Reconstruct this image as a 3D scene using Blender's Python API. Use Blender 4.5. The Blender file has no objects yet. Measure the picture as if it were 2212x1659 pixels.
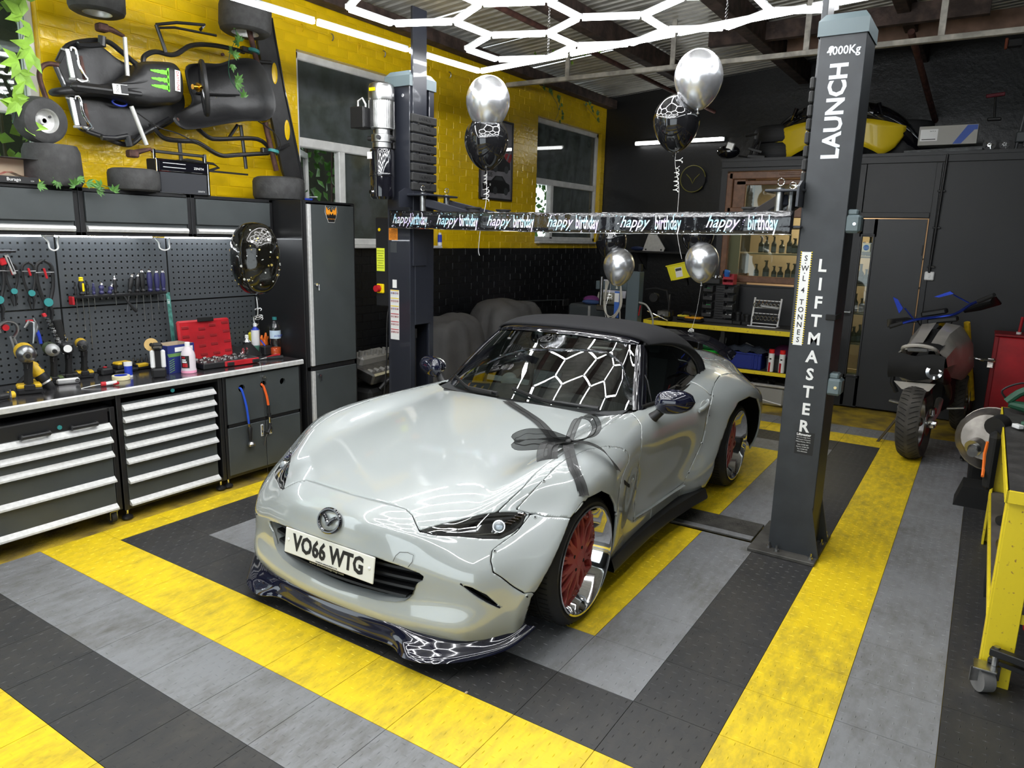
import bpy, bmesh, math, random
from mathutils import Vector, Matrix, Euler
from math import sin, cos, pi, sqrt, atan2, radians as rad
random.seed(7)
C = bpy.context.scene.collection
SC = bpy.context.scene

# ---------------------------------------------------------------- camera
cam_d = bpy.data.cameras.new('camera'); cam = bpy.data.objects.new('camera', cam_d); C.objects.link(cam)
cam_d.sensor_fit = 'HORIZONTAL'; cam_d.sensor_width = 36.0; cam_d.lens = 1564.02 / 2212 * 36
cam_d.clip_start = 0.02; cam_d.clip_end = 200
_R = Matrix(((0.83737773, 0.54606663, 0.0246935), (-0.12977437, 0.15471626, 0.97939854), (0.53099637, -0.82333111, 0.2004214))).transposed()
cam.matrix_world = Matrix.Translation((3.8697, -1.6741, 1.7191)) @ _R.to_4x4()
SC.camera = cam

# ---------------------------------------------------------------- exposure, world, lights
SC.view_settings.view_transform = 'Standard'; SC.view_settings.look = 'None'
SC.view_settings.gamma = 1.0; SC.view_settings.use_curve_mapping = False
SC.view_settings.exposure = 0.35
W = bpy.data.worlds.new('world'); SC.world = W; W.use_nodes = True
_n = W.node_tree; _bg = _n.nodes['Background']
_bg.inputs[0].default_value = (0.85, 0.95, 1.0, 1); _bg.inputs[1].default_value = 2.0

HEX_POWER = 30.0      # emission of the ceiling tubes
STRIP_POWER = 9.0

# ---------------------------------------------------------------- materials
def newmat(name):
 m = bpy.data.materials.new(name); m.use_nodes = True
 return m, m.node_tree, m.node_tree.nodes['Principled BSDF']
def _noise(nt, scale, detail=3, coord='Object'):
 tc = nt.nodes.new('ShaderNodeTexCoord'); n = nt.nodes.new('ShaderNodeTexNoise')
 n.inputs['Scale'].default_value = scale; n.inputs['Detail'].default_value = detail
 nt.links.new(tc.outputs[coord], n.inputs['Vector']); return n
def mat(name, col, rough=0.5, metal=0.0, coat=0.0, var=0.0, vscale=6.0, col2=None, bump=0.0, bscale=40.0,
  emit=None, estr=0.0, trans=0.0, ior=1.45, alpha=1.0, rvar=0.0, spec=0.5, sheen=0.0, lo=.4, hi=.65):
 m, nt, b = newmat(name)
 b.inputs['Base Color'].default_value = (*col, 1); b.inputs['Roughness'].default_value = rough
 b.inputs['Metallic'].default_value = metal; b.inputs['Coat Weight'].default_value = coat
 b.inputs['Coat Roughness'].default_value = 0.03
 b.inputs['Transmission Weight'].default_value = trans; b.inputs['IOR'].default_value = ior
 b.inputs['Alpha'].default_value = alpha; b.inputs['Specular IOR Level'].default_value = spec
 if sheen: b.inputs['Sheen Weight'].default_value = sheen
 if emit: b.inputs['Emission Color'].default_value = (*emit, 1); b.inputs['Emission Strength'].default_value = estr
 if var > 0 or col2:
  n = _noise(nt, vscale, 5); r = nt.nodes.new('ShaderNodeValToRGB')
  c2 = col2 or tuple(c * (1 - var) for c in col)
  r.color_ramp.elements[0].position = lo; r.color_ramp.elements[0].color = (*c2, 1)
  r.color_ramp.elements[1].position = hi; r.color_ramp.elements[1].color = (*col, 1)
  nt.links.new(n.outputs['Fac'], r.inputs['Fac']); nt.links.new(r.outputs['Color'], b.inputs['Base Color'])
  if rvar:
   mr = nt.nodes.new('ShaderNodeMapRange'); mr.inputs['To Min'].default_value = max(0.02, rough - rvar); mr.inputs['To Max'].default_value = rough + rvar
   nt.links.new(n.outputs['Fac'], mr.inputs['Value']); nt.links.new(mr.outputs['Result'], b.inputs['Roughness'])
 if bump > 0:
  n2 = _noise(nt, bscale, 4); bp = nt.nodes.new('ShaderNodeBump'); bp.inputs['Strength'].default_value = bump
  bp.inputs['Distance'].default_value = 0.01
  nt.links.new(n2.outputs['Fac'], bp.inputs['Height']); nt.links.new(bp.outputs['Normal'], b.inputs['Normal'])
 return m
M = {}
def schlick(nt, f0, mul=1.0):
 g = nt.nodes.new('ShaderNodeNewGeometry'); d = nt.nodes.new('ShaderNodeVectorMath'); d.operation = 'DOT_PRODUCT'
 nt.links.new(g.outputs['Incoming'], d.inputs[0]); nt.links.new(g.outputs['Normal'], d.inputs[1]); prev = d.outputs['Value']
 for op, v in (('ABSOLUTE', None), ('SUBTRACT', 'r'), ('POWER', 5.0), ('MULTIPLY', (1 - f0) * mul), ('ADD', f0 * mul)):
  m = nt.nodes.new('ShaderNodeMath'); m.operation = op; m.use_clamp = op == 'ADD'
  if v == 'r': m.inputs[0].default_value = 1.0; nt.links.new(prev, m.inputs[1])
  else:
   nt.links.new(prev, m.inputs[0])
   if v is not None: m.inputs[1].default_value = v
  prev = m.outputs[0]
 return prev
def thin_glass(name, tint, fr=1.0, rough=0.0):
 m = bpy.data.materials.new(name); m.use_nodes = True; nt = m.node_tree; nt.nodes.clear()
 o = nt.nodes.new('ShaderNodeOutputMaterial'); mx = nt.nodes.new('ShaderNodeMixShader'); t = nt.nodes.new('ShaderNodeBsdfTransparent'); g = nt.nodes.new('ShaderNodeBsdfGlossy')
 t.inputs[0].default_value = (*tint, 1); g.inputs['Roughness'].default_value = rough; g.inputs[0].default_value = (1, 1, 1, 1)
 nt.links.new(schlick(nt, .045, fr), mx.inputs[0]); nt.links.new(t.outputs[0], mx.inputs[1]); nt.links.new(g.outputs[0], mx.inputs[2]); nt.links.new(mx.outputs[0], o.inputs[0])
 return m
M['carwhite'] = mat('car_paint_pale_grey', (0.40, 0.43, 0.425), 0.22, 0.0, 1.0)
M['carwhite'].node_tree.nodes['Principled BSDF'].inputs['Coat IOR'].default_value = 1.75
M['blackgloss'] = mat('gloss_black', (0.006, 0.006, 0.009), 0.06, 0.0, 1.0)
M['navygloss'] = mat('gloss_blue_black', (0.006, 0.007, 0.02), 0.08, 0.0, 1.0)
M['black'] = mat('black_plastic', (0.012, 0.012, 0.013), 0.45)
M['blackmatt'] = mat('matt_black', (0.008, 0.008, 0.008), 0.8)
M['rubber'] = mat('rubber', (0.018, 0.018, 0.018), 0.7, bump=.15, bscale=60)
M['chrome'] = mat('chrome', (0.85, 0.85, 0.86), 0.06, 1.0)
M['steel'] = mat('steel', (0.5, 0.5, 0.5), 0.3, 1.0, var=.3, vscale=20)
M['alu'] = mat('brushed_aluminium', (0.72, 0.72, 0.71), 0.42, 0.75, var=.12, vscale=30)
M['rosewheel'] = mat('rose_red_wheel', (0.50, 0.10, 0.09), 0.38, 0.3)
M['softtop'] = mat('soft_top_fabric', (0.014, 0.014, 0.016), 0.95, bump=.3, bscale=400)
M['white'] = mat('white_plastic', (0.8, 0.8, 0.79), 0.4)
M['red'] = mat('red_plastic', (0.5, 0.012, 0.02), 0.4, var=.25, vscale=8)
M['yellow'] = mat('yellow_plastic', (0.85, 0.62, 0.0), 0.4)
M['dyellow'] = mat('tool_yellow', (0.75, 0.48, 0.02), 0.45, var=.3, vscale=25)
M['blue'] = mat('blue_plastic', (0.02, 0.05, 0.45), 0.4)
M['orange'] = mat('orange_plastic', (0.85, 0.18, 0.02), 0.45)
M['green'] = mat('green_plastic', (0.02, 0.35, 0.08), 0.4)
M['dgreen'] = mat('dark_green_plastic', (0.02, 0.09, 0.05), 0.45)
M['teal'] = mat('teal_plastic', (0.03, 0.22, 0.22), 0.5)
M['glassdark'] = None

# ---------------------------------------------------------------- mesh builder
def smooth_all(me, ang=35):
 if not me.polygons: return
 me.polygons.foreach_set('use_smooth', [True] * len(me.polygons))
 try: me.set_sharp_from_angle(angle=rad(ang))
 except Exception: pass
class MB:
 def __init__(s): s.v = []; s.f = []; s.mi = []; s.cur = 0
 def add(s, vs, fs, mtx=None):
  o = len(s.v)
  s.v += [(mtx @ Vector(v)) if mtx else Vector(v) for v in vs]
  s.f += [tuple(i + o for i in f) for f in fs]; s.mi += [s.cur] * len(fs); return s
 def box(s, c, d, rot=None, bev=0.0):
  x, y, z = d[0] / 2, d[1] / 2, d[2] / 2
  mt = Matrix.Translation(c) @ (Euler(rot).to_matrix().to_4x4() if rot else Matrix())
  b = min(bev, x * .9, y * .9, z * .9)
  if b <= 0:
   vs = [(i * x, j * y, k * z) for i in (-1, 1) for j in (-1, 1) for k in (-1, 1)]
   return s.add(vs, [(0, 1, 3, 2), (4, 6, 7, 5), (0, 4, 5, 1), (2, 3, 7, 6), (0, 2, 6, 4), (1, 5, 7, 3)], mt)
  vs = []; ix = {}
  for i in (-1, 1):
   for j in (-1, 1):
    for k in (-1, 1):
     for a in range(3):
      p = [i * (x - b), j * (y - b), k * (z - b)]; p[a] = (i, j, k)[a] * (x, y, z)[a]
      ix[(i, j, k, a)] = len(vs); vs.append(tuple(p))
  fs = []
  for a in range(3):
   o = [q for q in range(3) if q != a]
   for sg in (-1, 1):
    q = []
    for (m, n) in ((-1, -1), (1, -1), (1, 1), (-1, 1)):
     t = [0, 0, 0]; t[a] = sg; t[o[0]] = m; t[o[1]] = n; q.append(ix[(*t, a)])
    flip = (sg > 0) != (a == 1)
    fs.append(tuple(q if flip else q[::-1]))
  for a in range(3):                       # edge strips along axis a
   o = [q for q in range(3) if q != a]
   for m in (-1, 1):
    for n in (-1, 1):
     t0 = [0, 0, 0]; t0[o[0]] = m; t0[o[1]] = n; t1 = list(t0); t0[a] = -1; t1[a] = 1
     q = [ix[(*t0, o[0])], ix[(*t1, o[0])], ix[(*t1, o[1])], ix[(*t0, o[1])]]
     fs.append(tuple(q))
  for i in (-1, 1):
   for j in (-1, 1):
    for k in (-1, 1): fs.append((ix[(i, j, k, 0)], ix[(i, j, k, 1)], ix[(i, j, k, 2)]))
  s.add(vs, fs, mt); return s
 def prism(s, pts, a, b, axis='z', mtx=None):
  """outline pts (2D) extruded from a to b along axis"""
  n = len(pts)
  def P(p, h): return {'z': (p[0], p[1], h), 'y': (p[0], h, p[1]), 'x': (h, p[0], p[1])}[axis]
  vs = [P(p, a) for p in pts] + [P(p, b) for p in pts]
  fs = [tuple(range(n))[::-1], tuple(range(n, 2 * n))] + [(i, (i + 1) % n, n + (i + 1) % n, n + i) for i in range(n)]
  return s.add(vs, fs, mtx)
 def cyl(s, p0, p1, r, n=12, r2=None, cap=True):
  p0 = Vector(p0); p1 = Vector(p1); d = (p1 - p0)
  if d.length < 1e-7: return s
  q = d.to_track_quat('Z', 'Y').to_matrix(); r2 = r if r2 is None else r2
  vs = []
  for (p, rr) in ((p0, r), (p1, r2)):
   for i in range(n):
    a = 2 * pi * i / n; vs.append(p + q @ Vector((cos(a) * rr, sin(a) * rr, 0)))
  fs = [(i, (i + 1) % n, n + (i + 1) % n, n + i) for i in range(n)]
  if cap: fs += [tuple(range(n))[::-1], tuple(range(n, 2 * n))]
  return s.add(vs, fs)
 def tube(s, pts, r, n=8, closed=False, cap=True, flat=None):
  P = [Vector(p) for p in pts]; m = len(P)
  if m < 2: return s
  T = []
  for i in range(m):
   if closed: t = P[(i + 1) % m] - P[i - 1]
   else: t = P[min(i + 1, m - 1)] - P[max(i - 1, 0)]
   T.append(t.normalized() if t.length > 1e-9 else Vector((0, 0, 1)))
  up = Vector((0, 0, 1)) if abs(T[0].z) < .9 else Vector((1, 0, 0))
  N = (up - T[0] * up.dot(T[0])).normalized(); vs = []
  rr = r if hasattr(r, '__len__') else [r] * m
  for i in range(m):
   if i: 
    N = N - T[i] * N.dot(T[i]); N = N.normalized() if N.length > 1e-6 else T[i].orthogonal().normalized()
   B = T[i].cross(N)
   for k in range(n):
    a = 2 * pi * (k + .5) / n
    vs.append(P[i] + N * (cos(a) * rr[i] * (flat or 1)) + B * (sin(a) * rr[i]))
  fs = []
  for i in range(m if closed else m - 1):
   j = (i + 1) % m
   for k in range(n): fs.append((i * n + k, i * n + (k + 1) % n, j * n + (k + 1) % n, j * n + k))
  if cap and not closed: fs += [tuple(range(n))[::-1], tuple(range((m - 1) * n, m * n))]
  return s.add(vs, fs)
 def lathe(s, prof, n=24, mtx=None, cap=True):
  """prof: (r, z) from bottom to top around z"""
  vs = []; fs = []; m = len(prof)
  for (r, z) in prof:
   for i in range(n):
    a = 2 * pi * i / n; vs.append((cos(a) * r, sin(a) * r, z))
  for j in range(m - 1):
   for i in range(n): fs.append((j * n + i, j * n + (i + 1) % n, (j + 1) * n + (i + 1) % n, (j + 1) * n + i))
  if cap:
   if prof[0][0] > 1e-5: fs.append(tuple(range(n))[::-1])
   if prof[-1][0] > 1e-5: fs.append(tuple(range((m - 1) * n, m * n)))
  return s.add(vs, fs, mtx)
 def grid(s, rows, closed_u=False):
  m = len(rows); n = len(rows[0]); vs = [p for r in rows for p in r]; fs = []
  for i in range(m - 1):
   for j in range(n if closed_u else n - 1):
    k = (j + 1) % n; fs.append((i * n + j, i * n + k, (i + 1) * n + k, (i + 1) * n + j))
  return s.add(vs, fs)
 def ell(s, c, r, n=16, m=10, mtx=None):
  rows = []
  for i in range(m + 1):
   t = -pi / 2 + pi * i / m
   rows.append([(c[0] + r[0] * cos(t) * cos(2 * pi * j / n), c[1] + r[1] * cos(t) * sin(2 * pi * j / n), c[2] + r[2] * sin(t)) for j in range(n)])
  if mtx: rows = [[mtx @ Vector(p) for p in r_] for r_ in rows]
  return s.grid(rows, True)
 def build(s, name, m, parent=None, world=False, ang=35, label=None, smooth=True, mirror=False, merge=False):
  me = bpy.data.meshes.new(name)
  vs = s.v
  if mirror:
   o = len(vs); vs = vs + [Vector((-v.x, v.y, v.z)) for v in vs]
   fs = s.f + [tuple(i + o for i in f[::-1]) for f in s.f]; mi = s.mi * 2
  else: fs = s.f; mi = s.mi
  if world and parent is not None:
   inv = parent.matrix_basis.inverted(); vs = [inv @ v for v in vs]
  me.from_pydata([tuple(v) for v in vs], [], fs)
  ms = m if isinstance(m, (list, tuple)) else [m]
  for q in ms: me.materials.append(M[q] if isinstance(q, str) else q)
  if len(ms) > 1: me.polygons.foreach_set('material_index', mi)
  if merge:
   bm = bmesh.new(); bm.from_mesh(me); bmesh.ops.remove_doubles(bm, verts=bm.verts, dist=1e-5); bmesh.ops.recalc_face_normals(bm, faces=bm.faces); bm.to_mesh(me); bm.free()
  me.validate(); me.update()
  if smooth: smooth_all(me, ang)
  ob = bpy.data.objects.new(name, me); C.objects.link(ob)
  if parent is not None: ob.parent = parent
  if label: ob['label'] = label
  return ob
def BX(*a, **k): return MB().box(*a, **k)
def tag(o, label=None, cat=None, group=None, kind=None):
 if label: o['label'] = label
 if cat: o['category'] = cat
 if group: o['group'] = group
 if kind: o['kind'] = kind
 return o
def thing(name, label, cat, loc=(0, 0, 0), rotz=0.0, group=None, rot=None):
 o = bpy.data.objects.new(name, None); C.objects.link(o); o.empty_display_size = .05
 o.location = loc; o.rotation_euler = rot if rot else (0, 0, rotz)
 o.matrix_basis = Matrix.Translation(loc) @ Euler(o.rotation_euler).to_matrix().to_4x4()
 return tag(o, label, cat, group)
def copy_tree(o, parent=None, loc=None, rotz=None, label=None, group=None):
 c = o.copy(); C.objects.link(c)
 if parent is not None: c.parent = parent
 if loc is not None: c.location = loc
 if rotz is not None: c.rotation_euler = (0, 0, rotz)
 if label: c['label'] = label
 if group: c['group'] = group
 for ch in list(o.children): copy_tree(ch, c)
 return c
def smoothpts(pts, n=6, closed=False):
 P = [Vector(p) for p in pts]; m = len(P); out = []
 for i in range(m if closed else m - 1):
  if closed: a, b, c, d = P[i - 1], P[i], P[(i + 1) % m], P[(i + 2) % m]
  else: a, b, c, d = P[max(i - 1, 0)], P[i], P[i + 1], P[min(i + 2, m - 1)]
  for k in range(n):
   t = k / n
   out.append(0.5 * ((2 * b) + (c - a) * t + (2 * a - 5 * b + 4 * c - d) * t * t + (3 * b - a - 3 * c + d) * t ** 3))
 if not closed: out.append(P[-1])
 return out
def circle(r, n=24, c=(0, 0)): return [(c[0] + r * cos(2 * pi * i / n), c[1] + r * sin(2 * pi * i / n)) for i in range(n)]
def text(body, size, m, parent=None, loc=(0, 0, 0), rot=(0, 0, 0), name='lettering', ext=0.0006, sx=1.0, world=False, align='CENTER', shear=0, bold=0, sp=1.0):
 cu = bpy.data.curves.new(name, 'FONT'); cu.body = body; cu.size = size; cu.extrude = ext; cu.align_x = align; cu.align_y = 'CENTER'
 cu.resolution_u = 2; cu.shear = shear; cu.offset = bold; cu.space_line = sp
 o = bpy.data.objects.new(name, cu); me = bpy.data.meshes.new_from_object(o); bpy.data.objects.remove(o)
 mt = Matrix.Translation(loc) @ Euler(rot).to_matrix().to_4x4() @ Matrix.Diagonal((sx, 1, 1, 1))
 if world and parent is not None: mt = parent.matrix_basis.inverted() @ mt
 me.transform(mt); me.materials.clear(); me.materials.append(M[m] if isinstance(m, str) else m)
 ob = bpy.data.objects.new(name, me); C.objects.link(ob)
 if parent is not None: ob.parent = parent
 return ob
# ================================================================ CEILING TUBE GRID (the main lamp)
M['tubeglow'] = mat('led_tube', (1, 1, 1), .4, emit=(.97, .985, 1.0), estr=HEX_POWER)
M['tubebody'] = mat('tube_housing', (.75, .76, .78), .4)
def build_hex():
 x0, y0, s, h, ta, tb, th = 0.6388684, 3.01703788, 0.37592623, 3.01524005, 0.03689554, 0.02051332, 0.00585097
 def P(n, y):
  X = n * .8660254 * s; Y = y * s
  xx = x0 + cos(th) * X - sin(th) * Y; yy = y0 + sin(th) * X + cos(th) * Y
  return Vector((xx, yy, h + ta * (xx - 1.5) + tb * (yy - 2.5)))
 def zf(x, y): return h + ta * (x - 1.5) + tb * (y - 2.5)
 edges = set(); NR = 9; NC = 8
 for r in range(NR):
  base = -1.5 * r; flip = r % 2
  for n in range(NC):
   ya = base + (0 if (n % 2) == flip else .5) + (0 if not flip else 0); yb = base + (0 if ((n + 1) % 2) == flip else .5)
   if n < NC - 1: edges.add(((n, ya), (n + 1, yb)))
   if (n % 2) == flip and r < NR - 1: edges.add(((n, base), (n, base - 1.0)))
 lamp = thing('hexagon_ceiling_light', 'white glowing hexagon grid of light tubes hung under the roof', 'ceiling light', (1.8, 1.4, 3.0))
 def seg(p, q, r=.0145, par=lamp):
  d = (q - p).normalized(); p2 = p + d * .018; q2 = q - d * .018
  up = Vector((0, 0, 1)); sd = d.cross(up).normalized()
  b = MB(); b.add([p2 + sd * r - up * .004, p2 - sd * r - up * .004, q2 - sd * r - up * .004, q2 + sd * r - up * .004,
                         p2 + sd * r * .8 - up * .024, p2 - sd * r * .8 - up * .024, q2 - sd * r * .8 - up * .024, q2 + sd * r * .8 - up * .024],
      [(0, 1, 2, 3), (7, 6, 5, 4), (0, 4, 5, 1), (1, 5, 6, 2), (2, 6, 7, 3), (3, 7, 4, 0)])
  b.build('light_tube', 'tubeglow', par, True, smooth=0)
  return (p2, q2, sd)
 hous = MB(); conn = MB()
 def housing(p2, q2, sd):
  up = Vector((0, 0, 1))
  hous.add([p2 + sd * .013 - up * .004, p2 - sd * .013 - up * .004, q2 - sd * .013 - up * .004, q2 + sd * .013 - up * .004, p2 + sd * .011 + up * .012, p2 - sd * .011 + up * .012, q2 - sd * .011 + up * .012, q2 + sd * .011 + up * .012], [(4, 5, 6, 7), (0, 4, 7, 3), (1, 2, 6, 5), (0, 1, 5, 4), (2, 3, 7, 6)])
 pts = set()
 for (a, c) in edges:
  p, q = P(*a), P(*c); housing(*seg(p, q)); pts.add(a); pts.add(c)
 # rectangular border
 A = Vector((.330, 3.235, 0)); B_ = Vector((3.62, 3.02, 0)); D = Vector((.30, -1.75, 0)); E_ = Vector((3.60, -1.90, 0))
 for v in (A, B_, D, E_): v.z = zf(v.x, v.y) - .005
 for (p, q, k) in ((A, B_, 4), (D, A, 6), (B_, E_, 6), (D, E_, 4)):
  for i in range(k): housing(*seg(p.lerp(q, i / k), p.lerp(q, (i + 1) / k)))
 for a in pts:
  p = P(*a); conn.cyl(p - Vector((0, 0, .012)), p + Vector((0, 0, .012)), .016, 8)
 tag(hous.build('tube_housing', 'tubebody', lamp, True, smooth=0), kind='stuff'); tag(conn.build('connector', 'tubebody', lamp, True), kind='stuff')
 ch = MB()
 for (n, y) in ((5, .5), (1, .5), (1, -5), (5, -5)):
  p = P(n, y); z = p.z + .012
  while z < 3.75:
   k = int(z * 100); ch.tube([p.xy.to_3d() + Vector((cos(a) * (.008 if k % 2 else .003), sin(a) * (.003 if k % 2 else .008), z + .012 + sin(a + 1.57) * 0)) + Vector((0, 0, .012 * cos(a))) for a in [2 * pi * i / 8 for i in range(8)]], .0016, 4, True); z += .022
 tag(ch.build('hanging_chain', 'steel', lamp, True), kind='stuff')
build_hex()
# strip light on the back wall
st = thing('strip_light', 'long white tube light fixed high on the black back wall', 'light', (.18, 7.98, 3.0))
b = MB(); b.cyl((-.60, -.02, 0), (.60, -.02, .01), .022, 12); b.build('light_tube', mat('strip_glow', (1, 1, 1), .4, emit=(.98, 1, 1), estr=STRIP_POWER), st)
BX((0, .02, .01), (1.24, .03, .05), None, .004).build('fitting', 'white', st)
# ================================================================ ROOM SHELL
T = 0.328
XW = -0.92          # inner face of the left wall
YB = 8.05           # inner face of the back wall
YS = 6.73           # front of the partition room
def floormat(name, col, col2):
 m, nt, b = newmat(name)
 tc = nt.nodes.new('ShaderNodeTexCoord'); geo = nt.nodes.new('ShaderNodeNewGeometry')
 n1 = nt.nodes.new('ShaderNodeTexNoise'); n1.inputs['Scale'].default_value = 1.6; n1.inputs['Detail'].default_value = 6; n1.inputs['Roughness'].default_value = .65
 n2 = nt.nodes.new('ShaderNodeTexNoise'); n2.inputs['Scale'].default_value = 22; n2.inputs['Detail'].default_value = 5; n2.inputs['Roughness'].default_value = .7
 mp = nt.nodes.new('ShaderNodeMapping'); mp.inputs['Scale'].default_value = (1, .35, 1); mp.inputs['Rotation'].default_value = (0, 0, .5)
 nt.links.new(geo.outputs['Position'], n1.inputs['Vector']); nt.links.new(geo.outputs['Position'], mp.inputs['Vector']); nt.links.new(mp.outputs['Vector'], n2.inputs['Vector'])
 mu = nt.nodes.new('ShaderNodeMath'); mu.operation = 'MULTIPLY'; nt.links.new(n1.outputs['Fac'], mu.inputs[0]); nt.links.new(n2.outputs['Fac'], mu.inputs[1])
 r = nt.nodes.new('ShaderNodeValToRGB'); r.color_ramp.elements[0].position = .20; r.color_ramp.elements[0].color = (*col, 1)
 r.color_ramp.elements[1].position = .46; r.color_ramp.elements[1].color = (*col2, 1)
 nt.links.new(mu.outputs[0], r.inputs['Fac']); nt.links.new(r.outputs['Color'], b.inputs['Base Color'])
 mr = nt.nodes.new('ShaderNodeMapRange'); mr.inputs['To Min'].default_value = .32; mr.inputs['To Max'].default_value = .62
 nt.links.new(n1.outputs['Fac'], mr.inputs['Value']); nt.links.new(mr.outputs['Result'], b.inputs['Roughness'])
 b.inputs['Specular IOR Level'].default_value = .4
 return m
M['ty'] = floormat('tile_yellow', (.86, .62, .015), (.34, .25, .03))
M['tg'] = floormat('tile_grey', (.235, .24, .25), (.12, .115, .105))
M['tb'] = floormat('tile_black', (.036, .036, .037), (.062, .058, .052))
M['paintfloor'] = mat('floor_paint_yellow', (.55, .38, .03), .55, col2=(.18, .13, .04), vscale=5, bump=.5, bscale=50, lo=.35, hi=.62)
M['darkgap'] = mat('tile_gap', (.006, .006, .006), .9)
def paint_wall(name, col, rough, bstr=.35, bs=22):
 m, nt, b = newmat(name); b.inputs['Base Color'].default_value = (*col, 1); b.inputs['Roughness'].default_value = rough
 n = _noise(nt, 3, 4); r = nt.nodes.new('ShaderNodeValToRGB'); r.color_ramp.elements[0].position = .3; r.color_ramp.elements[1].position = .7
 r.color_ramp.elements[0].color = (*[c * .82 for c in col], 1); r.color_ramp.elements[1].color = (*col, 1)
 nt.links.new(n.outputs['Fac'], r.inputs['Fac']); nt.links.new(r.outputs['Color'], b.inputs['Base Color'])
 geo = nt.nodes.new('ShaderNodeNewGeometry'); n2 = nt.nodes.new('ShaderNodeTexNoise'); n2.inputs['Scale'].default_value = bs; n2.inputs['Detail'].default_value = 4
 bp = nt.nodes.new('ShaderNodeBump'); bp.inputs['Strength'].default_value = bstr; bp.inputs['Distance'].default_value = .006
 nt.links.new(geo.outputs['Position'], n2.inputs['Vector']); nt.links.new(n2.outputs['Fac'], bp.inputs['Height']); nt.links.new(bp.outputs['Normal'], b.inputs['Normal'])
 return m
M['wyellow'] = paint_wall('gloss_yellow_wall_paint', (.80, .53, .006), .22, .7, 26)
M['wblack'] = paint_wall('black_wall_paint', (.0065, .0068, .008), .36, .5, 26)
M['pblack'] = paint_wall('partition_black_paint', (.012, .0125, .0145), .5, .1, 30)
M['upvc'] = mat('white_upvc', (.72, .72, .70), .35, var=.18, vscale=9)
M['timber'] = mat('dark_old_timber', (.085, .055, .045), .75, var=.6, vscale=9, bump=.5, bscale=30)
M['rust'] = mat('rusty_pipe', (.11, .045, .035), .7, var=.5, vscale=14)
# ---- floor
base = MB(); base.add([(-1.3, -4.2, -.014), (6.6, -4.2, -.014), (6.6, 8.3, -.014), (-1.3, 8.3, -.014)], [(0, 1, 2, 3)])
floor = tag(base.build('floor', 'darkgap', smooth=0), kind='structure')
b = MB(); b.box((2.65, 2.05, -.022), (8.0, 12.6, .02)); b.build('floor_slab', 'paintfloor', floor)
def tile_mesh(w, d, name):
 b = MB(); g = .0012; h = .004
 b.box((w / 2, d / 2, -.007), (w - 2 * g, d - 2 * g, .014))
 nx = max(1, int(round(w / T * 8))); ny = max(1, int(round(d / T * 8))); sx = w / nx; sy = d / ny
 for i in range(nx):
  for j in range(ny):
   cx = (i + .5) * sx; cy = (j + .5) * sy
   a, c = (.0125, .0028) if (i + j) % 2 else (.0028, .0125)
   b.add([(cx - a, cy, .0001), (cx, cy - c, .0001), (cx + a, cy, .0001), (cx, cy + c, .0001), (cx, cy, .0022)], [(0, 1, 4), (1, 2, 4), (2, 3, 4), (3, 0, 4)])
 return b
tile_cache = {}
def tile(x0, y0, x1, y1, m):
 k = (round(x1 - x0, 4), round(y1 - y0, 4), m)
 if k not in tile_cache:
  o = tile_mesh(x1 - x0, y1 - y0, 'tile').build('tile', m, floor, smooth=0); tile_cache[k] = o.data
 else:
  o = bpy.data.objects.new('tile', tile_cache[k]); C.objects.link(o); o.parent = floor
 o.location = (x0, y0, 0); return o
def colour(ci, cj):
 def inr(i0, i1, j0, j1): return i0 <= ci < i1 and j0 <= cj < j1
 if inr(2, 8, 3, 13.67): return 'ty'
 if inr(1, 9, 2, 14.67): return 'tg'
 if inr(0, 10, 1, 15.67): return 'tb'
 if inr(-1, 11, 0, 16.67): return 'ty'
 if inr(-1, 12, -1, 17.67): return 'tg'
 if inr(-1, 20, -2, 30): return 'tb'
 if cj >= -3: return 'ty'
 return 'tg'
jf = [-8 + k for k in range(16)] + [7.38]
jr = [8.32] + [8.67 + k for k in range(10)]
jr2 = [7.38, 7.67, 8.67] + [9.67 + k for k in range(12)]
for i in range(-1, 19):
 i0 = i if i >= 0 else -.58; i1 = i + 1
 segs = [(jf[k], jf[k + 1]) for k in range(len(jf) - 1)]
 if 1 <= i < 9: segs += [(jr[k], jr[k + 1]) for k in range(len(jr) - 1)]
 else: segs += [(jr2[k], jr2[k + 1]) for k in range(len(jr2) - 1) if jr2[k + 1] <= 17.8 or i >= 12]
 for (a, c) in segs:
  ci = (i0 + i1) / 2; cj = (a + c) / 2
  if i == -1 and cj > 0 and False: continue
  if i == 10 and cj < 99: pass
  if c > 20.4 or (i >= 12 and a < -5 and i > 14): continue
  # the lift base plates are let into the mat
  x0, x1, y0, y1 = i0 * T, i1 * T, a * T, c * T
  m = colour(ci, cj)
  if i >= 12: m = 'tb' if i < 14 or cj > -2 else colour(ci, cj)
  tile(x0, y0, x1, y1, m)
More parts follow.
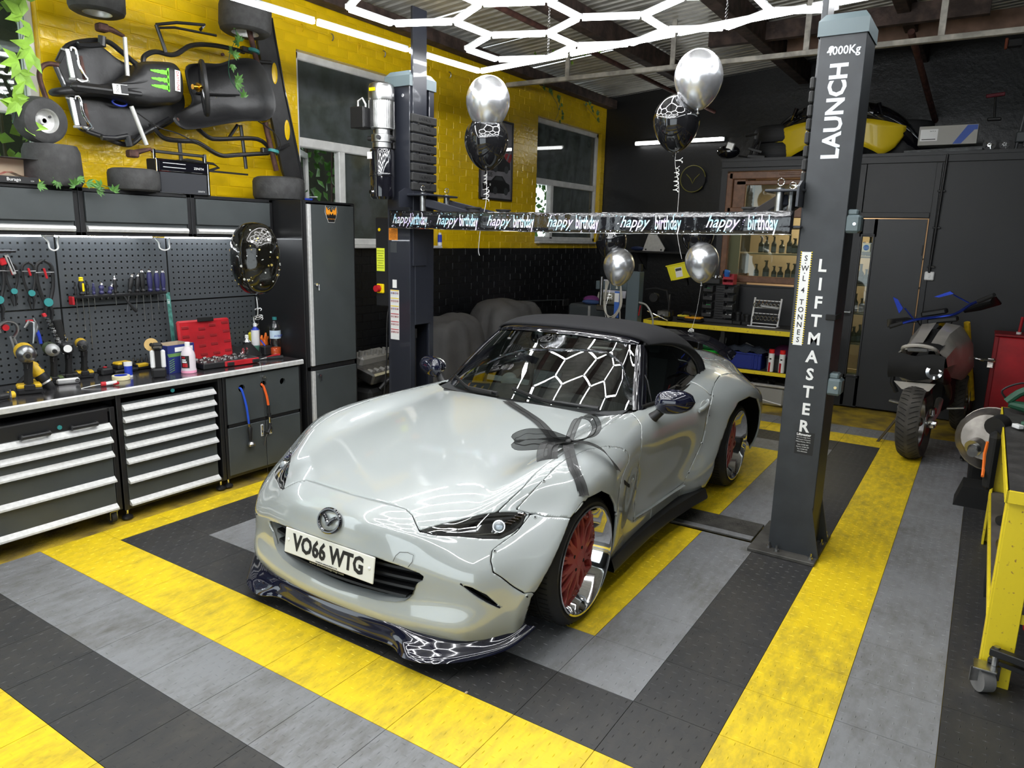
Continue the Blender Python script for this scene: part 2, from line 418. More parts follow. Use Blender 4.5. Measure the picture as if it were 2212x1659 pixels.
# ---- walls
def brick_wall(name, plane, u0, u1, z0, z1, m, holes, axis='x', keep=300, focus=None, wpar=None, sgn=1, bl=.225, bh=.075):
 """painted brick courses; the bricks that show largest are parts, the rest one joined part"""
 b = MB()
 # backing with holes: strips
 zs = sorted(set([z0, z1] + [min(max(h[k], z0), z1) for h in holes for k in (2, 3)])); us = sorted(set([u0, u1] + [h[0] for h in holes] + [h[1] for h in holes]))
 for a in range(len(us) - 1):
  for c in range(len(zs) - 1):
   um = (us[a] + us[a + 1]) / 2; zm = (zs[c] + zs[c + 1]) / 2
   if any(h[0] < um < h[1] and h[2] < zm < h[3] for h in holes): continue
   if axis == 'x': b.box((plane - sgn * .058, um, zm), (.10, us[a + 1] - us[a], zs[c + 1] - zs[c]))
   else: b.box((um, plane + .058, zm), (us[a + 1] - us[a], .10, zs[c + 1] - zs[c]))
 w = b.build(name, m, wpar, smooth=0)
 bricks = []
 nr = int((z1 - z0) / bh)
 for r in range(nr):
  z = z0 + r * bh; off = (r % 2) * bl / 2
  u = u0 - off
  while u < u1:
   a = max(u, u0); c = min(u + bl, u1); zc = z + bh / 2; u += bl
   if c - a < .04: continue
   segs = [(a, c)]
   for h in holes:
    if h[2] - .01 < zc < h[3] + .01:
     ns = []
     for (p, q) in segs:
      if q <= h[0] or p >= h[1]: ns.append((p, q)); continue
      if p < h[0] - .03: ns.append((p, h[0]))
      if q > h[1] + .03: ns.append((h[1], q))
     segs = ns
   for (p, q) in segs: bricks.append(((p + q) / 2, zc, q - p))
 if focus: bricks.sort(key=lambda k: focus(k[0], k[1]))
 rnd = random.Random(3)
 def brick_geo(bb, w_, cx, cy, cz, ty=0):
  g = .0022; e = .004; d = .006; hw = w_ / 2 - g; hh = bh / 2 - g
  pr = []
  for (dd, ee) in ((0, 0), (d, e)):
   for (su, sz) in ((-1, -1), (1, -1), (1, 1), (-1, 1)):
    uu = su * (hw - ee); zz = sz * (hh - ee)
    p = (cx + sgn * dd, cy + uu, cz + zz) if axis == 'x' else (cx + uu, cy - dd, cz + zz)
    pr.append(p)
  f = [(4, 5, 6, 7), (0, 1, 5, 4), (1, 2, 6, 5), (2, 3, 7, 6), (3, 0, 4, 7)]
  if (axis == 'x') != (sgn > 0): f = [t[::-1] for t in f]
  bb.add(pr, f)
 meshes = {}
 for (u, z, wd) in bricks[:keep]:
  k = round(wd, 3)
  if k not in meshes:
   bb = MB(); brick_geo(bb, wd, 0, 0, 0); o = bb.build('brick', m, w, smooth=0); meshes[k] = o.data
  else:
   o = bpy.data.objects.new('brick', meshes[k]); C.objects.link(o); o.parent = w
  j = rnd.uniform(-.0035, .001)
  o.location = (plane - sgn * .0095 + sgn * j, u, z) if axis == 'x' else (u, plane + .0095 - j, z)
  o.rotation_euler = (0, 0, rnd.uniform(-.008, .008))
 bb = MB()
 for (u, z, wd) in bricks[keep:]:
  j = rnd.uniform(-.0035, .001)
  if axis == 'x': brick_geo(bb, wd, plane - sgn * .0095 + sgn * j, u, z)
  else: brick_geo(bb, wd, u, plane + .0095 - j, z)
 if bb.v: tag(bb.build('brickwork', m, w, smooth=0), kind='stuff')
 return w
W1 = (2.50, 4.28, 1.60, 3.12); W2 = (6.20, 7.93, 1.66, 3.15); W0 = (-1.2, .60, 1.2, 3.3)
camp = (3.87, -1.67, 1.72)
fy = lambda u, z: (u + 1.67) ** 2 + (z - 2.4) ** 2 * .3 + (60 if u < .1 else 0) - (0 if z > 1.95 else -30)
wl = tag(brick_wall('wall_left', XW, -2.0, YB, 1.575, 3.60, 'wyellow', [W1, W2, W0], focus=fy), kind='structure')
wlb = tag(brick_wall('wall_left_lower', XW + .004, -2.0, YB, 0.0, 1.575, 'wblack', [W0], keep=200, focus=lambda u, z: abs(u - 3.6) + abs(z - 1.1)), kind='structure')
def wallbox(name, c, d, m, par=None): return tag(BX(c, d).build(name, m, par, smooth=0), kind='structure')
wallbox('wall_back', (2.8, YB + .06, 2.0), (7.6, .10, 4.2), 'wblack')
wallbox('wall_right', (6.65, 2.0, 2.0), (.1, 12.3, 4.2), 'pblack')
b = MB(); b.box((-.2, -4.2, 2.0), (2.0, .1, 4.2)); b.box((5.9, -4.2, 2.0), (1.6, .1, 4.2)); b.box((2.9, -4.2, 3.4), (4.4, .1, 1.4)); tag(b.build('wall_front', 'pblack', smooth=0), kind='structure')
# ---- ceiling
def zroof(x): return 3.64 + .085 * (x - XW)
M['sheet'] = mat('galvanised_roof_sheet', (.62, .61, .56), .36, .35, var=.3, vscale=4, bump=.1, bscale=8)
ceil = tag(BX((2.8, 2.0, 4.55), (7.9, 12.6, .04)).build('ceiling', 'blackmatt', smooth=0), kind='structure')
xs = [-1.1, 6.8]; pitch = .105
sw_ = .98; y = -4.2; k = 0
while y < 8.3:
 b = MB(); n = int(sw_ / pitch) + 1; prof = []
 for i in range(n):
  yy = y + i * pitch; prof += [(yy, 0), (yy + .055, 0), (yy + .068, .022), (yy + .092, .022)]
 b.grid([[(x, p[0], zroof(x) + p[1] + (k % 2) * .004) for p in prof] for x in xs]); b.build('roof_sheet', 'sheet', ceil, smooth=0)
 y += n * pitch - .03; k += 1
def beam(name, x, y0, y1, z, w, h, m='timber'):
 b = MB(); b.box((x, (y0 + y1) / 2, z), (w, y1 - y0, h), None, .006); return b.build(name, m, ceil)
beam('purlin', .56, -4, YB, 3.62, .11, .19); beam('purlin', 1.70, -4, YB, 3.72, .13, .22); beam('purlin', 2.95, -4, YB, 3.82, .11, .19); beam('purlin', 4.2, -4, YB, 3.93, .11, .19)
beam('wall_plate', -.84, -2, YB, 3.545, .14, .11)
b = MB(); b.box((2.4, 6.0, 3.72), (2.4, .08, .16)); b.build('tie_beam', 'timber', ceil)
b = MB(); b.box((3.3, 6.7, 3.74), (3.0, .05, .20)); b.build('fascia_board', mat('pale_board', (.22, .13, .09), .7, var=.4, vscale=6), ceil)
b = MB(); b.cyl((.315, -4, 3.50), (.34, 6.1, 3.50), .024); b.build('rusty_pipe', 'rust', ceil)
b = MB(); b.cyl((.34, 6.1, 3.50), (.62, YB, 3.36), .022); b.build('rusty_pipe', 'rust', ceil)
b = MB(); b.cyl((3.0, 6.2, 3.62), (3.15, YB, 3.1), .03); b.build('downpipe', 'rust', ceil)
tr = tag(BX((2.8, 5.49, 3.37), (7.44, .05, .045), None, .003).build('truss', mat('whitewashed_steel', (.55, .52, .46), .55, .2, var=.45, vscale=10)), kind='structure')
M['tw'] = bpy.data.materials['whitewashed_steel']
for x in (-.15, 1.02, 2.06 + .2, 3.3, 4.4): BX((x, 5.49, (3.39 + zroof(x)) / 2), (.05, .02, zroof(x) - 3.39), None, .002).build('truss_hanger', 'tw', tr)
# ---- windows
M['dirtyglass'] = None
def dirty(name, film, cover, foliage):
 m = bpy.data.materials.new(name); m.use_nodes = True; nt = m.node_tree; nt.nodes.clear(); N = nt.nodes.new
 o = N('ShaderNodeOutputMaterial'); d = N('ShaderNodeBsdfDiffuse'); t = N('ShaderNodeBsdfTransparent'); g = N('ShaderNodeBsdfGlossy'); g.inputs['Roughness'].default_value = .02
 m1 = N('ShaderNodeMixShader'); m2 = N('ShaderNodeMixShader'); fo = schlick(nt, .07)
 n = N('ShaderNodeTexNoise'); n.inputs['Scale'].default_value = 5; n.inputs['Detail'].default_value = 6; geo = N('ShaderNodeNewGeometry'); r = N('ShaderNodeValToRGB')
 nt.links.new(geo.outputs['Position'], n.inputs['Vector']); nt.links.new(n.outputs['Fac'], r.inputs['Fac'])
 r.color_ramp.elements[0].position = .38; r.color_ramp.elements[1].position = .62
 r.color_ramp.elements[0].color = (*foliage, 1); r.color_ramp.elements[1].color = (*film, 1)
 nt.links.new(r.outputs['Color'], d.inputs[0]); m1.inputs[0].default_value = cover; t.inputs[0].default_value = (.7, .75, .7, 1)
 nt.links.new(t.outputs[0], m1.inputs[1]); nt.links.new(d.outputs[0], m1.inputs[2]); nt.links.new(fo, m2.inputs[0]); nt.links.new(m1.outputs[0], m2.inputs[1]); nt.links.new(g.outputs[0], m2.inputs[2]); nt.links.new(m2.outputs[0], o.inputs[0])
 return m
M['dirtyglass'] = dirty('dusty_window_glass', (.085, .095, .095), .93, (.05, .06, .05)); 
def window(n, y0, y1, z0, z1, zt, ym, glass='dirtyglass', open_left=True):
 w = tag(thing('window_%d' % n, None, None, (XW - .09, y0, z0)), kind='structure'); x = XW - .09; f = .06
 for (a, c) in (((x, (y0 + y1) / 2, z0 + f / 2), (.07, y1 - y0, f)), ((x, (y0 + y1) / 2, z1 - f / 2), (.07, y1 - y0, f)), ((x, y0 + f / 2, (z0 + z1) / 2), (.07, f, z1 - z0)), ((x, y1 - f / 2, (z0 + z1) / 2), (.07, f, z1 - z0)), ((x, (y0 + y1) / 2, zt), (.07, y1 - y0 - 2 * f, .075)), ((x, ym, (z0 + zt) / 2), (.07, .075, zt - z0 - f))):
  BX(a, c, None, .008).build('window_frame', 'upvc', w, True)
 for (a, c, p, q) in ((y0 + f, y1 - f, zt + .037, z1 - f), (ym + .037, y1 - f, z0 + f, zt - .037)):
  BX((x, (a + c) / 2, (p + q) / 2), (.012, c - a, q - p)).build('glass_pane', glass, w, True, smooth=0)
 # open casement, hinged at the left jamb and swung outwards
 if open_left:
  hz = thing('casement', None, None, (x - .03, y0 + f, (z0 + zt) / 2), rotz=rad(38)); wd = ym - y0 - f - .04; hh = zt - z0 - f - .04
  hz.parent = w; hz.matrix_parent_inverse = w.matrix_basis.inverted()
  for (a, c) in (((0, wd / 2, hh / 2 - .02), (.05, wd, .05)), ((0, wd / 2, -hh / 2 + .02), (.05, wd, .05)), ((0, .025, 0), (.05, .05, hh)), ((0, wd - .025, 0), (.05, .05, hh))):
   BX(a, c, None, .006).build('casement_frame', 'upvc', hz)
  BX((0, wd / 2, 0), (.012, wd - .08, hh - .08)).build('casement_pane', glass, hz, smooth=0)
 BX((XW - .02, (y0 + y1) / 2, z0 - .012), (.16, y1 - y0, .025), None, .006).build('window_sill', 'upvc', w, True)
 return w
window(1, *W1[:2], W1[2], W1[3], 2.43, 3.02); window(2, *W2[:2], W2[2], W2[3], 2.40, 6.68)
M['cleanglass'] = dirty('window_glass_clean', (.2, .25, .15), .05, (.2, .25, .15))
window(3, W0[0], W0[1], W0[2], W0[3], 2.38, -.3, 'cleanglass', False)
# ---- partition room at the back right
M['brownframe'] = mat('brown_window_frame', (.20, .095, .05), .45, var=.3, vscale=20)
part = tag(thing('wall_partition', None, None, (1.2, YS, 0)), kind='structure')
def pw(name, c, d, m='pblack', bev=0): return BX(c, d, None, bev).build(name, m, part, True, smooth=bev > 0)
# window hole x 1.28..2.60, z 1.27..2.47 ; door 2.70..3.30
pw('wall_panel', (1.235, YS + .04, 1.30), (.07, .08, 2.60)); pw('wall_panel', (1.94, YS + .04, .62), (1.34, .08, 1.24))
pw('wall_panel', (2.66, YS + .04, 1.30), (.08, .08, 2.60)); pw('wall_panel', (1.94, YS + .04, 2.55), (1.34, .08, .12))
pw('wall_panel', (3.0, YS + .04, 2.27), (.62, .08, .56)); pw('wall_panel', (4.96, YS + .04, 1.30), (3.3, .08, 2.60))
pw('roof_panel', (3.9, YS + .66, 2.605), (5.4, 1.40, .03)); pw('side_panel', (1.22, YS + .7, 1.3), (.03, 1.3, 2.6))
pw('fascia_trim', (3.9, YS - .012, 2.57), (5.4, .024, .09), 'pblack', .003)
pw('cover_strip', (3.34, YS - .008, 1.28), (.05, .016, 2.48), 'pblack', .003); pw('cover_strip', (3.0, YS - .008, 2.02), (.62, .016, .05), 'pblack', .003); pw('cover_strip', (1.94, YS - .006, 1.235), (1.36, .012, .02), 'pblack', .002)
pw('back_panel', (3.9, YS + 1.30, 1.3), (5.4, .02, 2.5), mat('workshop_cream', (.55, .42, .28), .7))
pw('inner_floor', (3.9, YS + .7, .02), (5.4, 1.3, .04))
b = MB(); b.cyl((3.375, YS - .03, 1.46), (3.395, YS - .03, 2.60), .012); 
b.build('conduit', 'black', part, True)
for z in (1.52, 1.9, 2.25): BX((3.385, YS - .025, z), (.07, .02, .018), None, .004).build('conduit_clip', 'black', part, True)
dr = tag(thing('door_1', None, None, (2.70, YS - .005, .02)), kind='structure')
M['doorblk'] = paint_wall('door_paint', (.013, .014, .0165), .45, .08, 40)
b = MB(); b.box((3.065, YS, 1.0), (.47, .045, 1.96)); b.box((2.715, YS, 1.0), (.03, .045, 1.96)); b.box((2.78, YS, .18), (.16, .045, .34)); b.box((2.78, YS, 1.89), (.16, .045, .18)); b.build('door_leaf', 'doorblk', dr, True, smooth=0)
for (c, d) in (((2.722, YS - .028, 1.07), (.018, .014, 1.5)), ((2.838, YS - .028, 1.07), (.018, .014, 1.5)), ((2.78, YS - .028, .34), (.134, .014, .018)), ((2.78, YS - .028, 1.82), (.134, .014, .018))): BX(c, d, None, .003).build('glazing_bead', 'doorblk', dr, True)
BX((2.78, YS, 1.07), (.11, .008, 1.46)).build('vision_pane', 'cleanglass', dr, True, smooth=0)
b = MB(); b.cyl((2.70, YS - .03, 1.02), (2.70, YS - .075, 1.02), .012); b.box((2.66, YS - .075, 1.02), (.10, .016, .02), None, .005); b.build('door_handle', 'steel', dr, True)
b = MB(); b.box((3.285, YS - .03, 1.68), (.012, .02, .10)); b.build('door_hinge', 'black', dr, True)
sgn_ = BX((2.78, YS - .034, 1.69), (.075, .004, .085)).build('door_sign', mat('sign_cream', (.75, .78, .62), .5), dr, True)
b = MB(); b.cyl((0, 0, 0), (0, -.003, 0), .028, 20); o = b.build('sign_disc', mat('sign_blue', (.01, .16, .5), .4), dr); o.location = (.08, -.031, 1.67)
text('FIRE DOOR', .011, 'white', dr, (.08, -.0355, 1.674), (pi / 2, 0, 0), 'sign_lettering', .0003); text('KEEP SHUT', .011, 'white', dr, (.08, -.0355, 1.66), (pi / 2, 0, 0), 'sign_lettering', .0003)
wn = tag(thing('window_4', None, None, (1.28, YS - .01, 1.27)), kind='structure')
for (c, d) in (((1.31, YS, 1.87), (.07, .07, 1.2)), ((2.59, YS, 1.87), (.07, .07, 1.2)), ((1.95, YS, 1.305), (1.3, .07, .075)), ((1.95, YS, 2.44), (1.3, .07, .08)), ((1.95, YS, 2.04), (1.3, .07, .11)), ((1.42, YS + .005, 2.24), (.14, .05, .32)), ((1.98, YS + .005, 2.36), (1.2, .05, .05))):
 BX(c, d, None, .008).build('window_frame', 'brownframe', wn, True)
b = MB(); b.box((2.02, YS - .03, 2.445), (.36, .02, .025), None, .006); b.build('trickle_vent', 'brownframe', wn, True)
BX((2.0, YS + .005, 2.22), (1.1, .006, .26)).build('glass_pane', 'cleanglass', wn, True, smooth=0)
BX((1.95, YS + .005, 1.66), (1.22, .006, .66)).build('glass_pane', 'cleanglass', wn, True, smooth=0)
b = MB(); b.box((1.39, YS + .10, 1.65), (.12, .02, .68)); b.build('reveal', mat('pale_reveal', (.6, .5, .4), .6), part, True)
sw2 = thing('light_switch', 'white metal light switch box on the black partition wall beside the door', 'switch', (3.38, YS - .018, 1.43))
BX((0, 0, 0), (.085, .034, .085), None, .008).build('switch_plate', 'white', sw2); BX((0, -.02, 0), (.018, .01, .03), None, .003).build('rocker', 'white', sw2)
BX((-.93 + .04, 6.55 + .45, .85), (.02, .16, .09), None, .004).build('power_socket', 'steel')
bpy.data.objects['power_socket'].name = 'wall_socket'; tag(bpy.data.objects['wall_socket'], 'metal double socket on the black brick wall', 'socket')
# ================================================================ TWO-POST LIFT
M['liftgrey'] = mat('lift_dark_grey', (.036, .040, .045), .45, .0, 0, var=.25, vscale=7)
M['liftcap'] = mat('lift_cap_grey', (.11, .145, .155), .45)
M['liftnavy'] = mat('lift_navy_black', (.016, .018, .026), .38, 0, .3)
M['plategrime'] = mat('grimy_steel', (.10, .095, .085), .6, .2, var=.5, vscale=12)
def lift_post(sx, cx, label):
 """sx=+1: open channel faces +x (left post); sx=-1 faces -x (right post)"""
 p = thing('lift_post', label, 'vehicle lift', (cx, 2.38, 0), group='two posts of the vehicle lift')
 g = 'liftgrey' if sx < 0 else 'liftnavy'
 xo = -sx * .105; xi = sx * .105      # outer / inner x
 yw = .27; H = 2.735
 # C-channel walls
 for (nm, c, d) in (('front_face', (0, .006, H / 2), (.21, .012, H)), ('rear_face', (0, yw - .006, H / 2), (.21, .012, H)), ('outer_face', (xo, yw / 2, H / 2), (.012, yw, H))):
  BX(c, d, None, .003).build(nm, g, p)
 for y in (.03, yw - .03): BX((xi - sx * .012, y, H / 2), (.024, .05, H), None, .004).build('channel_lip', g, p)
 BX((xo + sx * .03, yw / 2, H / 2), (.01, yw - .03, H - .02)).build('channel_back', 'blackmatt', p, smooth=0)
 b = MB()
 def rr(w, d, z): return [(-w, -d, z), (w, -d, z), (w, d, z), (-w, d, z)]
 rows = [[(x, y + yw / 2, z) for x, y, z in rr(w, d, zz)] for (w, d, zz) in ((.116, .146, 2.72), (.116, .146, 2.79), (.09, .115, 2.825), (.07, .09, 2.832))]
 b.grid(rows, True); b.add(rows[-1], [(0, 1, 2, 3)]); b.build('top_cap', 'liftcap', p, smooth=0)
 b = MB()
 for (x, y) in ((.0, .0),): b.cyl((xi - sx * .06, -.004, 2.66), (xi - sx * .06, .002, 2.66), .012, 12)
 b.build('cap_bolt', 'chrome', p)
 # carriage extension sticking up, rubber pads, slide
 BX((xi + sx * .004, .095 if sx > 0 else .14, 2.36), (.022 if sx > 0 else .03, .15, 1.75), None, .003).build('carriage_upright', 'liftnavy' if sx > 0 else 'liftgrey', p)
 BX((xi - sx * .02, .145, 1.55), (.05, .19, 1.0), None, .006).build('carriage', 'liftnavy', p)
 for k in range(8):
  z = 2.51 - k * .066
  q = BX((xi + sx * .014, .135, z), (.026, .275, .058), (0, 0, 0), .007).build('rubber_pad', 'rubber', p)
  if sx > 0:
   text('LAUNCH', .032, 'black', q, (xi + sx * .0275, .135, z), (pi / 2, 0, sx * pi / 2), 'pad_lettering', .0008)
 for z in (2.475, 2.28, 2.08):
  for y in (.06, .20): 
   b = MB(); b.cyl((xi + sx * .028, y, z), (xi + sx * .034, y, z), .008, 10); b.build('pad_bolt', 'chrome', p)
 # base plate let into the mat, gussets, anchor bolts
 BX((sx * .02, yw / 2 + .03, .010), (.36, .50, .02), None, .003).build('base_plate', 'plategrime', p)
 for (y, s_) in ((-.004, -1), (yw + .004, 1)):
  b = MB(); b.prism([(xo - sx * .0, .02), (xo - sx * .06, .02), (xo - sx * .0, .30)] if sx < 0 else [(xo, .02), (xo, .30), (xo + -.06, .02)], y - .004, y + .004, 'y'); b.build('gusset', g, p, smooth=0)
 b = MB(); b.add([(xo - sx * .0, -.05, .02), (xo - sx * .07, -.05, .02), (xo, -.0, .24), (xo - sx * .012, -.06, .02)], [(0, 1, 2), (1, 3, 2)]); 
 for (x, y) in ((.13 * -sx, -.06), (.14 * -sx, .19), (.14 * -sx, .33), (-.05 * -sx, -.06), (-.10 * -sx, -.03)):
  q = MB(); q.cyl((x, y + .02, .02), (x, y + .02, .034), .013, 6); q.cyl((x, y + .02, .034), (x, y + .02, .055), .006, 8); q.build('anchor_bolt', 'steel', p)
 # arm bracket and two swing arms (raised)
 br = MB(); br.prism([(-.12, 1.90), (-.12, 2.0), (-.06, 2.03), (.06, 2.03), (.30, 2.0), (.30, 1.90)], xi + sx * .0, xi + sx * .012, 'x'); br.build('bracket_plate', 'liftnavy', p, smooth=0)
 BX((xi + sx * .09, .135, 1.985), (.20, .36, .014), None, .004).build('bracket_top', 'liftnavy', p)
 BX((xi + sx * .09, .135, 1.80), (.20, .36, .014), None, .004).build('bracket_bottom', 'liftnavy', p)
 for y in (.0, .27):
  b = MB(); b.cyl((xi + sx * .12, y, 1.80), (xi + sx * .12, y, 2.0), .022, 16); b.build('arm_pin', 'steel', p)
  b = MB(); b.tube([(xi + sx * (.12 + .018 * cos(a)), y, 2.012 + .018 * (1 + sin(a))) for a in [2 * pi * i / 14 for i in range(14)]], .0025, 5, True); b.build('pull_ring', 'chrome', p)
 for (y, dy) in ((.0, -.10), (.27, .26)):
  q0 = Vector((xi + sx * .10, y, 1.94)); q1 = q0 + Vector((sx * .24, .42 if dy > 0 else .30, -.09))
  d = (q1 - q0); b = MB(); b.box((q0 + q1) / 2, (d.length, .06, .06), (0, -math.asin(d.z / d.length), atan2(d.y, d.x)), .006); b.build('swing_arm', 'liftnavy', p)
  b = MB(); b.cyl(q1 + Vector((0, 0, -.02)), q1 + Vector((0, 0, .055)), .05, 20); b.cyl(q1 + Vector((0, 0, .055)), q1 + Vector((0, 0, .065)), .06, 20); b.build('lifting_pad', 'rubber', p)
 return p
LP = lift_post(1, .245, 'left lift post with motor unit beside the black tool cabinets')
RP = lift_post(-1, 3.125, 'right lift post with white upright lettering, standing on the yellow band')
# hydraulic ram and chain in the left post
b = MB(); b.cyl((.07, .075, .05), (.07, .075, 1.0), .020, 16); b.build('ram_body', 'black', LP); b = MB(); b.cyl((.07, .075, 1.0), (.07, .075, 1.80), .011, 12); b.build('ram_rod', 'chrome', LP)
b = MB(); b.cyl((.07, .075, .95), (.07, .075, 1.02), .027, 16); b.build('ram_gland', 'black', LP)
# lettering on the right post (front face at local y=0)
def rp_text(s, size, x, z, rot=0, sx=1, m='white', nm='lettering', bold=0): return text(s, size, m, RP, (x - 3.125, -.0012, z), (pi / 2, -rot, 0), nm, .0004, sx, bold=bold)
M['decal'] = mat('silver_white_decal', (.62, .66, .70), .4)
rp_text('4000Kg', .055, 3.136, 2.648, 0, .90, 'decal', bold=.001)
rp_text('LAUNCH', .115, 3.128, 2.365, -pi / 2 * -1, .98, 'decal', bold=.0035)
for k, ch in enumerate('LIFTMASTER'): rp_text(ch, .088, 3.146 - .0005 * k, 1.605 - k * .0955, 0, .95, 'white', bold=.0025)
q = BX((.028, -.0006, .655), (.095, .0012, .125)).build('decal_patch', mat('decal_black', (.012, .012, .012), .5), RP, smooth=0)
rp_text('Liftmaster', .018, 3.146, .702, 0, 1, bold=.0006)
for k in range(7): rp_text(('Unit 12, Lodge Farm', 'Wolverton Industrial', 'Milton Keynes, MK12', 'Sales: 01908 400', 'Service: 01908 400', 'Fax: 01908 400', 'www.liftmaster')[k], .0085, 3.146, .687 - k * .0125 - (.004 if k > 2 else 0))
b = MB(); b.box((-.062, -.0004, 1.43), (.048, .0008, .49)); b.build('load_label', 'white', RP, smooth=0)
b = MB()
for k in range(40):
 z = 1.19 + k * .49 / 40
 for x in (-.088, -.036): b.box((x, -.0012, z), (.006, .0010, .006), (0, rad(40), 0))
b.build('label_border', 'black', RP, smooth=0)['kind'] = 'stuff'
b = MB()
for k in range(40):
 z = 1.196 + k * .49 / 40
 for x in (-.088, -.036): b.box((x, -.0010, z), (.006, .0010, .006), (0, rad(40), 0))
b.build('label_border_yellow', 'yellow', RP, smooth=0)['kind'] = 'stuff'
zz = 1.645
for ch in ('S', '.', 'W', '.', 'L', '', '4', '', 'T', 'O', 'N', 'N', 'E', 'S'):
 if ch == '.': 
  b = MB(); b.cyl((-.062, -.0025, zz + .012), (-.062, -.002, zz + .012), .003, 8); b.build('full_stop', 'black', RP); zz -= .012; continue
 if ch: rp_text(ch, .040, 3.063, zz - .004, 0, .9, 'black', bold=.0006)
 zz -= .040 if ch else .022
for z, dz in ((1.82, .09), (.98, .09)):   # grey locking covers on the outer side
 lk = thing('safety_lock_cover', None, None, (.105 + .035, .05, z)); lk.parent = RP
 BX((0, 0, 0), (.075, .10, dz), None, .012).build('cover_body', 'liftcap', lk); BX((-.005, 0, dz / 2 + .012), (.05, .08, .03), None, .008).build('cover_top', 'liftcap', lk)
 b = MB(); b.cyl((.01, -.052, 0), (.01, -.056, 0), .008, 10); b.build('cover_screw', 'chrome', lk)
BX((.09, .08, 1.345), (.05, .18, .03), None, .003).build('strap', 'blackmatt', RP)
# stickers on the left post
def sticker(par, c, d, m, nm='sticker'): return BX(c, d).build(nm, m, par, smooth=0)
sticker(LP, (-.055, -.001, 1.71), (.085, .002, .085), mat('label_orange', (.75, .25, .02), .5), 'warning_label')
for k in range(9): text(('WARNING', 'Read the manual before', 'operating this lift and', 'keep clear of the load', 'at all times. Never', 'exceed the capacity', 'of the lift. Check the', 'arms and pads before', 'every lift.')[k], .0078, 'black', LP, (-.055, -.0024, 1.742 - k * .0085), (pi / 2, 0, 0), 'label_print', .0002)
sticker(LP, (-.052, -.001, 1.615), (.062, .002, .075), mat('plate_dull', (.06, .065, .07), .4, .3), 'rating_plate')
sticker(LP, (-.045, -.001, 1.35), (.04, .002, .06), 'white', 'blank_label')
lb = sticker(LP, (-.045, -.001, 1.12), (.085, .002, .37), mat('label_white', (.72, .73, .72), .5), 'instruction_label')
b1 = MB(); b2 = MB(); b3 = MB(); b4 = MB()
for r in range(6):
 z = 1.285 - r * .058
 (b1 if r < 3 else b2).box((-.045, -.0024, z + .016), (.078, .0006, .006))
 for c in range(4):
  x = -.074 + c * .0195; rn = random.Random(r * 7 + c)
  (b2 if rn.random() < .7 or r > 2 else b3).tube([(x + .0075 * cos(a), -.0026, z - .004 + .0075 * sin(a)) for a in [2 * pi * i / 14 for i in range(14)]], .0010, 4, True)
  b4.box((x, -.0025, z - .004), (.006 + .003 * rn.random(), .0006, .003 + .004 * rn.random()), (0, rn.random() * 2, 0))
b1.build('label_heading', 'yellow', lb)['kind'] = 'stuff'; b2.build('label_red_print', 'red', lb)['kind'] = 'stuff'
if b3.v: b3.build('label_blue_print', 'blue', lb)['kind'] = 'stuff'
b4.build('label_black_print', 'black', lb)['kind'] = 'stuff'
# power unit
pu = thing('hydraulic_power_unit', 'silver motor over a black oil tank bolted to the left lift post', 'hydraulic pump', (.185, 2.275, 2.287)); pu.scale = (1.18,) * 3
b = MB(); b.lathe([(.06, -.285), (.073, -.27), (.075, -.02), (.070, 0), (.050, .012), (0, .012)], 28); b.lathe([(.0755, -.155), (.077, -.15), (.077, -.14), (.0755, -.135)], 28, cap=False); b.build('oil_tank', 'blackgloss', pu)
b = MB(); b.lathe([(.055, .012), (.055, .04), (.062, .045), (.062, .085), (.05, .09), (.05, .115)], 20); b.build('pump_block', 'steel', pu)
for (a) in (0.3, 1.2, 2.1, 3.6, 5.2):
 b = MB(); b.cyl((.05 * cos(a), .05 * sin(a) - .0, .065), (.085 * cos(a), .085 * sin(a), .065), .013, 10); b.build('valve_port', 'black', pu)
b = MB(); b.lathe([(.056, .115), (.066, .12), (.066, .275)], 20)
for i in range(36):
 a = 2 * pi * i / 36; b.box((.070 * cos(a), .070 * sin(a), .20), (.010, .0022, .15), (0, 0, a))
b.build('motor_fins', 'steel', pu)
b = MB(); b.lathe([(.074, .275), (.077, .285), (.077, .345), (.070, .365), (.045, .378), (0, .382)], 28); b.build('fan_cover', 'steel', pu)
b = MB(); b.box((0, -.078, .33), (.045, .003, .018)); b.build('arrow_label', 'yellow', pu)
b = MB(); b.box((-.085, -.065, .175), (.10, .09, .115), None, .006); b.box((-.085, -.115, .175), (.105, .012, .12), None, .004); b.build('switch_box', 'black', pu)
b = MB(); b.tube([(-.10, -.09, .235), (-.10, -.09, .27), (-.07, -.085, .285), (-.05, -.08, .25), (-.05, -.08, .235)], .006, 6); b.build('conduit_loop', 'alu', pu)
sticker(pu, (-.03, -.072, -.035), (.04, .003, .04), 'white', 'tank_label'); b = MB(); b.cyl((-.02, -.07, -.245), (-.02, -.082, -.245), .012, 8); b.build('drain_plug', 'chrome', pu)
b = MB(); b.cyl((-.055, 0, .0), (-.06, 0, .035), .012, 8); b.build('filler_cap', 'red', pu)
BX((.0, .085, .09), (.06, .03, .16), None, .006).build('mounting_bracket', 'black', pu)
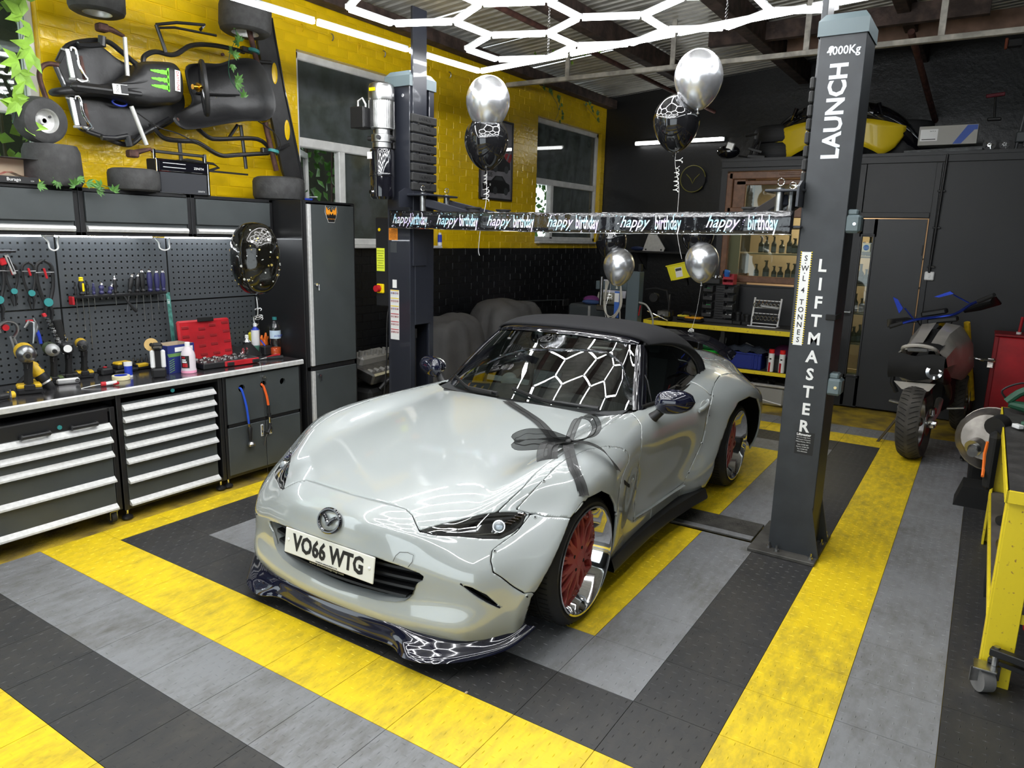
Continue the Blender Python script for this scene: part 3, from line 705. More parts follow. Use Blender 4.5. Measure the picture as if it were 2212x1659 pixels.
# control box
cb = thing('lift_control_box', 'tall black control box with yellow label and red switch on the left lift post', 'control box', (.055, 2.47, 1.5))
BX((0, 0, 0), (.15, .12, .66), None, .008).build('enclosure', 'black', cb)
sticker(cb, (-.020, -.061, .02), (.08, .003, .17), mat('label_lime', (.72, .80, .05), .5), 'warning_label'); b = MB(); b.cyl((-.03, -.06, .24), (-.03, -.064, .24), .012, 12); b.build('button', 'yellow', cb)
for k in range(8): BX((-.02, -.0635, .085 - k * .018), (.066 - .02 * (k % 3 == 2), .0008, .004)).build('label_line', mat('olive_print', (.25, .3, .02), .5) if k == 0 else bpy.data.materials['olive_print'], cb, smooth=0)
BX((-.02, -.066, -.195), (.07, .02, .07), None, .006).build('switch_plate', 'yellow', cb); b = MB(); b.cyl((-.03, -.07, -.195), (-.03, -.11, -.195), .028, 16, .024); b.build('isolator_knob', 'red', cb)
b = MB(); b.tube(smoothpts([(.06, 2.47, 1.17), (.075, 2.43, 1.05), (.07, 2.42, .7), (.02, 2.42, .35), (-.1, 2.44, .12)], 5), .006, 6); tag(b.build('power_cable', 'black'), 'black cable hanging down beside the left lift post', 'cable')
# floor cover plate between the posts
cp = thing('lift_cover_plate', 'grimy steel tread plate cover across the floor between the lift posts', 'cover plate', (1.685, 2.57, .0))
BX((0, 0, .009), (2.46, .29, .012), None, .003).build('plate', 'plategrime', cp)
BX((0, -.118, .016), (2.46, .055, .004), None, .001).build('ramp_edge', 'tg', cp)
b = MB()
for i in range(161):
 for j in range(7):
  x = -1.22 + i * .0152 ; y = -.08 + j * .03; a, c = (.006, .0016) if (i + j) % 2 else (.0016, .006); b.add([(x - a, y, .0151), (x, y - c, .0151), (x + a, y, .0151), (x, y + c, .0151), (x, y, .017)], [(0, 1, 4), (1, 2, 4), (2, 3, 4), (3, 0, 4)])
b.build('tread', 'plategrime', cp, smooth=0)['kind'] = 'stuff'
# ================================================================ BANNER
M['foil'] = mat('black_foil', (.008, .008, .010), .09, 0, 1, bump=.5, bscale=14)
M['holo'] = mat('holographic_foil', (.9, .93, 1.0), .22, .85, emit=(.6, .75, .85), estr=.0)
_m = M['holo'].node_tree; _n = _noise(_m, 9, 2); _r = _m.nodes.new('ShaderNodeValToRGB')
for e in list(_r.color_ramp.elements)[1:]: _r.color_ramp.elements.remove(e)
_r.color_ramp.elements[0].color = (.95, .95, 1, 1); _r.color_ramp.elements[0].position = .3
for p_, c_ in ((.45, (.45, .8, 1, 1)), (.52, (.95, .95, .98, 1)), (.6, (.75, .6, 1, 1)), (.7, (.9, 1, .95, 1))):
 e = _r.color_ramp.elements.new(p_); e.color = c_
_b = _m.nodes['Principled BSDF']; _m.links.new(_n.outputs['Fac'], _r.inputs['Fac']); _m.links.new(_r.outputs['Color'], _b.inputs['Base Color']); _b.inputs['Metallic'].default_value = .25
bn = thing('birthday_banner', 'glossy black happy birthday banner stretched between the two lift posts', 'banner', (.205, 2.325, 1.815))
L_ = 2.785; rows = []; rnd = random.Random(5)
def bsag(t): return -.012 * sin(pi * t) + .004 * t
NB = 140; rip = [rnd.uniform(-.0022, .0022) for _ in range(NB + 1)]
for z, yo in ((.060, 0), (.056, -.003), (.02, .001), (-.02, -.001), (-.053, -.004), (-.058, 0)):
 rows.append([(L_ * i / NB, yo + rip[i] * (1 if abs(z) > .05 else .4), z + bsag(i / NB)) for i in range(NB + 1)])
b = MB(); b.grid(rows); o = b.build('banner_sheet', 'foil', bn, ang=60); md = o.modifiers.new('t', 'SOLIDIFY'); md.thickness = .0015
for zz_, r_ in ((.060, .0022), (-.058, .003)):
 b = MB(); b.tube([(L_ * i / 80, -.002, zz_ + bsag(i / 80) + rnd.uniform(-.0008, .0008)) for i in range(81)], r_, 6); b.build('banner_hem', 'chrome' if zz_ < 0 else 'foil', bn)
pos = [(.05, .36), (.44, .81), (.86, 1.25), (1.32, 1.70), (1.81, 2.22), (2.32, 2.75)]
widths = []
for k, (a, c) in enumerate(pos):
 w = c - a; t = (a + c) / 2 / L_
 # script word: leaning rounded capitals-free hand, built from the text face sheared
 text('happy', .092, 'holo', bn, (a + w * .22, -.0055, bsag(t) + .004), (pi / 2, 0, 0), 'script_word', .0006, .80, shear=.42, bold=.0008)
 text('birthday', .108, 'holo', bn, (a + w * .73, -.0055, bsag(t) + .001), (pi / 2, 0, 0), 'block_word', .0006, .43, bold=.0022)
b = MB()
for k in range(190):
 x = rnd.uniform(.02, L_ - .02); z = rnd.choice([rnd.uniform(.042, .054), rnd.uniform(-.052, -.042), rnd.uniform(-.05, .05)])
 r = rnd.choice([.0016, .002, .0034]); b.cyl((x, -.0045, z + bsag(x / L_)), (x, -.0062, z + bsag(x / L_)), r, 8)
b.build('foil_dots', 'holo', bn)['kind'] = 'stuff'
# ================================================================ CAR
CAR_LOC = (1.68, 1.06, 0.0); CXS = 0.9775
# surface targets: T[i][j] top (i lateral 0..5, j station 0..12)
_T = [
 [(0,-.69,.575),(.2,-.68,.572),(.38,-.635,.562),(.5,-.56,.560),(.62,-.46,.575),(.735,-.35,.575)],
 [(0,-.50,.640),(.22,-.49,.638),(.42,-.45,.632),(.55,-.39,.635),(.67,-.30,.660),(.795,-.22,.62)],
 [(0,-.25,.685),(.24,-.25,.683),(.45,-.23,.678),(.57,-.19,.695),(.70,-.13,.735),(.835,-.09,.685)],
 [(0,.05,.730),(.25,.05,.727),(.46,.05,.712),(.57,.07,.725),(.71,.09,.768),(.855,.1,.71)],
 [(0,.33,.765),(.25,.33,.762),(.46,.33,.746),(.57,.34,.750),(.70,.35,.785),(.835,.36,.72)],
 [(0,.60,.797),(.25,.62,.792),(.46,.66,.778),(.58,.68,.775),(.69,.68,.790),(.805,.66,.725)],
 [(0,.84,.80),(.25,.86,.80),(.46,.89,.79),(.60,.90,.785),(.70,.90,.788),(.79,.90,.715)],
 [(0,1.2,.78),(.25,1.2,.78),(.46,1.2,.78),(.60,1.2,.785),(.705,1.2,.788),(.795,1.2,.715)],
 [(0,1.6,.78),(.25,1.6,.78),(.46,1.6,.78),(.60,1.6,.80),(.715,1.6,.805),(.815,1.6,.73)],
 [(0,1.95,.83),(.25,1.95,.83),(.46,1.95,.835),(.60,1.95,.85),(.73,1.95,.84),(.85,1.95,.76)],
 [(0,2.3,.895),(.25,2.3,.895),(.45,2.3,.885),(.60,2.3,.870),(.74,2.3,.835),(.87,2.3,.76)],
 [(0,2.65,.885),(.25,2.65,.885),(.44,2.65,.872),(.58,2.65,.850),(.71,2.63,.80),(.85,2.6,.71)],
 [(0,3.0,.865),(.25,2.99,.862),(.44,2.95,.845),(.56,2.90,.815),(.67,2.84,.765),(.78,2.76,.68)]]
_S = [  # rows k=1..5 for each station
 [(.775,-.455,.48),(.79,-.49,.38),(.79,-.50,.29),(.78,-.50,.20),(.765,-.48,.13)],
 [(.86,-.28,.53),(.885,-.38,.42),(.865,-.41,.33),(.82,-.42,.22),(.80,-.41,.14)],
 [(.89,-.10,.61),(.895,-.1,.5),(.885,-.1,.38),(.85,-.1,.28),(.82,-.1,.18)],
 [(.895,.10,.62),(.895,.1,.5),(.885,.1,.38),(.86,.1,.28),(.83,.1,.18)],
 [(.88,.34,.61),(.885,.32,.48),(.88,.31,.37),(.865,.3,.27),(.84,.3,.18)],
 [(.83,.62,.60),(.82,.60,.48),(.82,.58,.37),(.83,.56,.27),(.82,.55,.18)],
 [(.815,.9,.60),(.80,.9,.48),(.79,.9,.37),(.805,.9,.27),(.80,.9,.18)],
 [(.82,1.2,.60),(.805,1.2,.48),(.79,1.2,.37),(.80,1.2,.27),(.80,1.2,.18)],
 [(.845,1.55,.60),(.84,1.5,.48),(.83,1.45,.37),(.825,1.4,.27),(.81,1.4,.18)],
 [(.905,1.9,.65),(.925,1.8,.49),(.925,1.7,.37),(.91,1.66,.27),(.87,1.63,.18)],
 [(.94,2.3,.67),(.95,2.3,.52),(.945,2.3,.38),(.93,2.3,.27),(.90,2.3,.18)],
 [(.925,2.65,.63),(.935,2.68,.49),(.925,2.7,.37),(.905,2.7,.27),(.87,2.7,.18)],
 [(.83,2.87,.58),(.84,2.91,.47),(.83,2.93,.37),(.82,2.92,.27),(.80,2.9,.18)]]
_F = [  # front rows k=1..5, i=0..4
 [(0,-.728,.49),(.2,-.72,.487),(.38,-.688,.48),(.52,-.63,.475),(.655,-.55,.475)],
 [(0,-.740,.405),(.2,-.732,.403),(.38,-.705,.397),(.52,-.662,.39),(.68,-.60,.382)],
 [(0,-.715,.28),(.2,-.71,.28),(.38,-.688,.28),(.52,-.655,.285),(.68,-.60,.285)],
 [(0,-.738,.19),(.2,-.732,.19),(.38,-.71,.19),(.53,-.68,.19),(.67,-.625,.195)],
 [(0,-.715,.125),(.2,-.71,.125),(.38,-.69,.125),(.52,-.655,.125),(.66,-.60,.125)]]
_B = [
 [(0,3.06,.75),(.25,3.05,.745),(.44,3.02,.73),(.57,2.98,.70),(.70,2.93,.64)],
 [(0,3.08,.62),(.25,3.07,.62),(.44,3.05,.60),(.58,3.01,.57),(.72,2.97,.52)],
 [(0,3.1,.5),(.25,3.09,.5),(.44,3.07,.48),(.58,3.03,.45),(.72,2.99,.41)],
 [(0,3.08,.35),(.25,3.07,.35),(.44,3.05,.34),(.58,3.02,.32),(.72,2.98,.3)],
 [(0,3.0,.2),(.25,3.0,.2),(.44,2.98,.2),(.58,2.96,.2),(.71,2.94,.19)]]
def body_cage():
 vs = []; ix = {}
 def vid(p):
  p = (p[0] * CXS, p[1], p[2])
  k = (round(p[0], 4), round(p[1], 4), round(p[2], 4))
  if k not in ix: ix[k] = len(vs); vs.append(Vector(p))
  return ix[k]
 fs = []
 def mir(p): return (-p[0], p[1], p[2])
 def quad(a, b, c, d):
  fs.append((vid(a), vid(b), vid(c), vid(d))); fs.append((vid(mir(d)), vid(mir(c)), vid(mir(b)), vid(mir(a))))
 nJ = len(_T)
 for j in range(nJ - 1):
  for i in range(5): quad(_T[j][i], _T[j][i + 1], _T[j + 1][i + 1], _T[j + 1][i])
 S = lambda k, j: _T[j][5] if k == 0 else _S[j][k - 1]
 for j in range(nJ - 1):
  for k in range(5): quad(S(k, j), S(k + 1, j), S(k + 1, j + 1), S(k, j + 1))
 def F(i, k):
  if i == 5: return S(k, 0)
  return _T[0][i] if k == 0 else _F[k - 1][i]
 def Bk(i, k):
  if i == 5: return S(k, nJ - 1)
  return _T[nJ - 1][i] if k == 0 else _B[k - 1][i]
 for i in range(5):
  for k in range(5):
   quad(F(i, k), F(i, k + 1), F(i + 1, k + 1), F(i + 1, k))
   quad(Bk(i, k), Bk(i + 1, k), Bk(i + 1, k + 1), Bk(i, k + 1))
 return vs, fs
def body_surface(level=3):
 vs, fs = body_cage(); tgt = [v.copy() for v in vs]; cur = [v.copy() for v in vs]
 for it in range(5):
  me = bpy.data.meshes.new('tmp'); me.from_pydata([tuple(v) for v in cur], [], fs); me.update()
  ob = bpy.data.objects.new('tmp', me); C.objects.link(ob)
  md = ob.modifiers.new('s', 'SUBSURF'); md.levels = 2 if it < 4 else level; md.subdivision_type = 'CATMULL_CLARK'
  dg = bpy.context.evaluated_depsgraph_get(); ev = ob.evaluated_get(dg); em = ev.to_mesh()
  if it < 4:
   for i in range(len(cur)): cur[i] += (tgt[i] - em.vertices[i].co) * 0.8
   ev.to_mesh_clear(); bpy.data.objects.remove(ob); bpy.data.meshes.remove(me)
  else:
   V_ = [v.co.copy() for v in em.vertices]; F_ = [tuple(p.vertices) for p in em.polygons]
   N_ = [v.normal.copy() for v in em.vertices]
   ev.to_mesh_clear(); bpy.data.objects.remove(ob); bpy.data.meshes.remove(me)
 return V_, F_, N_
import numpy as np
def sdpoly(P, poly):
 """signed distance (positive inside) of points P (n,2) to polygon"""
 A = np.array(poly, float); B = np.roll(A, -1, 0); n = len(P)
 d = np.full(n, 1e9); ins = np.zeros(n, bool)
 for a, b in zip(A, B):
  e = b - a; w = P - a
  t = np.clip((w @ e) / max(e @ e, 1e-12), 0, 1)
  q = w - t[:, None] * e; d = np.minimum(d, np.hypot(q[:, 0], q[:, 1]))
  c = (a[1] > P[:, 1]) != (b[1] > P[:, 1])
  with np.errstate(divide='ignore', invalid='ignore'):
   xi = a[0] + (P[:, 1] - a[1]) / (b[1] - a[1] if b[1] != a[1] else 1e-12) * e[0]
  ins ^= c & (P[:, 0] < xi)
 return np.where(ins, d, -d)
def clip(V, F, g):
 out = []; fo = []; idx = {}; cut = {}
 def keep(i):
  if i not in idx: idx[i] = len(out); out.append(V[i])
  return idx[i]
 def cross(i, j):
  k = (i, j) if i < j else (j, i)
  if k not in cut:
   a, b = k; t = g[a] / (g[a] - g[b]); cut[k] = len(out); out.append(V[a].lerp(V[b], float(t)))
  return cut[k]
 pos = g >= 0
 for f in F:
  s = [pos[i] for i in f]
  if all(s): fo.append(tuple(keep(i) for i in f))
  elif any(s):
   r = []
   for q in range(len(f)):
    a = f[q]; b = f[(q + 1) % len(f)]
    if pos[a]: r.append(keep(a))
    if pos[a] != pos[b]: r.append(cross(a, b))
   if len(r) >= 3: fo.append(tuple(r))
 return out, fo
car = thing('sports_car', 'pale grey roadster with black soft top, red wheels and black bow on its wing', 'car', CAR_LOC)
BV, BF, BN = body_surface(4)
_A = np.array([tuple(v) for v in BV]); AX = np.abs(_A[:, 0]); AY = _A[:, 1]; AZ = _A[:, 2]
XY = np.stack([AX, AY], 1); YZ = np.stack([AY, AZ], 1); XZ = np.stack([AX, AZ], 1); YU = np.stack([AY, AX - AZ], 1)
def sp2(p, n=4): return [(q[0], q[1]) for q in smoothpts([(a[0], a[1], 0) for a in p], n, True)]
HOOD = [(-.2,-.61),(0,-.612),(.115,-.607),(.30,-.588),(.345,-.60),(.375,-.618),(.408,-.632),(.472,-.560),(.574,-.458),(.625,-.408),(.663,-.26),(.683,-.025),(.683,.287),(.660,.60),(.637,.782),(.55,.745),(.40,.70),(.267,.672),(0,.636),(-.2,.636)]
HL = [(.410,-.630),(.475,-.556),(.576,-.452),(.651,-.379),(.717,-.318),(.724,-.362),(.713,-.405),(.684,-.458),(.622,-.505),(.545,-.552),(.465,-.604)]
GR = [(-.2,.436),(0,.437),(.12,.435),(.27,.426),(.38,.413),(.45,.397),(.468,.385),(.462,.365),(.436,.345),(.415,.29),(.385,.262),(.34,.247),(.26,.235),(.05,.225),(-.2,.225)]
SLIT = [(.615,.374),(.655,.364),(.70,.335),(.745,.272),(.72,.285),(.68,.315),(.645,.345)]
def yu(P): return [(y, x - z) for x, y, z in P]
A_ = [(.733,-.311,.591),(.724,-.397,.543),(.678,-.506,.492),(.69,-.532,.458),(.71,-.543,.42),(.80,-.473,.316),(.82,-.435,.306)]
B4 = [(.861,-.198,.569),(.778,-.275,.583),(.745,-.293,.592)]
BUMP = [(-1.2,-1.2),(-.55,-1.2),(-.55,-.16),(-.50,-.01),(-.42,.10),(-.33,.125)] + yu(A_) + [(-.36,.60),(-.36,1.2),(-1.2,1.2)]
FLOW = yu(A_) + [(-.2,.60),(.1,.45),(-.10,.25)] + yu(B4)
CT = [(.680,-.338,.611),(.695,-.273,.65),(.712,-.19,.698),(.722,-.10,.735),(.728,-.015,.757),(.748,.157,.763),(.781,.294,.75),(.808,.385,.728),(.822,.43,.705),(.832,.448,.68),(.845,.42,.655),(.855,.36,.640),(.862,.305,.615),(.868,.268,.57),(.87,.255,.50)]
FUP = [(-.31,.130)] + yu(CT) + [(.262,.46),(0,.50),(-.10,.25)] + yu(B4)
DOOR = [(.86,-.25),(.825,-.12),(.77,.0),(.69,.08),(.625,.20),(.645,.30),(.675,.37),(.65,.45),(.615,.53),(1.385,.53),(1.412,.49),(1.554,.349),(1.632,.189),(1.70,.11),(1.765,.065),(1.755,.02),(1.74,-.14),(1.74,-.25)]
RFL = [(2.08,-.07),(1.93,-.03),(1.82,.02),(1.778,.055),(1.632,.189),(1.554,.349),(1.412,.49),(1.36,.55),(1.28,.75),(2.8,.75),(2.88,.50),(2.84,.32),(2.68,.13),(2.45,.0),(2.25,-.05)]
AFR = [(-.41,-.3),(-.425,.2),(-.445,.305),(-.40,.385),(-.335,.45),(-.198,.569),(-.065,.622),(.061,.619),(.161,.568),(.225,.50),(.262,.42),(.285,.30),(.292,.15),(.292,-.3)]
ARR = [(1.655,-.3),(1.65,.22),(1.66,.36),(1.755,.465),(1.897,.596),(2.061,.669),(2.274,.672),(2.47,.62),(2.61,.50),(2.68,.36),(2.70,.2),(2.70,-.3)]
CAB = [(-.2,.636),(0,.636),(.267,.672),(.40,.70),(.55,.745),(.637,.782),(.665,.86),(.675,1.2),(.68,1.6),(.655,1.85),(.60,2.05),(.50,2.16),(.3,2.24),(-.2,2.26)]
BOOT = [(-.2,2.42),(.30,2.42),(.56,2.40),(.60,2.6),(.55,2.9),(.4,3.0),(-.2,3.02)]
big = 1e3
dH = np.where(AZ > .5, sdpoly(XY, HOOD), -big); dHL = np.where(AZ > .48, sdpoly(XY, HL), -big)
dG = np.where(AY < -.4, sdpoly(XZ, GR), -big); dS = np.where(AY < -.4, sdpoly(XZ, SLIT), -big)
dB = sdpoly(YU, BUMP); dFL = np.where(AX > .55, sdpoly(YU, FLOW), -big); dFU = np.where(AX > .55, sdpoly(YU, FUP), -big)
dD = np.where(AX > .6, sdpoly(YU, DOOR), -big); dR = np.where(AX > .6, sdpoly(YU, RFL), -big)
dAF = np.where(AX > .5, sdpoly(YZ, AFR), -big); dAR = np.where(AX > .5, sdpoly(YZ, ARR), -big)
dC = np.where(AZ > .6, sdpoly(XY, CAB), -big); dBT = np.where((AZ > .7) & (AY > 2), sdpoly(XY, BOOT), -big)
gap = .0018
mn = lambda *a: np.minimum.reduce(a)
_sol = []
def panel(name, g, m='carwhite', th=.012, label=None, V=BV):
 v, f = clip(V, BF, g)
 b = MB(); b.v = v; b.f = f; b.mi = [0] * len(f)
 o = b.build(name, m, car, ang=50, label=label)
 if th:
  md = o.modifiers.new('thickness', 'SOLIDIFY'); md.thickness = th; md.offset = -1
  md.use_rim = True
 return o
def side(sgn): return np.where(_A[:, 0] * sgn > 0, big, -big)
panel('hood', mn(dH - gap, -dHL - gap))
panel('front_bumper', mn(dB - gap, -dH - gap, -dHL - gap * 2, -dG, -dS, -dFL - gap, -dFU - gap, -dAF))
for sg in (1, -1):
 s_ = side(sg)
 panel('front_flare', mn(dFL - gap, -dAF, -dHL - gap, s_), label='lower front wheel arch flare')
 panel('front_flare', mn(dFU - gap, -dFL - gap, -dH - gap, -dAF, -dHL - gap, s_), label='upper front wheel arch flare')
 panel('front_wing', mn(-dB - gap, -dFL - gap, -dFU - gap, -dH - gap, -dHL - gap, -dAF, -dD - gap, -dC, .9 - AY, s_))
 panel('door_panel', mn(dD - gap, -dC, s_))
 panel('rear_flare', mn(dR - gap, -dAR, s_))
 # headlight: cover glass, black bowl, lens, reflector
 inn = [v - n * .035 for v, n in zip(BV, BN)]
M['clear'] = thin_glass('clear_cover', (.92, .94, .94), 1.6); M['screen'] = thin_glass('windscreen_glass', (.42, .47, .45), 2.2); M['sideglass'] = thin_glass('side_glass', (.35, .40, .38), 1.6)
panel('rear_quarter', mn(AY - .9 - .001, -dD - gap, -dR - gap, -dC, -dBT - gap, -dAR))
panel('boot_lid', mn(dBT - gap, big + 0 * AX))
# dark shell behind the gaps
shell = [v - n * .016 for v, n in zip(BV, BN)]
panel('inner_shell', mn(-dAF - .004, -dAR - .004, -dC - .01, -dG - .004, -dHL - .002, -dS + 0 * AX), 'blackmatt', 0, V=shell)
for sg in (1, -1):
 s_ = side(sg)
 hl = panel('headlight', mn(dHL, s_), 'clear', 0)
 v, f = clip([v - n * .004 for v, n in zip(BV, BN)], BF, mn(dHL + .002, .008 - dHL, s_))
 b = MB(); b.v = v; b.f = f; b.mi = [0] * len(f); b.build('seal', 'blackmatt', car).parent = hl
 v, f = clip(inn, BF, mn(dHL + .004, s_)); b = MB(); b.v = v; b.f = f; b.mi = [0] * len(f); b.build('bowl', 'blackgloss', hl)
 b = MB(); c = Vector((sg * .655, -.425, .560)); q = Vector((sg * .45, -1, .25)).normalized()
 b.cyl(c - q * .045, c + q * .006, .026, 24); b.build('lens_barrel', 'chrome', hl)
 b = MB(); b.ell((0, 0, 0), (.022, .022, .012), 20, 10, Matrix.Translation(c + q * .006) @ q.to_track_quat('Z', 'Y').to_matrix().to_4x4()); b.build('projector_lens', mat('lens', (.5, .55, .6), .02, 0, 1, trans=.6), hl)
 b = MB()
 for k in range(5):
  p = Vector((sg * (.680 + .006 * k), -.40 + .016 * k, .562 + .006 * k)); b.box(p, (.03, .004, .028), (0.5, 0.2, sg * .7))
 b.build('reflector', 'chrome', hl)
 b = MB(); b.tube([(sg * .44, -.60, .538), (sg * .52, -.55, .535), (sg * .60, -.49, .532), (sg * .66, -.44, .535)], .004, 6); b.build('running_light', 'chrome', hl)
 b = MB(); b.tube([(sg * .44, -.585, .552), (sg * .52, -.505, .565), (sg * .60, -.425, .575), (sg * .69, -.345, .58)], .008, 6); b.build('brow', 'black', hl)
# ---------------- grille, plate, badge
gr = thing('grille', None, None, (0, 0, 0)); gr.parent = car
b = MB()
rows = [[(x, -.60 + .28 * x * x, z) for x in [(-.5 + i * .1) for i in range(11)]] for z in (.20, .46)]; b.grid(rows); b.build('grille_back', 'blackmatt', gr)
for k, z in enumerate((.262, .302, .342, .382)):
 w = (.37, .425, .44, .455)[k]; b = MB()
 xs = [-w + 2 * w * i / 24 for i in range(25)]
 yy = lambda x: -.705 + .30 * x * x
 b.grid([[(x, yy(x) + .03, z + .010) for x in xs], [(x, yy(x) - .004, z + .009) for x in xs], [(x, yy(x) - .008, z) for x in xs], [(x, yy(x) + .03, z - .012) for x in xs]])
 b.build('grille_slat', 'black', gr)
b = MB(); xs = [-.46 + .92 * i / 24 for i in range(25)]
lipz = [q for q in GR if q[0] >= 0]
ring = [(x, z) for x, z in GR[1:-1]]; ring = ring + [(-x, z) for x, z in ring[::-1] if x > 0.01]
pts = [(x, -.735 + .27 * x * x, z) for x, z in ring]
b.grid([[(x, y, z) for x, y, z in pts], [(x * .985, y + .055, .325 + (z - .325) * .95) for x, y, z in pts]], True); b.build('grille_surround', 'carwhite', gr, ang=60)
pl = thing('number_plate', None, None, (0, -.745, .378), rot=(rad(-8), 0, 0)); pl.parent = car
b = MB(); b.box((0, .012, -.036), (.50, .008, .05), None, .003); b.build('plate_surround', 'black', pl)
b = MB(); b.box((0, 0, 0), (.535, .007, .112), None, .003); b.build('plate', mat('plate_white', (.78, .77, .70), .35), pl)
text('VO66 WTG', .100, 'black', pl, (0, -.0045, -.001), (pi / 2, 0, 0), 'plate_characters', .0006, .83, bold=.0036)
text('DONALDS GARAGE IPSWICH LTD', .0085, 'black', pl, (0, -.0045, -.0475), (pi / 2, 0, 0), 'small_print', .0004)
text('www.thedonaldsgroup.com', .0125, mat('grey_print', (.45, .42, .3), .5), pl, (-.01, .0075, -.0655), (pi / 2, 0, 0), 'dealer_lettering', .0004, 1.5)
for sx in (-1, 1):
 b = MB(); b.ell((sx * .243, -.004, .005), (.008, .004, .008), 12, 6); b.build('screw_cap', 'white', pl)
bd = thing('badge', None, None, (.0, -.728, .523), rot=(rad(-22), 0, 0)); bd.parent = car
b = MB(); b.tube([(cos(a) * .062, -.004, sin(a) * .048) for a in [2 * pi * i / 36 for i in range(36)]], .0082, 8, True); b.build('badge_ring', 'blackgloss', bd)
b = MB()
for sx in (-1, 1):
 b.tube(smoothpts([(sx * .056, -.005, .019), (sx * .034, -.006, .017), (sx * .016, -.007, .004), (0, -.007, -.018)], 5), [.005] * 5 + [.008] * 6 + [.009] * 5, 8)
b.build('badge_wings', 'blackgloss', bd)
# tow cover, slits, screws, vents
b = MB(); tp = [(.343, -.716, .43), (.352, -.71, .455), (.365, -.70, .470), (.40, -.692, .474), (.425, -.686, .468), (.422, -.692, .44), (.408, -.70, .418)]
b.tube([(x, y - .001, z) for x, y, z in tp], .0011, 5); b.build('tow_eye_cover', 'black', car)
for sg in (1, -1):
 b = MB(); o_ = [(sg * x, -.595 + (x - .62) * .65, z) for x, z in SLIT]; b.add(o_, [tuple(range(len(o_)))]); b.build('side_intake', 'blackmatt', car)
 b = MB(); 
 b.tube([(sg * (x - .004), -.622 + (x - .62) * .70, z + .003) for x, z in (SLIT[0], SLIT[-1], SLIT[-2], SLIT[-3], SLIT[3])], .004, 6); b.build('intake_trim', 'blackgloss', car)
for sg in (1, -1):
 for (x, y, z) in [(.748,-.305,.577),(.688,-.497,.484),(.816,-.462,.322),(.718,-.18,.698),(.789,.305,.745),(.822,.42,.705),(.814,.559,.523),(.813,1.785,.743),(.836,1.656,.64),(.837,1.556,.482),(.811,1.424,.323),(.762,2.0,.818)]:
  p = Vector((sg * x, y, z)); i = int(np.argmin(((_A - np.array(p)) ** 2).sum(1))); n = BN[i]; p = BV[i].copy()
  b = MB(); b.cyl(p + n * .0, p + n * .003, .0085, 12, .007); b.build('screw_boss', 'carwhite', car)
  b = MB(); b.cyl(p + n * .002, p + n * .0045, .004, 10); b.build('screw', 'black', car)
 for k in range(5):
  b = MB(); y = .345 + k * .026; z = .575 - k * .012
  b.ell((0, 0, 0), (.004, .007, .019), 10, 6, Matrix.Translation((sg * (.862 - k * .006), y, z)) @ Euler((rad(35), 0, 0)).to_matrix().to_4x4()); b.build('vent_louvre', 'blackmatt', car)
 # flared arch liner + skirt
 for (yc, zc, ra, x0, x1) in ((-.06, .27, .385, .52, .72), (2.2, .28, .45, .52, .78)):
  b = MB(); b.grid([[(sg * x, yc + ra * cos(a), zc + ra * .95 * sin(a)) for a in [pi * i / 24 for i in range(25)]] for x in (x0, x1)])
  b.add([(sg * x0, yc + ra * cos(a), zc + ra * .95 * sin(a)) for a in [pi * i / 24 for i in range(25)]], [tuple(range(25))])
  b.build('wheel_well', 'blackmatt', car)
 b = MB(); ys = [.30, .5, .8, 1.1, 1.4, 1.6]
 xo = [.835, .825, .815, .82, .845, .87]
 b.grid([[(sg * (x - .06), y, .19) for x, y in zip(xo, ys)], [(sg * x, y, .185) for x, y in zip(xo, ys)], [(sg * (x + .018), y, .135) for x, y in zip(xo, ys)], [(sg * (x + .015), y, .122) for x, y in zip(xo, ys)], [(sg * (x - .08), y, .125) for x, y in zip(xo, ys)]])
 b.build('side_skirt', 'black', car)
 b = MB(); b.tube([(sg * .80, .66, .285), (sg * .79, .9, .262), (sg * .795, 1.2, .258), (sg * .81, 1.36, .262)], .010, 6, flat=.5); b.build('sill_crease', 'carwhite', car)
# underbody
b = MB(); b.box((0, 1.15, .16), (1.0, 3.3, .10)); b.box((0, 1.15, .16), (1.5, 1.2, .08)); b.build('underbody', 'blackmatt', car)
# ---------------- splitter
half = [  # inner, mid, outer(top), outer low
 [(0,-.66,.158),(.2,-.66,.158),(.34,-.655,.155),(.42,-.63,.148),(.52,-.60,.143),(.62,-.55,.143),(.71,-.47,.155),(.765,-.40,.17)],
 [(0,-.722,.150),(.2,-.718,.150),(.34,-.708,.147),(.43,-.688,.135),(.54,-.645,.130),(.64,-.575,.135),(.73,-.49,.155),(.78,-.42,.178)],
 [(0,-.740,.118),(.2,-.733,.118),(.34,-.722,.114),(.43,-.728,.100),(.545,-.695,.098),(.655,-.615,.105),(.75,-.51,.125),(.80,-.42,.165)],
 [(0,-.748,.082),(.2,-.741,.082),(.345,-.730,.080),(.44,-.762,.076),(.56,-.728,.078),(.675,-.635,.085),(.775,-.52,.110),(.83,-.41,.165)],
 [(0,-.742,.068),(.2,-.736,.068),(.345,-.724,.066),(.44,-.752,.062),(.56,-.720,.064),(.67,-.628,.072),(.768,-.515,.098),(.822,-.408,.155)],
 [(0,-.60,.085),(.2,-.60,.085),(.34,-.58,.085),(.42,-.56,.085),(.52,-.52,.09),(.60,-.48,.10),(.66,-.44,.12),(.70,-.40,.15)]]
b = MB(); rows = []
for r in half:
 full = [(-x, y, z) for x, y, z in r[::-1]] + r[1:]
 rows.append(smoothpts(full, 5))
dense = []
cols = len(rows[0])
for c in range(cols): dense.append(smoothpts([rows[k][c] for k in range(6)], 4))
b.grid(dense); b.build('front_splitter', 'navygloss', car, ang=60)
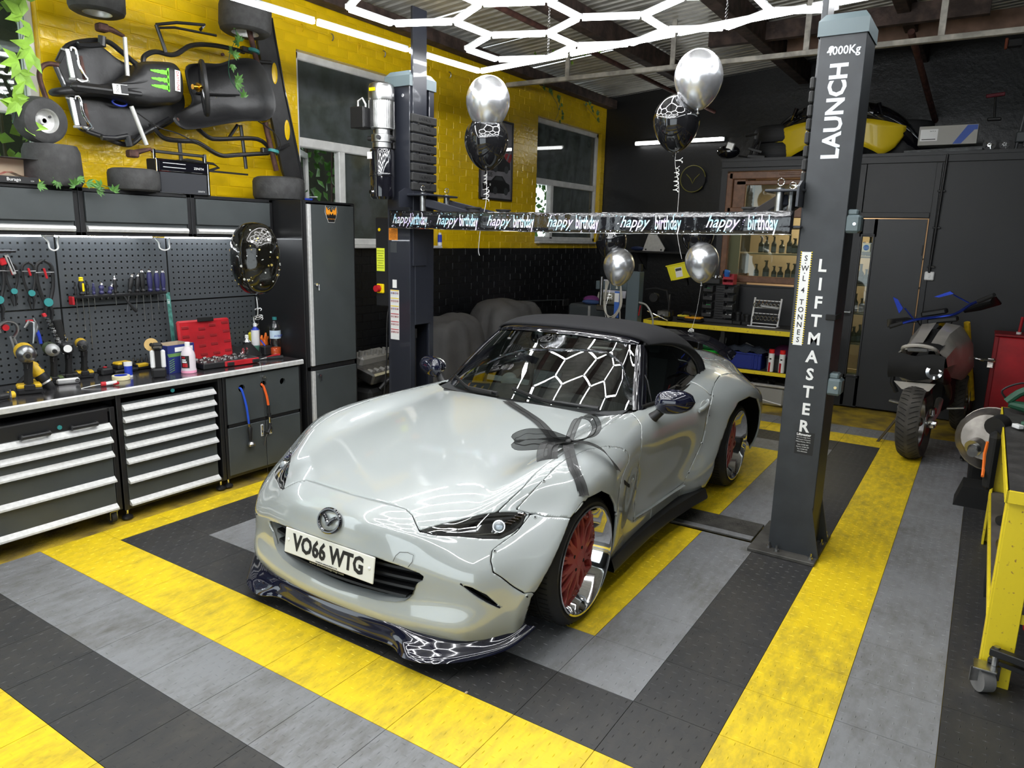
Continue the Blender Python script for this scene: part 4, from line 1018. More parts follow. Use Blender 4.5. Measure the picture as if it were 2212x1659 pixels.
# ---------------- greenhouse
def lerp(a, b_, t): return a + (b_ - a) * t
base = smoothpts([(0, .67, .803), (.22, .685, .802), (.42, .745, .797), (.56, .825, .790), (.645, .915, .785)], 6)
head = smoothpts([(0, 1.165, 1.132), (.18, 1.17, 1.130), (.34, 1.19, 1.122), (.44, 1.225, 1.110), (.497, 1.265, 1.095)], 6)
def sweep_rows(n=10):
 out = []
 for k in range(n + 1):
  t = k / n; r = []
  for p, q in zip(base, head):
   m = p.lerp(q, t); bl = .014 * sin(pi * t); m = m + Vector((0, -.5 * bl, .8 * bl)); r.append(m)
  out.append([Vector((-v.x, v.y, v.z)) for v in r[::-1]] + r[1:])
 return out
ws = sweep_rows(); b = MB(); b.grid(ws); b.build('windscreen', 'screen', car, ang=80)
# pillars and header as one gloss black frame
def sect(p, q, w, d): return None
for sg in (1, -1):
 edge = [ws[k][-1] for k in range(11)]; b = MB(); rows = []
 for k, e in enumerate(edge):
  t = k / 10; nx = lerp(.045, .035, t)
  rows.append([(sg * (e.x - .012), e.y - .004, e.z + .004), (sg * (e.x + .006), e.y - .006, e.z + .008), (sg * (e.x + nx * .7), e.y + .028, e.z + .007), (sg * (e.x + nx), e.y + .065, e.z - .014), (sg * (e.x + nx * .9), e.y + .105, e.z - .045), (sg * (e.x + nx * .3), e.y + .10, e.z - .05), (sg * (e.x - .012), e.y + .03, e.z - .02)])
 rows = [[Vector(p) for p in r] for r in rows]
 b.grid(rows, True); b.build('windscreen_pillar', 'blackgloss', car, ang=60)
hd = ws[-1]; b = MB()
b.grid([[p + Vector((0, -.006, 0.002)) for p in hd], [p + Vector((0, .004, .014)) for p in hd], [p + Vector((0, .045, .030)) for p in hd], [p + Vector((0, .08, .030)) for p in hd], [p + Vector((0, .08, -.02)) for p in hd], [p + Vector((0, .0, -.02)) for p in hd]]); b.build('header_rail', 'blackgloss', car, ang=60)
# cowl
b = MB(); cw = [(0, .63, .795), (.27, .665, .79), (.42, .70, .785), (.56, .745, .781), (.645, .79, .778)]
c1 = smoothpts(cw, 6); full = lambda r: [Vector((-v.x, v.y, v.z)) for v in r[::-1]] + r[1:]
b.grid([full(c1), full([v + Vector((0, .03, -.004)) for v in c1]), full([v + Vector((0, .02, .0)) for v in base])]); b.build('cowl_panel', 'black', car)
# wipers
for (x0, x1, y0) in ((-.12, -.56, .66), (.52, -.02, .69)):
 wpr = thing('wiper', None, None, (0, 0, 0)); wpr.parent = car
 def onws(x, t): 
  i = min(range(len(ws[0])), key=lambda i: abs(ws[0][i].x - x)); k = int(t * 10); return ws[k][i] + Vector((0, -.012, .016))
 a = Vector((x0, y0 + .03, .80)); e = onws(x1, .10); mid = onws((x0 + x1) / 2, .05)
 b = MB(); b.tube([a, a + Vector((0, 0, .018)), mid + Vector((0, -.005, .01))], [.012, .01, .006], 8); b.build('wiper_arm', 'black', wpr)
 b = MB(); b.tube(smoothpts([onws(x0 * .95 + x1 * .05, .02), mid, e], 5), .007, 6, flat=1.6); b.build('wiper_blade', 'blackmatt', wpr)
# soft top
st = [ # (y,z) centre; intermediate ; edge
 [(0,1.235,1.163),(.25,1.24,1.158),(.42,1.265,1.145),(.505,1.30,1.122),(.535,1.32,1.095)],
 [(0,1.45,1.192),(.25,1.45,1.188),(.44,1.46,1.170),(.54,1.48,1.135),(.585,1.49,1.09)],
 [(0,1.68,1.188),(.25,1.68,1.183),(.45,1.68,1.160),(.56,1.69,1.115),(.615,1.69,1.055)],
 [(0,1.88,1.135),(.25,1.88,1.13),(.45,1.88,1.105),(.565,1.88,1.06),(.635,1.87,1.0)],
 [(0,2.04,1.045),(.25,2.04,1.04),(.44,2.03,1.02),(.565,2.01,.985),(.648,1.98,.94)],
 [(0,2.17,.960),(.25,2.16,.957),(.43,2.14,.94),(.56,2.10,.915),(.650,2.04,.885)],
 [(0,2.25,.905),(.25,2.24,.905),(.42,2.20,.895),(.55,2.14,.872),(.650,2.07,.850)]]
R_ = [smoothpts(r, 4) for r in st]; cols = len(R_[0]); dense = [smoothpts([R_[k][c] for k in range(7)], 4) for c in range(cols)]
dense = [[Vector((-v.x, v.y, v.z)) for v in c] for c in dense[::-1]] + dense[1:]
b = MB(); b.grid(dense); stp = b.build('soft_top', 'softtop', car, ang=60); md = stp.modifiers.new('t', 'SOLIDIFY'); md.thickness = .012; md.offset = -1
# rear side fabric panel + side glass + belt seal
for sg in (1, -1):
 topE = [Vector((sg * v.x, v.y, v.z)) for v in dense[-1]]     # edge of roof from front to rear
 n = len(topE)
 win = [(.520, 1.30, 1.105), (.565, 1.50, 1.088), (.597, 1.66, 1.055), (.622, 1.80, .998), (.642, 1.90, .925), (.655, 1.94, .85), (.668, 1.93, .81)]
 wt = smoothpts([(sg * x, y, z) for x, y, z in win], 4)
 bot = [(sg * .664, .98, .812), (sg * .672, 1.2, .806), (sg * .675, 1.5, .806), (sg * .672, 1.75, .812), (sg * .668, 1.93, .822)]
 bt = smoothpts(bot, 6)
 b = MB(); 
 fr = [Vector((sg * .655, 1.02, .83)), Vector((sg * .60, 1.14, .94)), Vector((sg * .55, 1.25, 1.04)), Vector((sg * .522, 1.30, 1.10))]
 poly = list(bt) + wt[::-1][1:] + fr[::-1][1:]
 cen = Vector((sg * .640, 1.5, .93)); b.add(poly + [cen], [(i, (i + 1) % len(poly), len(poly)) for i in range(len(poly))])
 b.build('side_window', 'sideglass', car, ang=80)
 b = MB(); b.tube([v + Vector((sg * .004, 0, 0)) for v in wt], .008, 8); b.build('window_seal', 'black', car)
 b = MB(); b.tube(smoothpts([(sg * .668, .96, .803), (sg * .683, 1.2, .797), (sg * .686, 1.5, .80), (sg * .680, 1.75, .812), (sg * .668, 1.93, .828), (sg * .655, 2.03, .848), (sg * .60, 2.13, .872), (sg * .50, 2.19, .888), (sg * .3, 2.25, .90)], 5), .011, 8); b.build('belt_moulding', 'black', car)
 b = MB(); m_ = len(wt); rear = topE[4:] ; k2 = len(rear)
 tail = [Vector((sg * .650, 2.07, .845)), Vector((sg * .662, 2.0, .828)), Vector((sg * .668, 1.94, .815))]
 def samp(P, t):
  f = t * (len(P) - 1); i = min(int(f), len(P) - 2); return P[i].lerp(P[i + 1], f - i)
 b.grid([[samp(topE, i / 24) for i in range(25)], [samp(wt, i / 24) for i in range(25)]]); 
 b.grid([[topE[-1], tail[0]], [samp(wt, .93), tail[1]], [wt[-1], tail[2]]])
 b.build('rear_side_fabric', 'softtop', car, ang=60)
 b = MB(); b.tube([(sg * .660, 1.0, .81), (sg * .615, 1.10, .915), (sg * .602, 1.13, .94)], .006, 6); b.tube([(sg * .668, 1.10, .81), (sg * .625, 1.13, .92), (sg * .602, 1.14, .95)], .005, 6); b.build('quarter_light_bar', 'black', car)
# interior
b = MB(); b.grid([[(x, y, z + .02 * cos(x * 3)) for x in (-.62, -.4, -.2, 0, .2, .4, .62)] for (y, z) in ((.66, .77), (.9, .80), (1.02, .79), (1.06, .74), (1.02, .62), (1.0, .4))]); b.build('dashboard', mat('dash', (.03, .032, .034), .7), car)
b = MB(); b.box((0, 1.45, .35), (1.24, 1.3, .04)); b.box((0, 1.4, .5), (.2, 1.0, .28), None, .03); b.build('cabin_floor', 'blackmatt', car)
b = MB(); b.box((0, 2.0, .62), (1.2, .12, .5), None, .03); b.build('rear_bulkhead', 'blackmatt', car)
for sg in (-1, 1):
 s_ = thing('seat', None, None, (sg * .33, 1.62, .35)); s_.parent = car
 b = MB(); b.box((0, -.12, .08), (.46, .5, .16), None, .05); b.build('seat_cushion', mat('seat_leather', (.03, .03, .032), .5), s_)
 b = MB(); b.box((0, .16, .36), (.44, .14, .56), (rad(-14), 0, 0), .05); b.build('backrest', M['seat_leather'] if 'seat_leather' in M else bpy.data.materials['seat_leather'], s_)
 b = MB(); b.box((0, .25, .66), (.25, .10, .18), (rad(-10), 0, 0), .04); b.build('headrest', bpy.data.materials['seat_leather'], s_)
sw = thing('steering_wheel', None, None, (-.34, 1.14, .80), rot=(rad(65), 0, 0)); sw.parent = car
b = MB(); b.tube([(cos(a) * .175, sin(a) * .175, 0) for a in [2 * pi * i / 32 for i in range(32)]], .014, 8, True); b.build('wheel_rim', 'black', sw)
b = MB(); b.ell((0, 0, -.01), (.06, .055, .025), 16, 8); b.box((.09, 0, 0), (.15, .035, .012)); b.box((-.09, 0, 0), (.15, .035, .012)); b.box((0, -.09, 0), (.035, .15, .012)); b.build('wheel_hub', mat('grey_trim', (.2, .22, .22), .4), sw)
b = MB(); b.box((0, 1.12, 1.06), (.20, .02, .06), None, .01); b.tube([(0, 1.13, 1.08), (0, 1.14, 1.13)], .008); b.build('rear_view_mirror', 'black', car)
b = MB(); b.box((.0, 1.06, .86), (.2, .02, .11), (rad(-10), 0, 0), .006); b.build('dash_screen', 'blackgloss', car)
# ---------------- mirrors, handles
for sg in (1, -1):
 mr = thing('door_mirror', None, None, (sg * .84, .98, .855)); mr.parent = car
 b = MB(); rows = []
 for k in range(13):
  t = -1 + 2 * k / 12; w = sqrt(max(0, 1 - abs(t) ** 2.6)); x = sg * (t * .105 + .012)
  rows.append([(x, .055 * w * sin(a) * (1.25 if sin(a) < 0 else .8) + .03 * t, .068 * w * cos(a) * (1 - .12 * t) + .006 * t) for a in [2 * pi * i / 20 for i in range(20)]])
 b.grid(rows, True); b.build('mirror_shell', 'navygloss', mr, ang=70)
 b = MB(); b.ell((sg * .01, .050, 0), (.085, .006, .052), 20, 8); b.build('mirror_glass', 'chrome', mr)
 b = MB(); b.tube([(sg * -.115, -.02, -.115), (sg * -.085, -.01, -.085), (sg * -.05, 0, -.05)], [.034, .026, .022], 12); b.build('mirror_stalk', 'black', mr)
 h = thing('door_handle', None, None, (sg * .808, 1.60, .717)); h.parent = car
 b = MB(); b.tube(smoothpts([(sg * .008, -.085, -.018), (sg * .022, -.05, -.008), (sg * .024, .04, .008), (sg * .006, .08, .014)], 4), .012, 10, flat=1.2); b.build('handle_grip', 'carwhite', h)
 b = MB(); b.ell((sg * .004, 0, 0), (.008, .055, .032), 20, 8); b.build('handle_cup', mat('handle_cup_grey', (.5, .52, .5), .3, 0, 1), h)  # cup in one even grey, slightly paler than the body paint
# ---------------- boot spoiler
b = MB(); prof = [(-.62, 2.86, .835), (-.55, 2.82, .885), (-.4, 2.84, .945), (-.2, 2.86, .965), (0, 2.87, .97), (.2, 2.86, .965), (.4, 2.84, .945), (.55, 2.82, .885), (.62, 2.86, .835)]
P = smoothpts(prof, 4)
b.grid([[p + Vector((0, -.085, -.012)) for p in P], [p + Vector((0, -.05, .006)) for p in P], [p + Vector((0, .0, .014)) for p in P], [p + Vector((0, .07, .034)) for p in P], [p + Vector((0, .07, .024)) for p in P], [p + Vector((0, -.03, -.012)) for p in P], [p + Vector((0, -.085, -.012)) for p in P]])
b.build('boot_spoiler', 'blackgloss', car, ang=60)
b = MB()
for sx in (-.35, .35): b.box((sx, 2.86, .90), (.012, .10, .09), None, .004)
b.build('spoiler_stand', 'blackgloss', car)
# ---------------- wheels
M['tyre'] = mat('tyre_rubber', (.016, .016, .017), .62, bump=.1, bscale=80)
def make_wheel(sg):
 w = thing('wheel', None, None, (0, 0, 0))
 R0, rr, W2 = .30, .245, .125    # outer radius, rim radius, half width; +x is the outer face
 prof = [(rr - .004, -W2), (rr + .018, -W2 - .004), (R0 - .022, -W2 + .006), (R0 - .006, -W2 + .022), (R0, -W2 + .045), (R0, W2 - .045), (R0 - .006, W2 - .024), (R0 - .020, W2 - .006), (rr + .022, W2 + .004), (rr + .004, W2 + .002), (rr - .006, W2 - .006)]
 rotm = Matrix.Rotation(pi / 2, 4, 'Y')
 b = MB(); b.lathe(smoothprof(prof), 64, rotm, cap=False); b.build('tyre', 'tyre', w, ang=40)
 b = MB()
 for i in range(72):
  a = 2 * pi * i / 72; q = Matrix.Rotation(a, 4, 'X')
  for (xx, ww) in ((-.075, .045), (.0, .05), (.075, .045)):
   b.box(q @ Vector((xx, 0, R0 + .0005)), (ww, .0035, .003), (a, 0, 0))
 b.build('tread_blocks', 'blackmatt', w)['kind'] = 'stuff'
 b = MB()
 for xx in (-.04, .04): b.tube([(xx, cos(a) * (R0 + .0004), sin(a) * (R0 + .0004)) for a in [2 * pi * i / 48 for i in range(48)]], .004, 4, True, flat=.4)
 b.build('tread_groove', 'blackmatt', w)
 rp = [(rr + .004, W2 + .004), (rr + .004, W2 + .009), (rr - .004, W2 + .009), (rr - .010, W2 + .002), (rr - .014, W2 - .012), (rr - .028, W2 - .03), (rr - .032, W2 - .07), (rr - .045, W2 - .085), (rr - .05, -W2 + .02), (rr - .02, -W2)]
 b = MB(); b.lathe(rp, 64, rotm, cap=False); b.build('rim_lip', 'chrome', w, ang=40)
 b = MB(); b.lathe([(.0, -.03), (.13, -.03), (.165, -.02), (.165, -.035), (.0, -.045)], 32, rotm); b.build('brake_disc', 'steel', w)
 b = MB(); b.box((-.02, .09, .08), (.07, .09, .12), (rad(-40), 0, 0), .02); b.build('brake_caliper', 'blackmatt', w)
 xs = W2 - .075
 b = MB(); b.lathe([(rr - .055, xs - .012), (rr - .038, xs - .006), (rr - .038, xs + .006), (rr - .062, xs + .006), (rr - .066, xs - .006)], 64, rotm, cap=False)
 def arm(pts, wd, dp):
  for k in range(len(pts) - 1):
   p, q = pts[k], pts[k + 1]; t = (q - p).normalized(); n = Vector((1, 0, 0)); bb = t.cross(n).normalized(); vs = []
   for (pt, ww, dd) in ((p, wd[k], dp[k]), (q, wd[k + 1], dp[k + 1])): vs += [pt + bb * ww * .75, pt - bb * ww * .75, pt - bb * ww - n * dd, pt + bb * ww - n * dd]
   b.add(vs, [(0, 1, 5, 4), (1, 2, 6, 5), (2, 3, 7, 6), (3, 0, 4, 7), (0, 3, 2, 1), (4, 5, 6, 7)])
 nb = 10
 for i in range(nb):   # ten leaf-shaped spokes, each two arms that part at the hub and meet in a point on the rim
  a = 2 * pi * i / nb + .25
  def P(r, da, x): return Vector((x, r * sin(a + da), r * cos(a + da)))
  L_ = .212 if i % 2 else .196
  for s_ in (-1, 1):
   arm([P(.055, s_ * .16, xs + .040), P(.10, s_ * .245, xs + .034), P(.145, s_ * .20, xs + .026), P(L_, s_ * .015, xs + .016)], [.0125, .0100, .0085, .0095], [.04, .038, .034, .026])
 b.build('spokes', 'rosewheel', w, ang=25)
 b = MB(); b.lathe([(.072, xs - .02), (.072, xs + .024), (.060, xs + .038), (.034, xs + .042), (.030, xs + .046), (0, xs + .047)], 32, rotm); b.build('wheel_hub', 'rosewheel', w, ang=30)
 b = MB()
 for i in range(4):
  a = 2 * pi * i / 4 + .5; b.cyl((xs + .030, .050 * sin(a), .050 * cos(a)), (xs + .0405, .050 * sin(a), .050 * cos(a)), .009, 12)
 b.build('lug_holes', 'blackmatt', w)
 b = MB()
 for i in range(35):
  a = 2 * pi * i / 35; r = rr - .048; b.ell((xs + .008, r * sin(a), r * cos(a)), (.004, .003, .003), 6, 4)
 b.build('rim_bolts', 'chrome', w)['kind'] = 'stuff'
 for ch in w.children: pass
 return w
def smoothprof(p): return p
wh = make_wheel(1); wh.parent = car; wh.location = (.85 - .13, .0, .30)
for (sx, y) in ((1, 2.31), (-1, 0), (-1, 2.31)):
 c = copy_tree(wh, car); c.location = (sx * (.85 - .13), y, .30)
 c.rotation_euler = (rad(20) if y else 0, 0, 0 if sx > 0 else pi)
# ================================================================ TOOL CABINETS AND WORKTOP (left wall)
XF = -.25
M['cabframe'] = mat('cabinet_black', (.012, .012, .013), .38, 0, .1)
M['cabgrey'] = mat('cabinet_slate_grey', (.058, .066, .068), .42, .0, .1, var=.12, vscale=5)
M['pegm'] = mat('pegboard_slate', (.065, .072, .078), .38)
M['worktop'] = mat('stainless_worktop', (.30, .29, .30), .16, .9, var=.3, vscale=6, rvar=.1)
M['handle_alu'] = mat('drawer_handle_aluminium', (.70, .70, .69), .45, .35, var=.15, vscale=40)
def drawer_set(par, x, y0, y1, zt, zs, world=True):
 top = zt
 for z in zs:
  d = thing('drawer', None, None, (x, (y0 + y1) / 2, z)); d.parent = par; d.matrix_parent_inverse = par.matrix_basis.inverted()
  h = top - z; w = y1 - y0
  BX((-.012, 0, h / 2 + .008), (.024, w, max(h - .022, .01)), None, .002).build('drawer_front', 'cabgrey', d)
  b = MB(); b.prism([(-.004, .028), (.026, .004), (.028, -.006), (.020, -.008), (-.004, -.006)], -w / 2, w / 2, 'y'); b.build('drawer_handle', 'handle_alu', d, smooth=0)
  top = z - .008
def cabinet(name, label, y0, y1, z0, z1, cat='tool cabinet'):
 t = thing(name, label, cat, (XF, (y0 + y1) / 2, 0))
 w = y1 - y0; dp = .50
 for (c, d) in (((-dp / 2, -w / 2 + .006, (z0 + z1) / 2), (dp, .012, z1 - z0)), ((-dp / 2, w / 2 - .006, (z0 + z1) / 2), (dp, .012, z1 - z0)), ((-dp + .006, 0, (z0 + z1) / 2), (.012, w, z1 - z0)), ((-dp / 2, 0, z0 + .012), (dp, w, .024)), ((-dp / 2, 0, z1 - .012), (dp, w, .024)),
                   ((-.02, -w / 2 + .014, (z0 + z1) / 2), (.05, .028, z1 - z0)), ((-.02, w / 2 - .014, (z0 + z1) / 2), (.05, .028, z1 - z0))):
  BX(c, d, None, .002).build('carcass_panel', 'cabframe', t)
 return t
# roller cabinet
rc = cabinet('roller_cabinet', 'black roller tool cabinet on castors with five pale drawer handles under the bench, leftmost', -.33, .487, .075, .70)
drawer_set(rc, XF + .004, -.30, .455, .600, (.583, .503, .418, .265, .098))
BX((-.02, 0, .655), (.05, .74, .085), None, .004).build('top_rail', 'cabframe', rc)
for y in (-.02, .23):
 h = thing('carry_handle', None, None, (.01, y, .625)); h.parent = rc
 BX((.018, 0, 0), (.016, .15, .022), None, .006).build('grip', 'black', h); 
 for s_ in (-1, 1): BX((.005, s_ * .066, 0), (.03, .018, .026), None, .005).build('bracket', 'black', h)
b = MB(); b.cyl((.006, .105, .64), (.012, .105, .64), .012, 14); b.build('lock', 'teal', rc)
for (x, y) in ((-.03, -.34), (-.03, .36), (-.44, .36)):
 c_ = thing('castor', None, None, (x, y, .0)); c_.parent = rc
 b = MB(); b.cyl((0, -.014, .034), (0, .014, .034), .033, 20); b.build('castor_wheel', 'rubber', c_); b = MB(); b.cyl((0, -.017, .034), (0, .017, .034), .013, 14); b.build('castor_hub', 'chrome', c_)
 b = MB(); b.box((0, -.020, .048), (.04, .004, .05)); b.box((0, .020, .048), (.04, .004, .05)); b.box((0, 0, .074), (.06, .05, .005)); b.build('castor_fork', 'steel', c_)
d1 = cabinet('drawer_cabinet', 'black drawer unit on screw feet with seven pale drawer handles under the bench', .500, 1.197, .06, .765)
drawer_set(d1, XF + .004, .532, 1.135, .712, (.675, .602, .524, .440, .350, .230, .092))
b = MB(); b.cyl((.004, .0, .735), (.010, .0, .735), .012, 14); b.build('lock', 'teal', d1)
d2 = cabinet('cupboard_unit', 'grey bench cupboard with three round holes, air hoses hanging from two', 1.203, 1.850, .06, .765)
def feet(par, pts):
 for (x, y) in pts:
  b = MB(); b.lathe([(.032, 0), (.030, .012), (.012, .022), (.007, .026), (.007, .062)], 18, Matrix.Translation((x, y, 0))); b.build('screw_foot', 'black', par)
  b = MB(); b.cyl((x, y, .026), (x, y, .060), .008, 12); b.build('foot_thread', 'chrome', par)
feet(d1, ((-.03, -.32), (-.03, .32), (-.45, -.32), (-.45, .32))); feet(d2, ((-.03, -.30), (-.03, .30), (-.45, .30)))
# hose panel with round holes, real holes by ring fan
def holed_panel(par, name, y0, y1, z0, z1, holes, m, x0=-.010, x1=.010):
 cells = sorted(set([y0, y1] + [h[0] - .05 for h in holes] + [h[0] + .05 for h in holes])); b = MB()
 for x, flip in ((x1, 0), (x0, 1)):
  for i in range(len(cells) - 1):
   a, c = cells[i], cells[i + 1]; mid = (a + c) / 2; hh = [h for h in holes if abs(h[0] - mid) < .049]
   if not hh: b.add([(x, a, z0), (x, c, z0), (x, c, z1), (x, a, z1)], [(0, 1, 2, 3)]); continue
   hy, hz, r = hh[0]; n = 24; sq = []
   for k in range(n):
    an = 2 * pi * k / n; dy, dz = cos(an), sin(an)
    ty = ((c - hy) if dy > 0 else (a - hy)) / dy if abs(dy) > 1e-6 else 1e9; tz = ((z1 - hz) if dz > 0 else (z0 - hz)) / dz if abs(dz) > 1e-6 else 1e9
    t = min(ty, tz); sq.append((x, hy + dy * t, hz + dz * t))
   ci = [(x, hy + r * cos(2 * pi * k / n), hz + r * sin(2 * pi * k / n)) for k in range(n)]
   b.add(ci + sq, [(k, (k + 1) % n, n + (k + 1) % n, n + k) for k in range(n)])
   b.add([(x, a, z0), (x, c, z0), (x, c, z1), (x, a, z1)] , [])
   # corners
   for (cy, cz) in ((a, z0), (c, z0), (c, z1), (a, z1)):
    best = sorted(range(n), key=lambda k: (sq[k][1] - cy) ** 2 + (sq[k][2] - cz) ** 2)[:2]; b.add([sq[best[0]], sq[best[1]], (x, cy, cz)], [(0, 1, 2)])
   if x == x1: b.add(ci + [(x0, p[1], p[2]) for p in ci], [(k, (k + 1) % n, n + (k + 1) % n, n + k) for k in range(n)])
 return b.build(name, m, par, smooth=0)
yc = (1.203 + 1.850) / 2
holed_panel(d2, 'hose_panel', 1.222 - yc, 1.830 - yc, .437, .752, [(1.342 - yc, .668, .026), (1.517 - yc, .668, .026), (1.683 - yc, .664, .024)], 'cabgrey')
for (a, c) in ((1.222, 1.522), (1.528, 1.830)):
 dd = thing('cupboard_door', None, None, (0, (a + c) / 2 - yc, .245)); dd.parent = d2
 BX((.0, 0, 0), (.02, c - a, .33), None, .003).build('door_leaf', 'cabgrey', dd)
 s_ = 1 if a < 1.3 else -1
 BX((.011, s_ * .118, .10), (.006, .022, .085), None, .003).build('recessed_pull', 'handle_alu', dd); BX((.0135, s_ * .118, .10), (.003, .010, .07), None, .001).build('pull_slot', 'chrome', dd)
b = MB(); b.cyl((.01, 1.516 - yc, .722), (.022, 1.516 - yc, .722), .011, 14); b.box((.024, 1.53 - yc, .705), (.003, .006, .03)); b.build('lock_and_key', 'chrome', d2)
BX((-.02, 0, .425), (.05, .62, .022)).build('mid_rail', 'cabframe', d2)
# hoses
h1 = thing('air_hose', 'blue air hose ending in an inflator hanging from the cupboard hole', 'hose', (XF, 1.342, .66))
b = MB(); b.tube(smoothpts([(-.10, -.02, .01), (-.01, -.012, .012), (.012, .0, -.01), (.026, .018, -.12), (.030, .028, -.24)], 6), .0075, 10); b.build('hose', mat('hose_blue', (.02, .08, .55), .35), h1)
b = MB(); b.cyl((.030, .028, -.24), (.031, .030, -.262), .007, 10); b.build('brass_tip', mat('brass', (.5, .35, .12), .3, 1), h1)
b = MB(); b.lathe([(.012, .0), (.016, -.012), (.013, -.05), (.010, -.09), (.008, -.10)][::-1], 14, Matrix.Translation((.033, .033, -.262))); b.build('inflator_grip', 'black', h1)
b = MB(); b.lathe([(.024, -.135), (.026, -.12), (.018, -.105), (.008, -.10)], 18, Matrix.Translation((.036, .036, -.262))); b.build('inflator_head', 'steel', h1)
h2 = thing('air_hose', 'orange air hose ending in a black blow gun hanging from the cupboard hole', 'hose', (XF, 1.517, .66))
b = MB(); b.tube(smoothpts([(-.10, -.02, .02), (-.01, -.012, .012), (.012, .0, -.01), (.024, .014, -.08), (.028, .020, -.14)], 6), .0085, 10); b.build('hose', mat('hose_orange', (.85, .13, .02), .35), h2)
b = MB(); b.cyl((.028, .020, -.14), (.030, .023, -.20), .009, 10); b.cyl((.030, .023, -.20), (.031, .025, -.225), .013, 12); b.build('hose_tail', 'black', h2)
b = MB(); b.cyl((.031, .025, -.225), (.032, .026, -.27), .009, 12); b.build('coupling', 'chrome', h2)
b = MB(); b.tube([(.032, .026, -.27), (.034, .020, -.31), (.034, .0, -.335), (.034, -.025, -.325)], [.010, .011, .012, .008], 10); b.tube([(.034, .026, -.285), (.036, .038, -.31), (.036, .030, -.335)], .004, 6); b.build('gun_body', 'black', h2)
b = MB(); b.tube([(.034, .0, -.335), (.034, -.018, -.365), (.034, -.034, -.42)], .0035, 6); b.build('nozzle', 'steel', h2)
# worktop
wt_ = thing('worktop', 'long stainless steel worktop running over the tool drawers', 'worktop', (-.53, .48, .79))
BX((-.0, 0, 0), (.61, 2.76, .024), None, .003).build('worktop_sheet', 'worktop', wt_)
b = MB(); b.prism([(.300, -.024), (.312, -.020), (.312, .006), (.305, .0125), (.298, .0125), (.298, -.024)], -1.38, 1.38, 'y'); b.build('front_edge', 'handle_alu', wt_, smooth=0)
BX((-.0, 0, -.03), (.55, 2.74, .035)).build('support_rail', 'cabframe', wt_)
BX((-.30, -.55, -.40), (.02, 1.4, .72)).build('back_board', 'cabframe', wt_)
# tall locker
tl = thing('tall_locker', 'tall slate grey locker with a pale edge strip and an orange winged sticker', 'locker', (XF, 2.17, 0))
for (c, d) in (((-.275, -.252, .965), (.55, .012, 1.93)), ((-.275, .252, .965), (.55, .012, 1.93)), ((-.54, 0, .965), (.012, .51, 1.93)), ((-.275, 0, 1.924), (.55, .51, .014)), ((-.275, 0, .05), (.55, .51, .05))): BX(c, d, None, .002).build('carcass_panel', 'cabframe', tl)
BX((-.01, 0, .715), (.03, .50, .03)).build('mid_rail', 'cabframe', tl); BX((-.01, -.236, .965), (.03, .03, 1.91)).build('stile', 'cabframe', tl); BX((-.01, .240, .965), (.03, .025, 1.91)).build('stile', 'cabframe', tl)
for (z0, z1) in ((.735, 1.905), (.08, .695)):
 dd = thing('locker_door', None, None, (0, .01, (z0 + z1) / 2)); dd.parent = tl
 BX((.004, .016, 0), (.022, .42, z1 - z0), None, .003).build('door_leaf', 'cabgrey', dd)
 BX((.008, -.212, 0), (.026, .030, z1 - z0), None, .003).build('edge_pull', 'handle_alu', dd)
 b = MB(); zz_ = 1.335 - (z0 + z1) / 2 if z0 > .5 else .66 - (z0 + z1) / 2; b.cyl((.015, -.165, zz_), (.026, -.165, zz_), .011, 14); b.box((.028, -.150, zz_ - .02), (.003, .010, .045)); b.build('lock_and_key', 'chrome', dd)
st_ = thing('winged_sticker', 'black and orange winged sticker near the top of the tall locker door', 'sticker', (XF + .0155, 2.178, 1.85))
def yz(pts): return [(p[0], p[1]) for p in pts]
W_ = [(-.052, .050), (-.058, .005), (-.045, -.030), (-.034, -.052), (-.030, -.066), (.030, -.066), (.034, -.052), (.045, -.030), (.058, .005), (.052, .050), (.030, .026), (.012, .040), (0, .016), (-.012, .040), (-.030, .026)]
MB().prism([(p[0] * 1.04, p[1] * 1.04) for p in W_], 0, .0010, 'x').build('outline', 'white', st_, smooth=0); MB().prism(W_, .0010, .0016, 'x').build('sticker_base', 'black', st_, smooth=0)
MB().prism([(-.047, .044), (-.052, .006), (-.044, -.018), (-.032, -.005), (-.024, -.018), (-.012, .0), (0, -.014), (.014, .002), (.026, -.016), (.036, -.004), (.044, -.018), (.052, .006), (.047, .044), (.030, .018), (.014, .030), (.010, .012), (0, .006), (-.010, .012), (-.014, .030), (-.030, .018)], .0016, .0021, 'x').build('orange_wings', mat('wing_orange', (.85, .32, .02), .5), st_, smooth=0)
text('WU TANG CLAN', .0095, mat('wing_orange2', (.85, .32, .02), .5), st_, (.0022, 0, -.043), (pi / 2, 0, pi / 2), 'sticker_lettering', .0002)
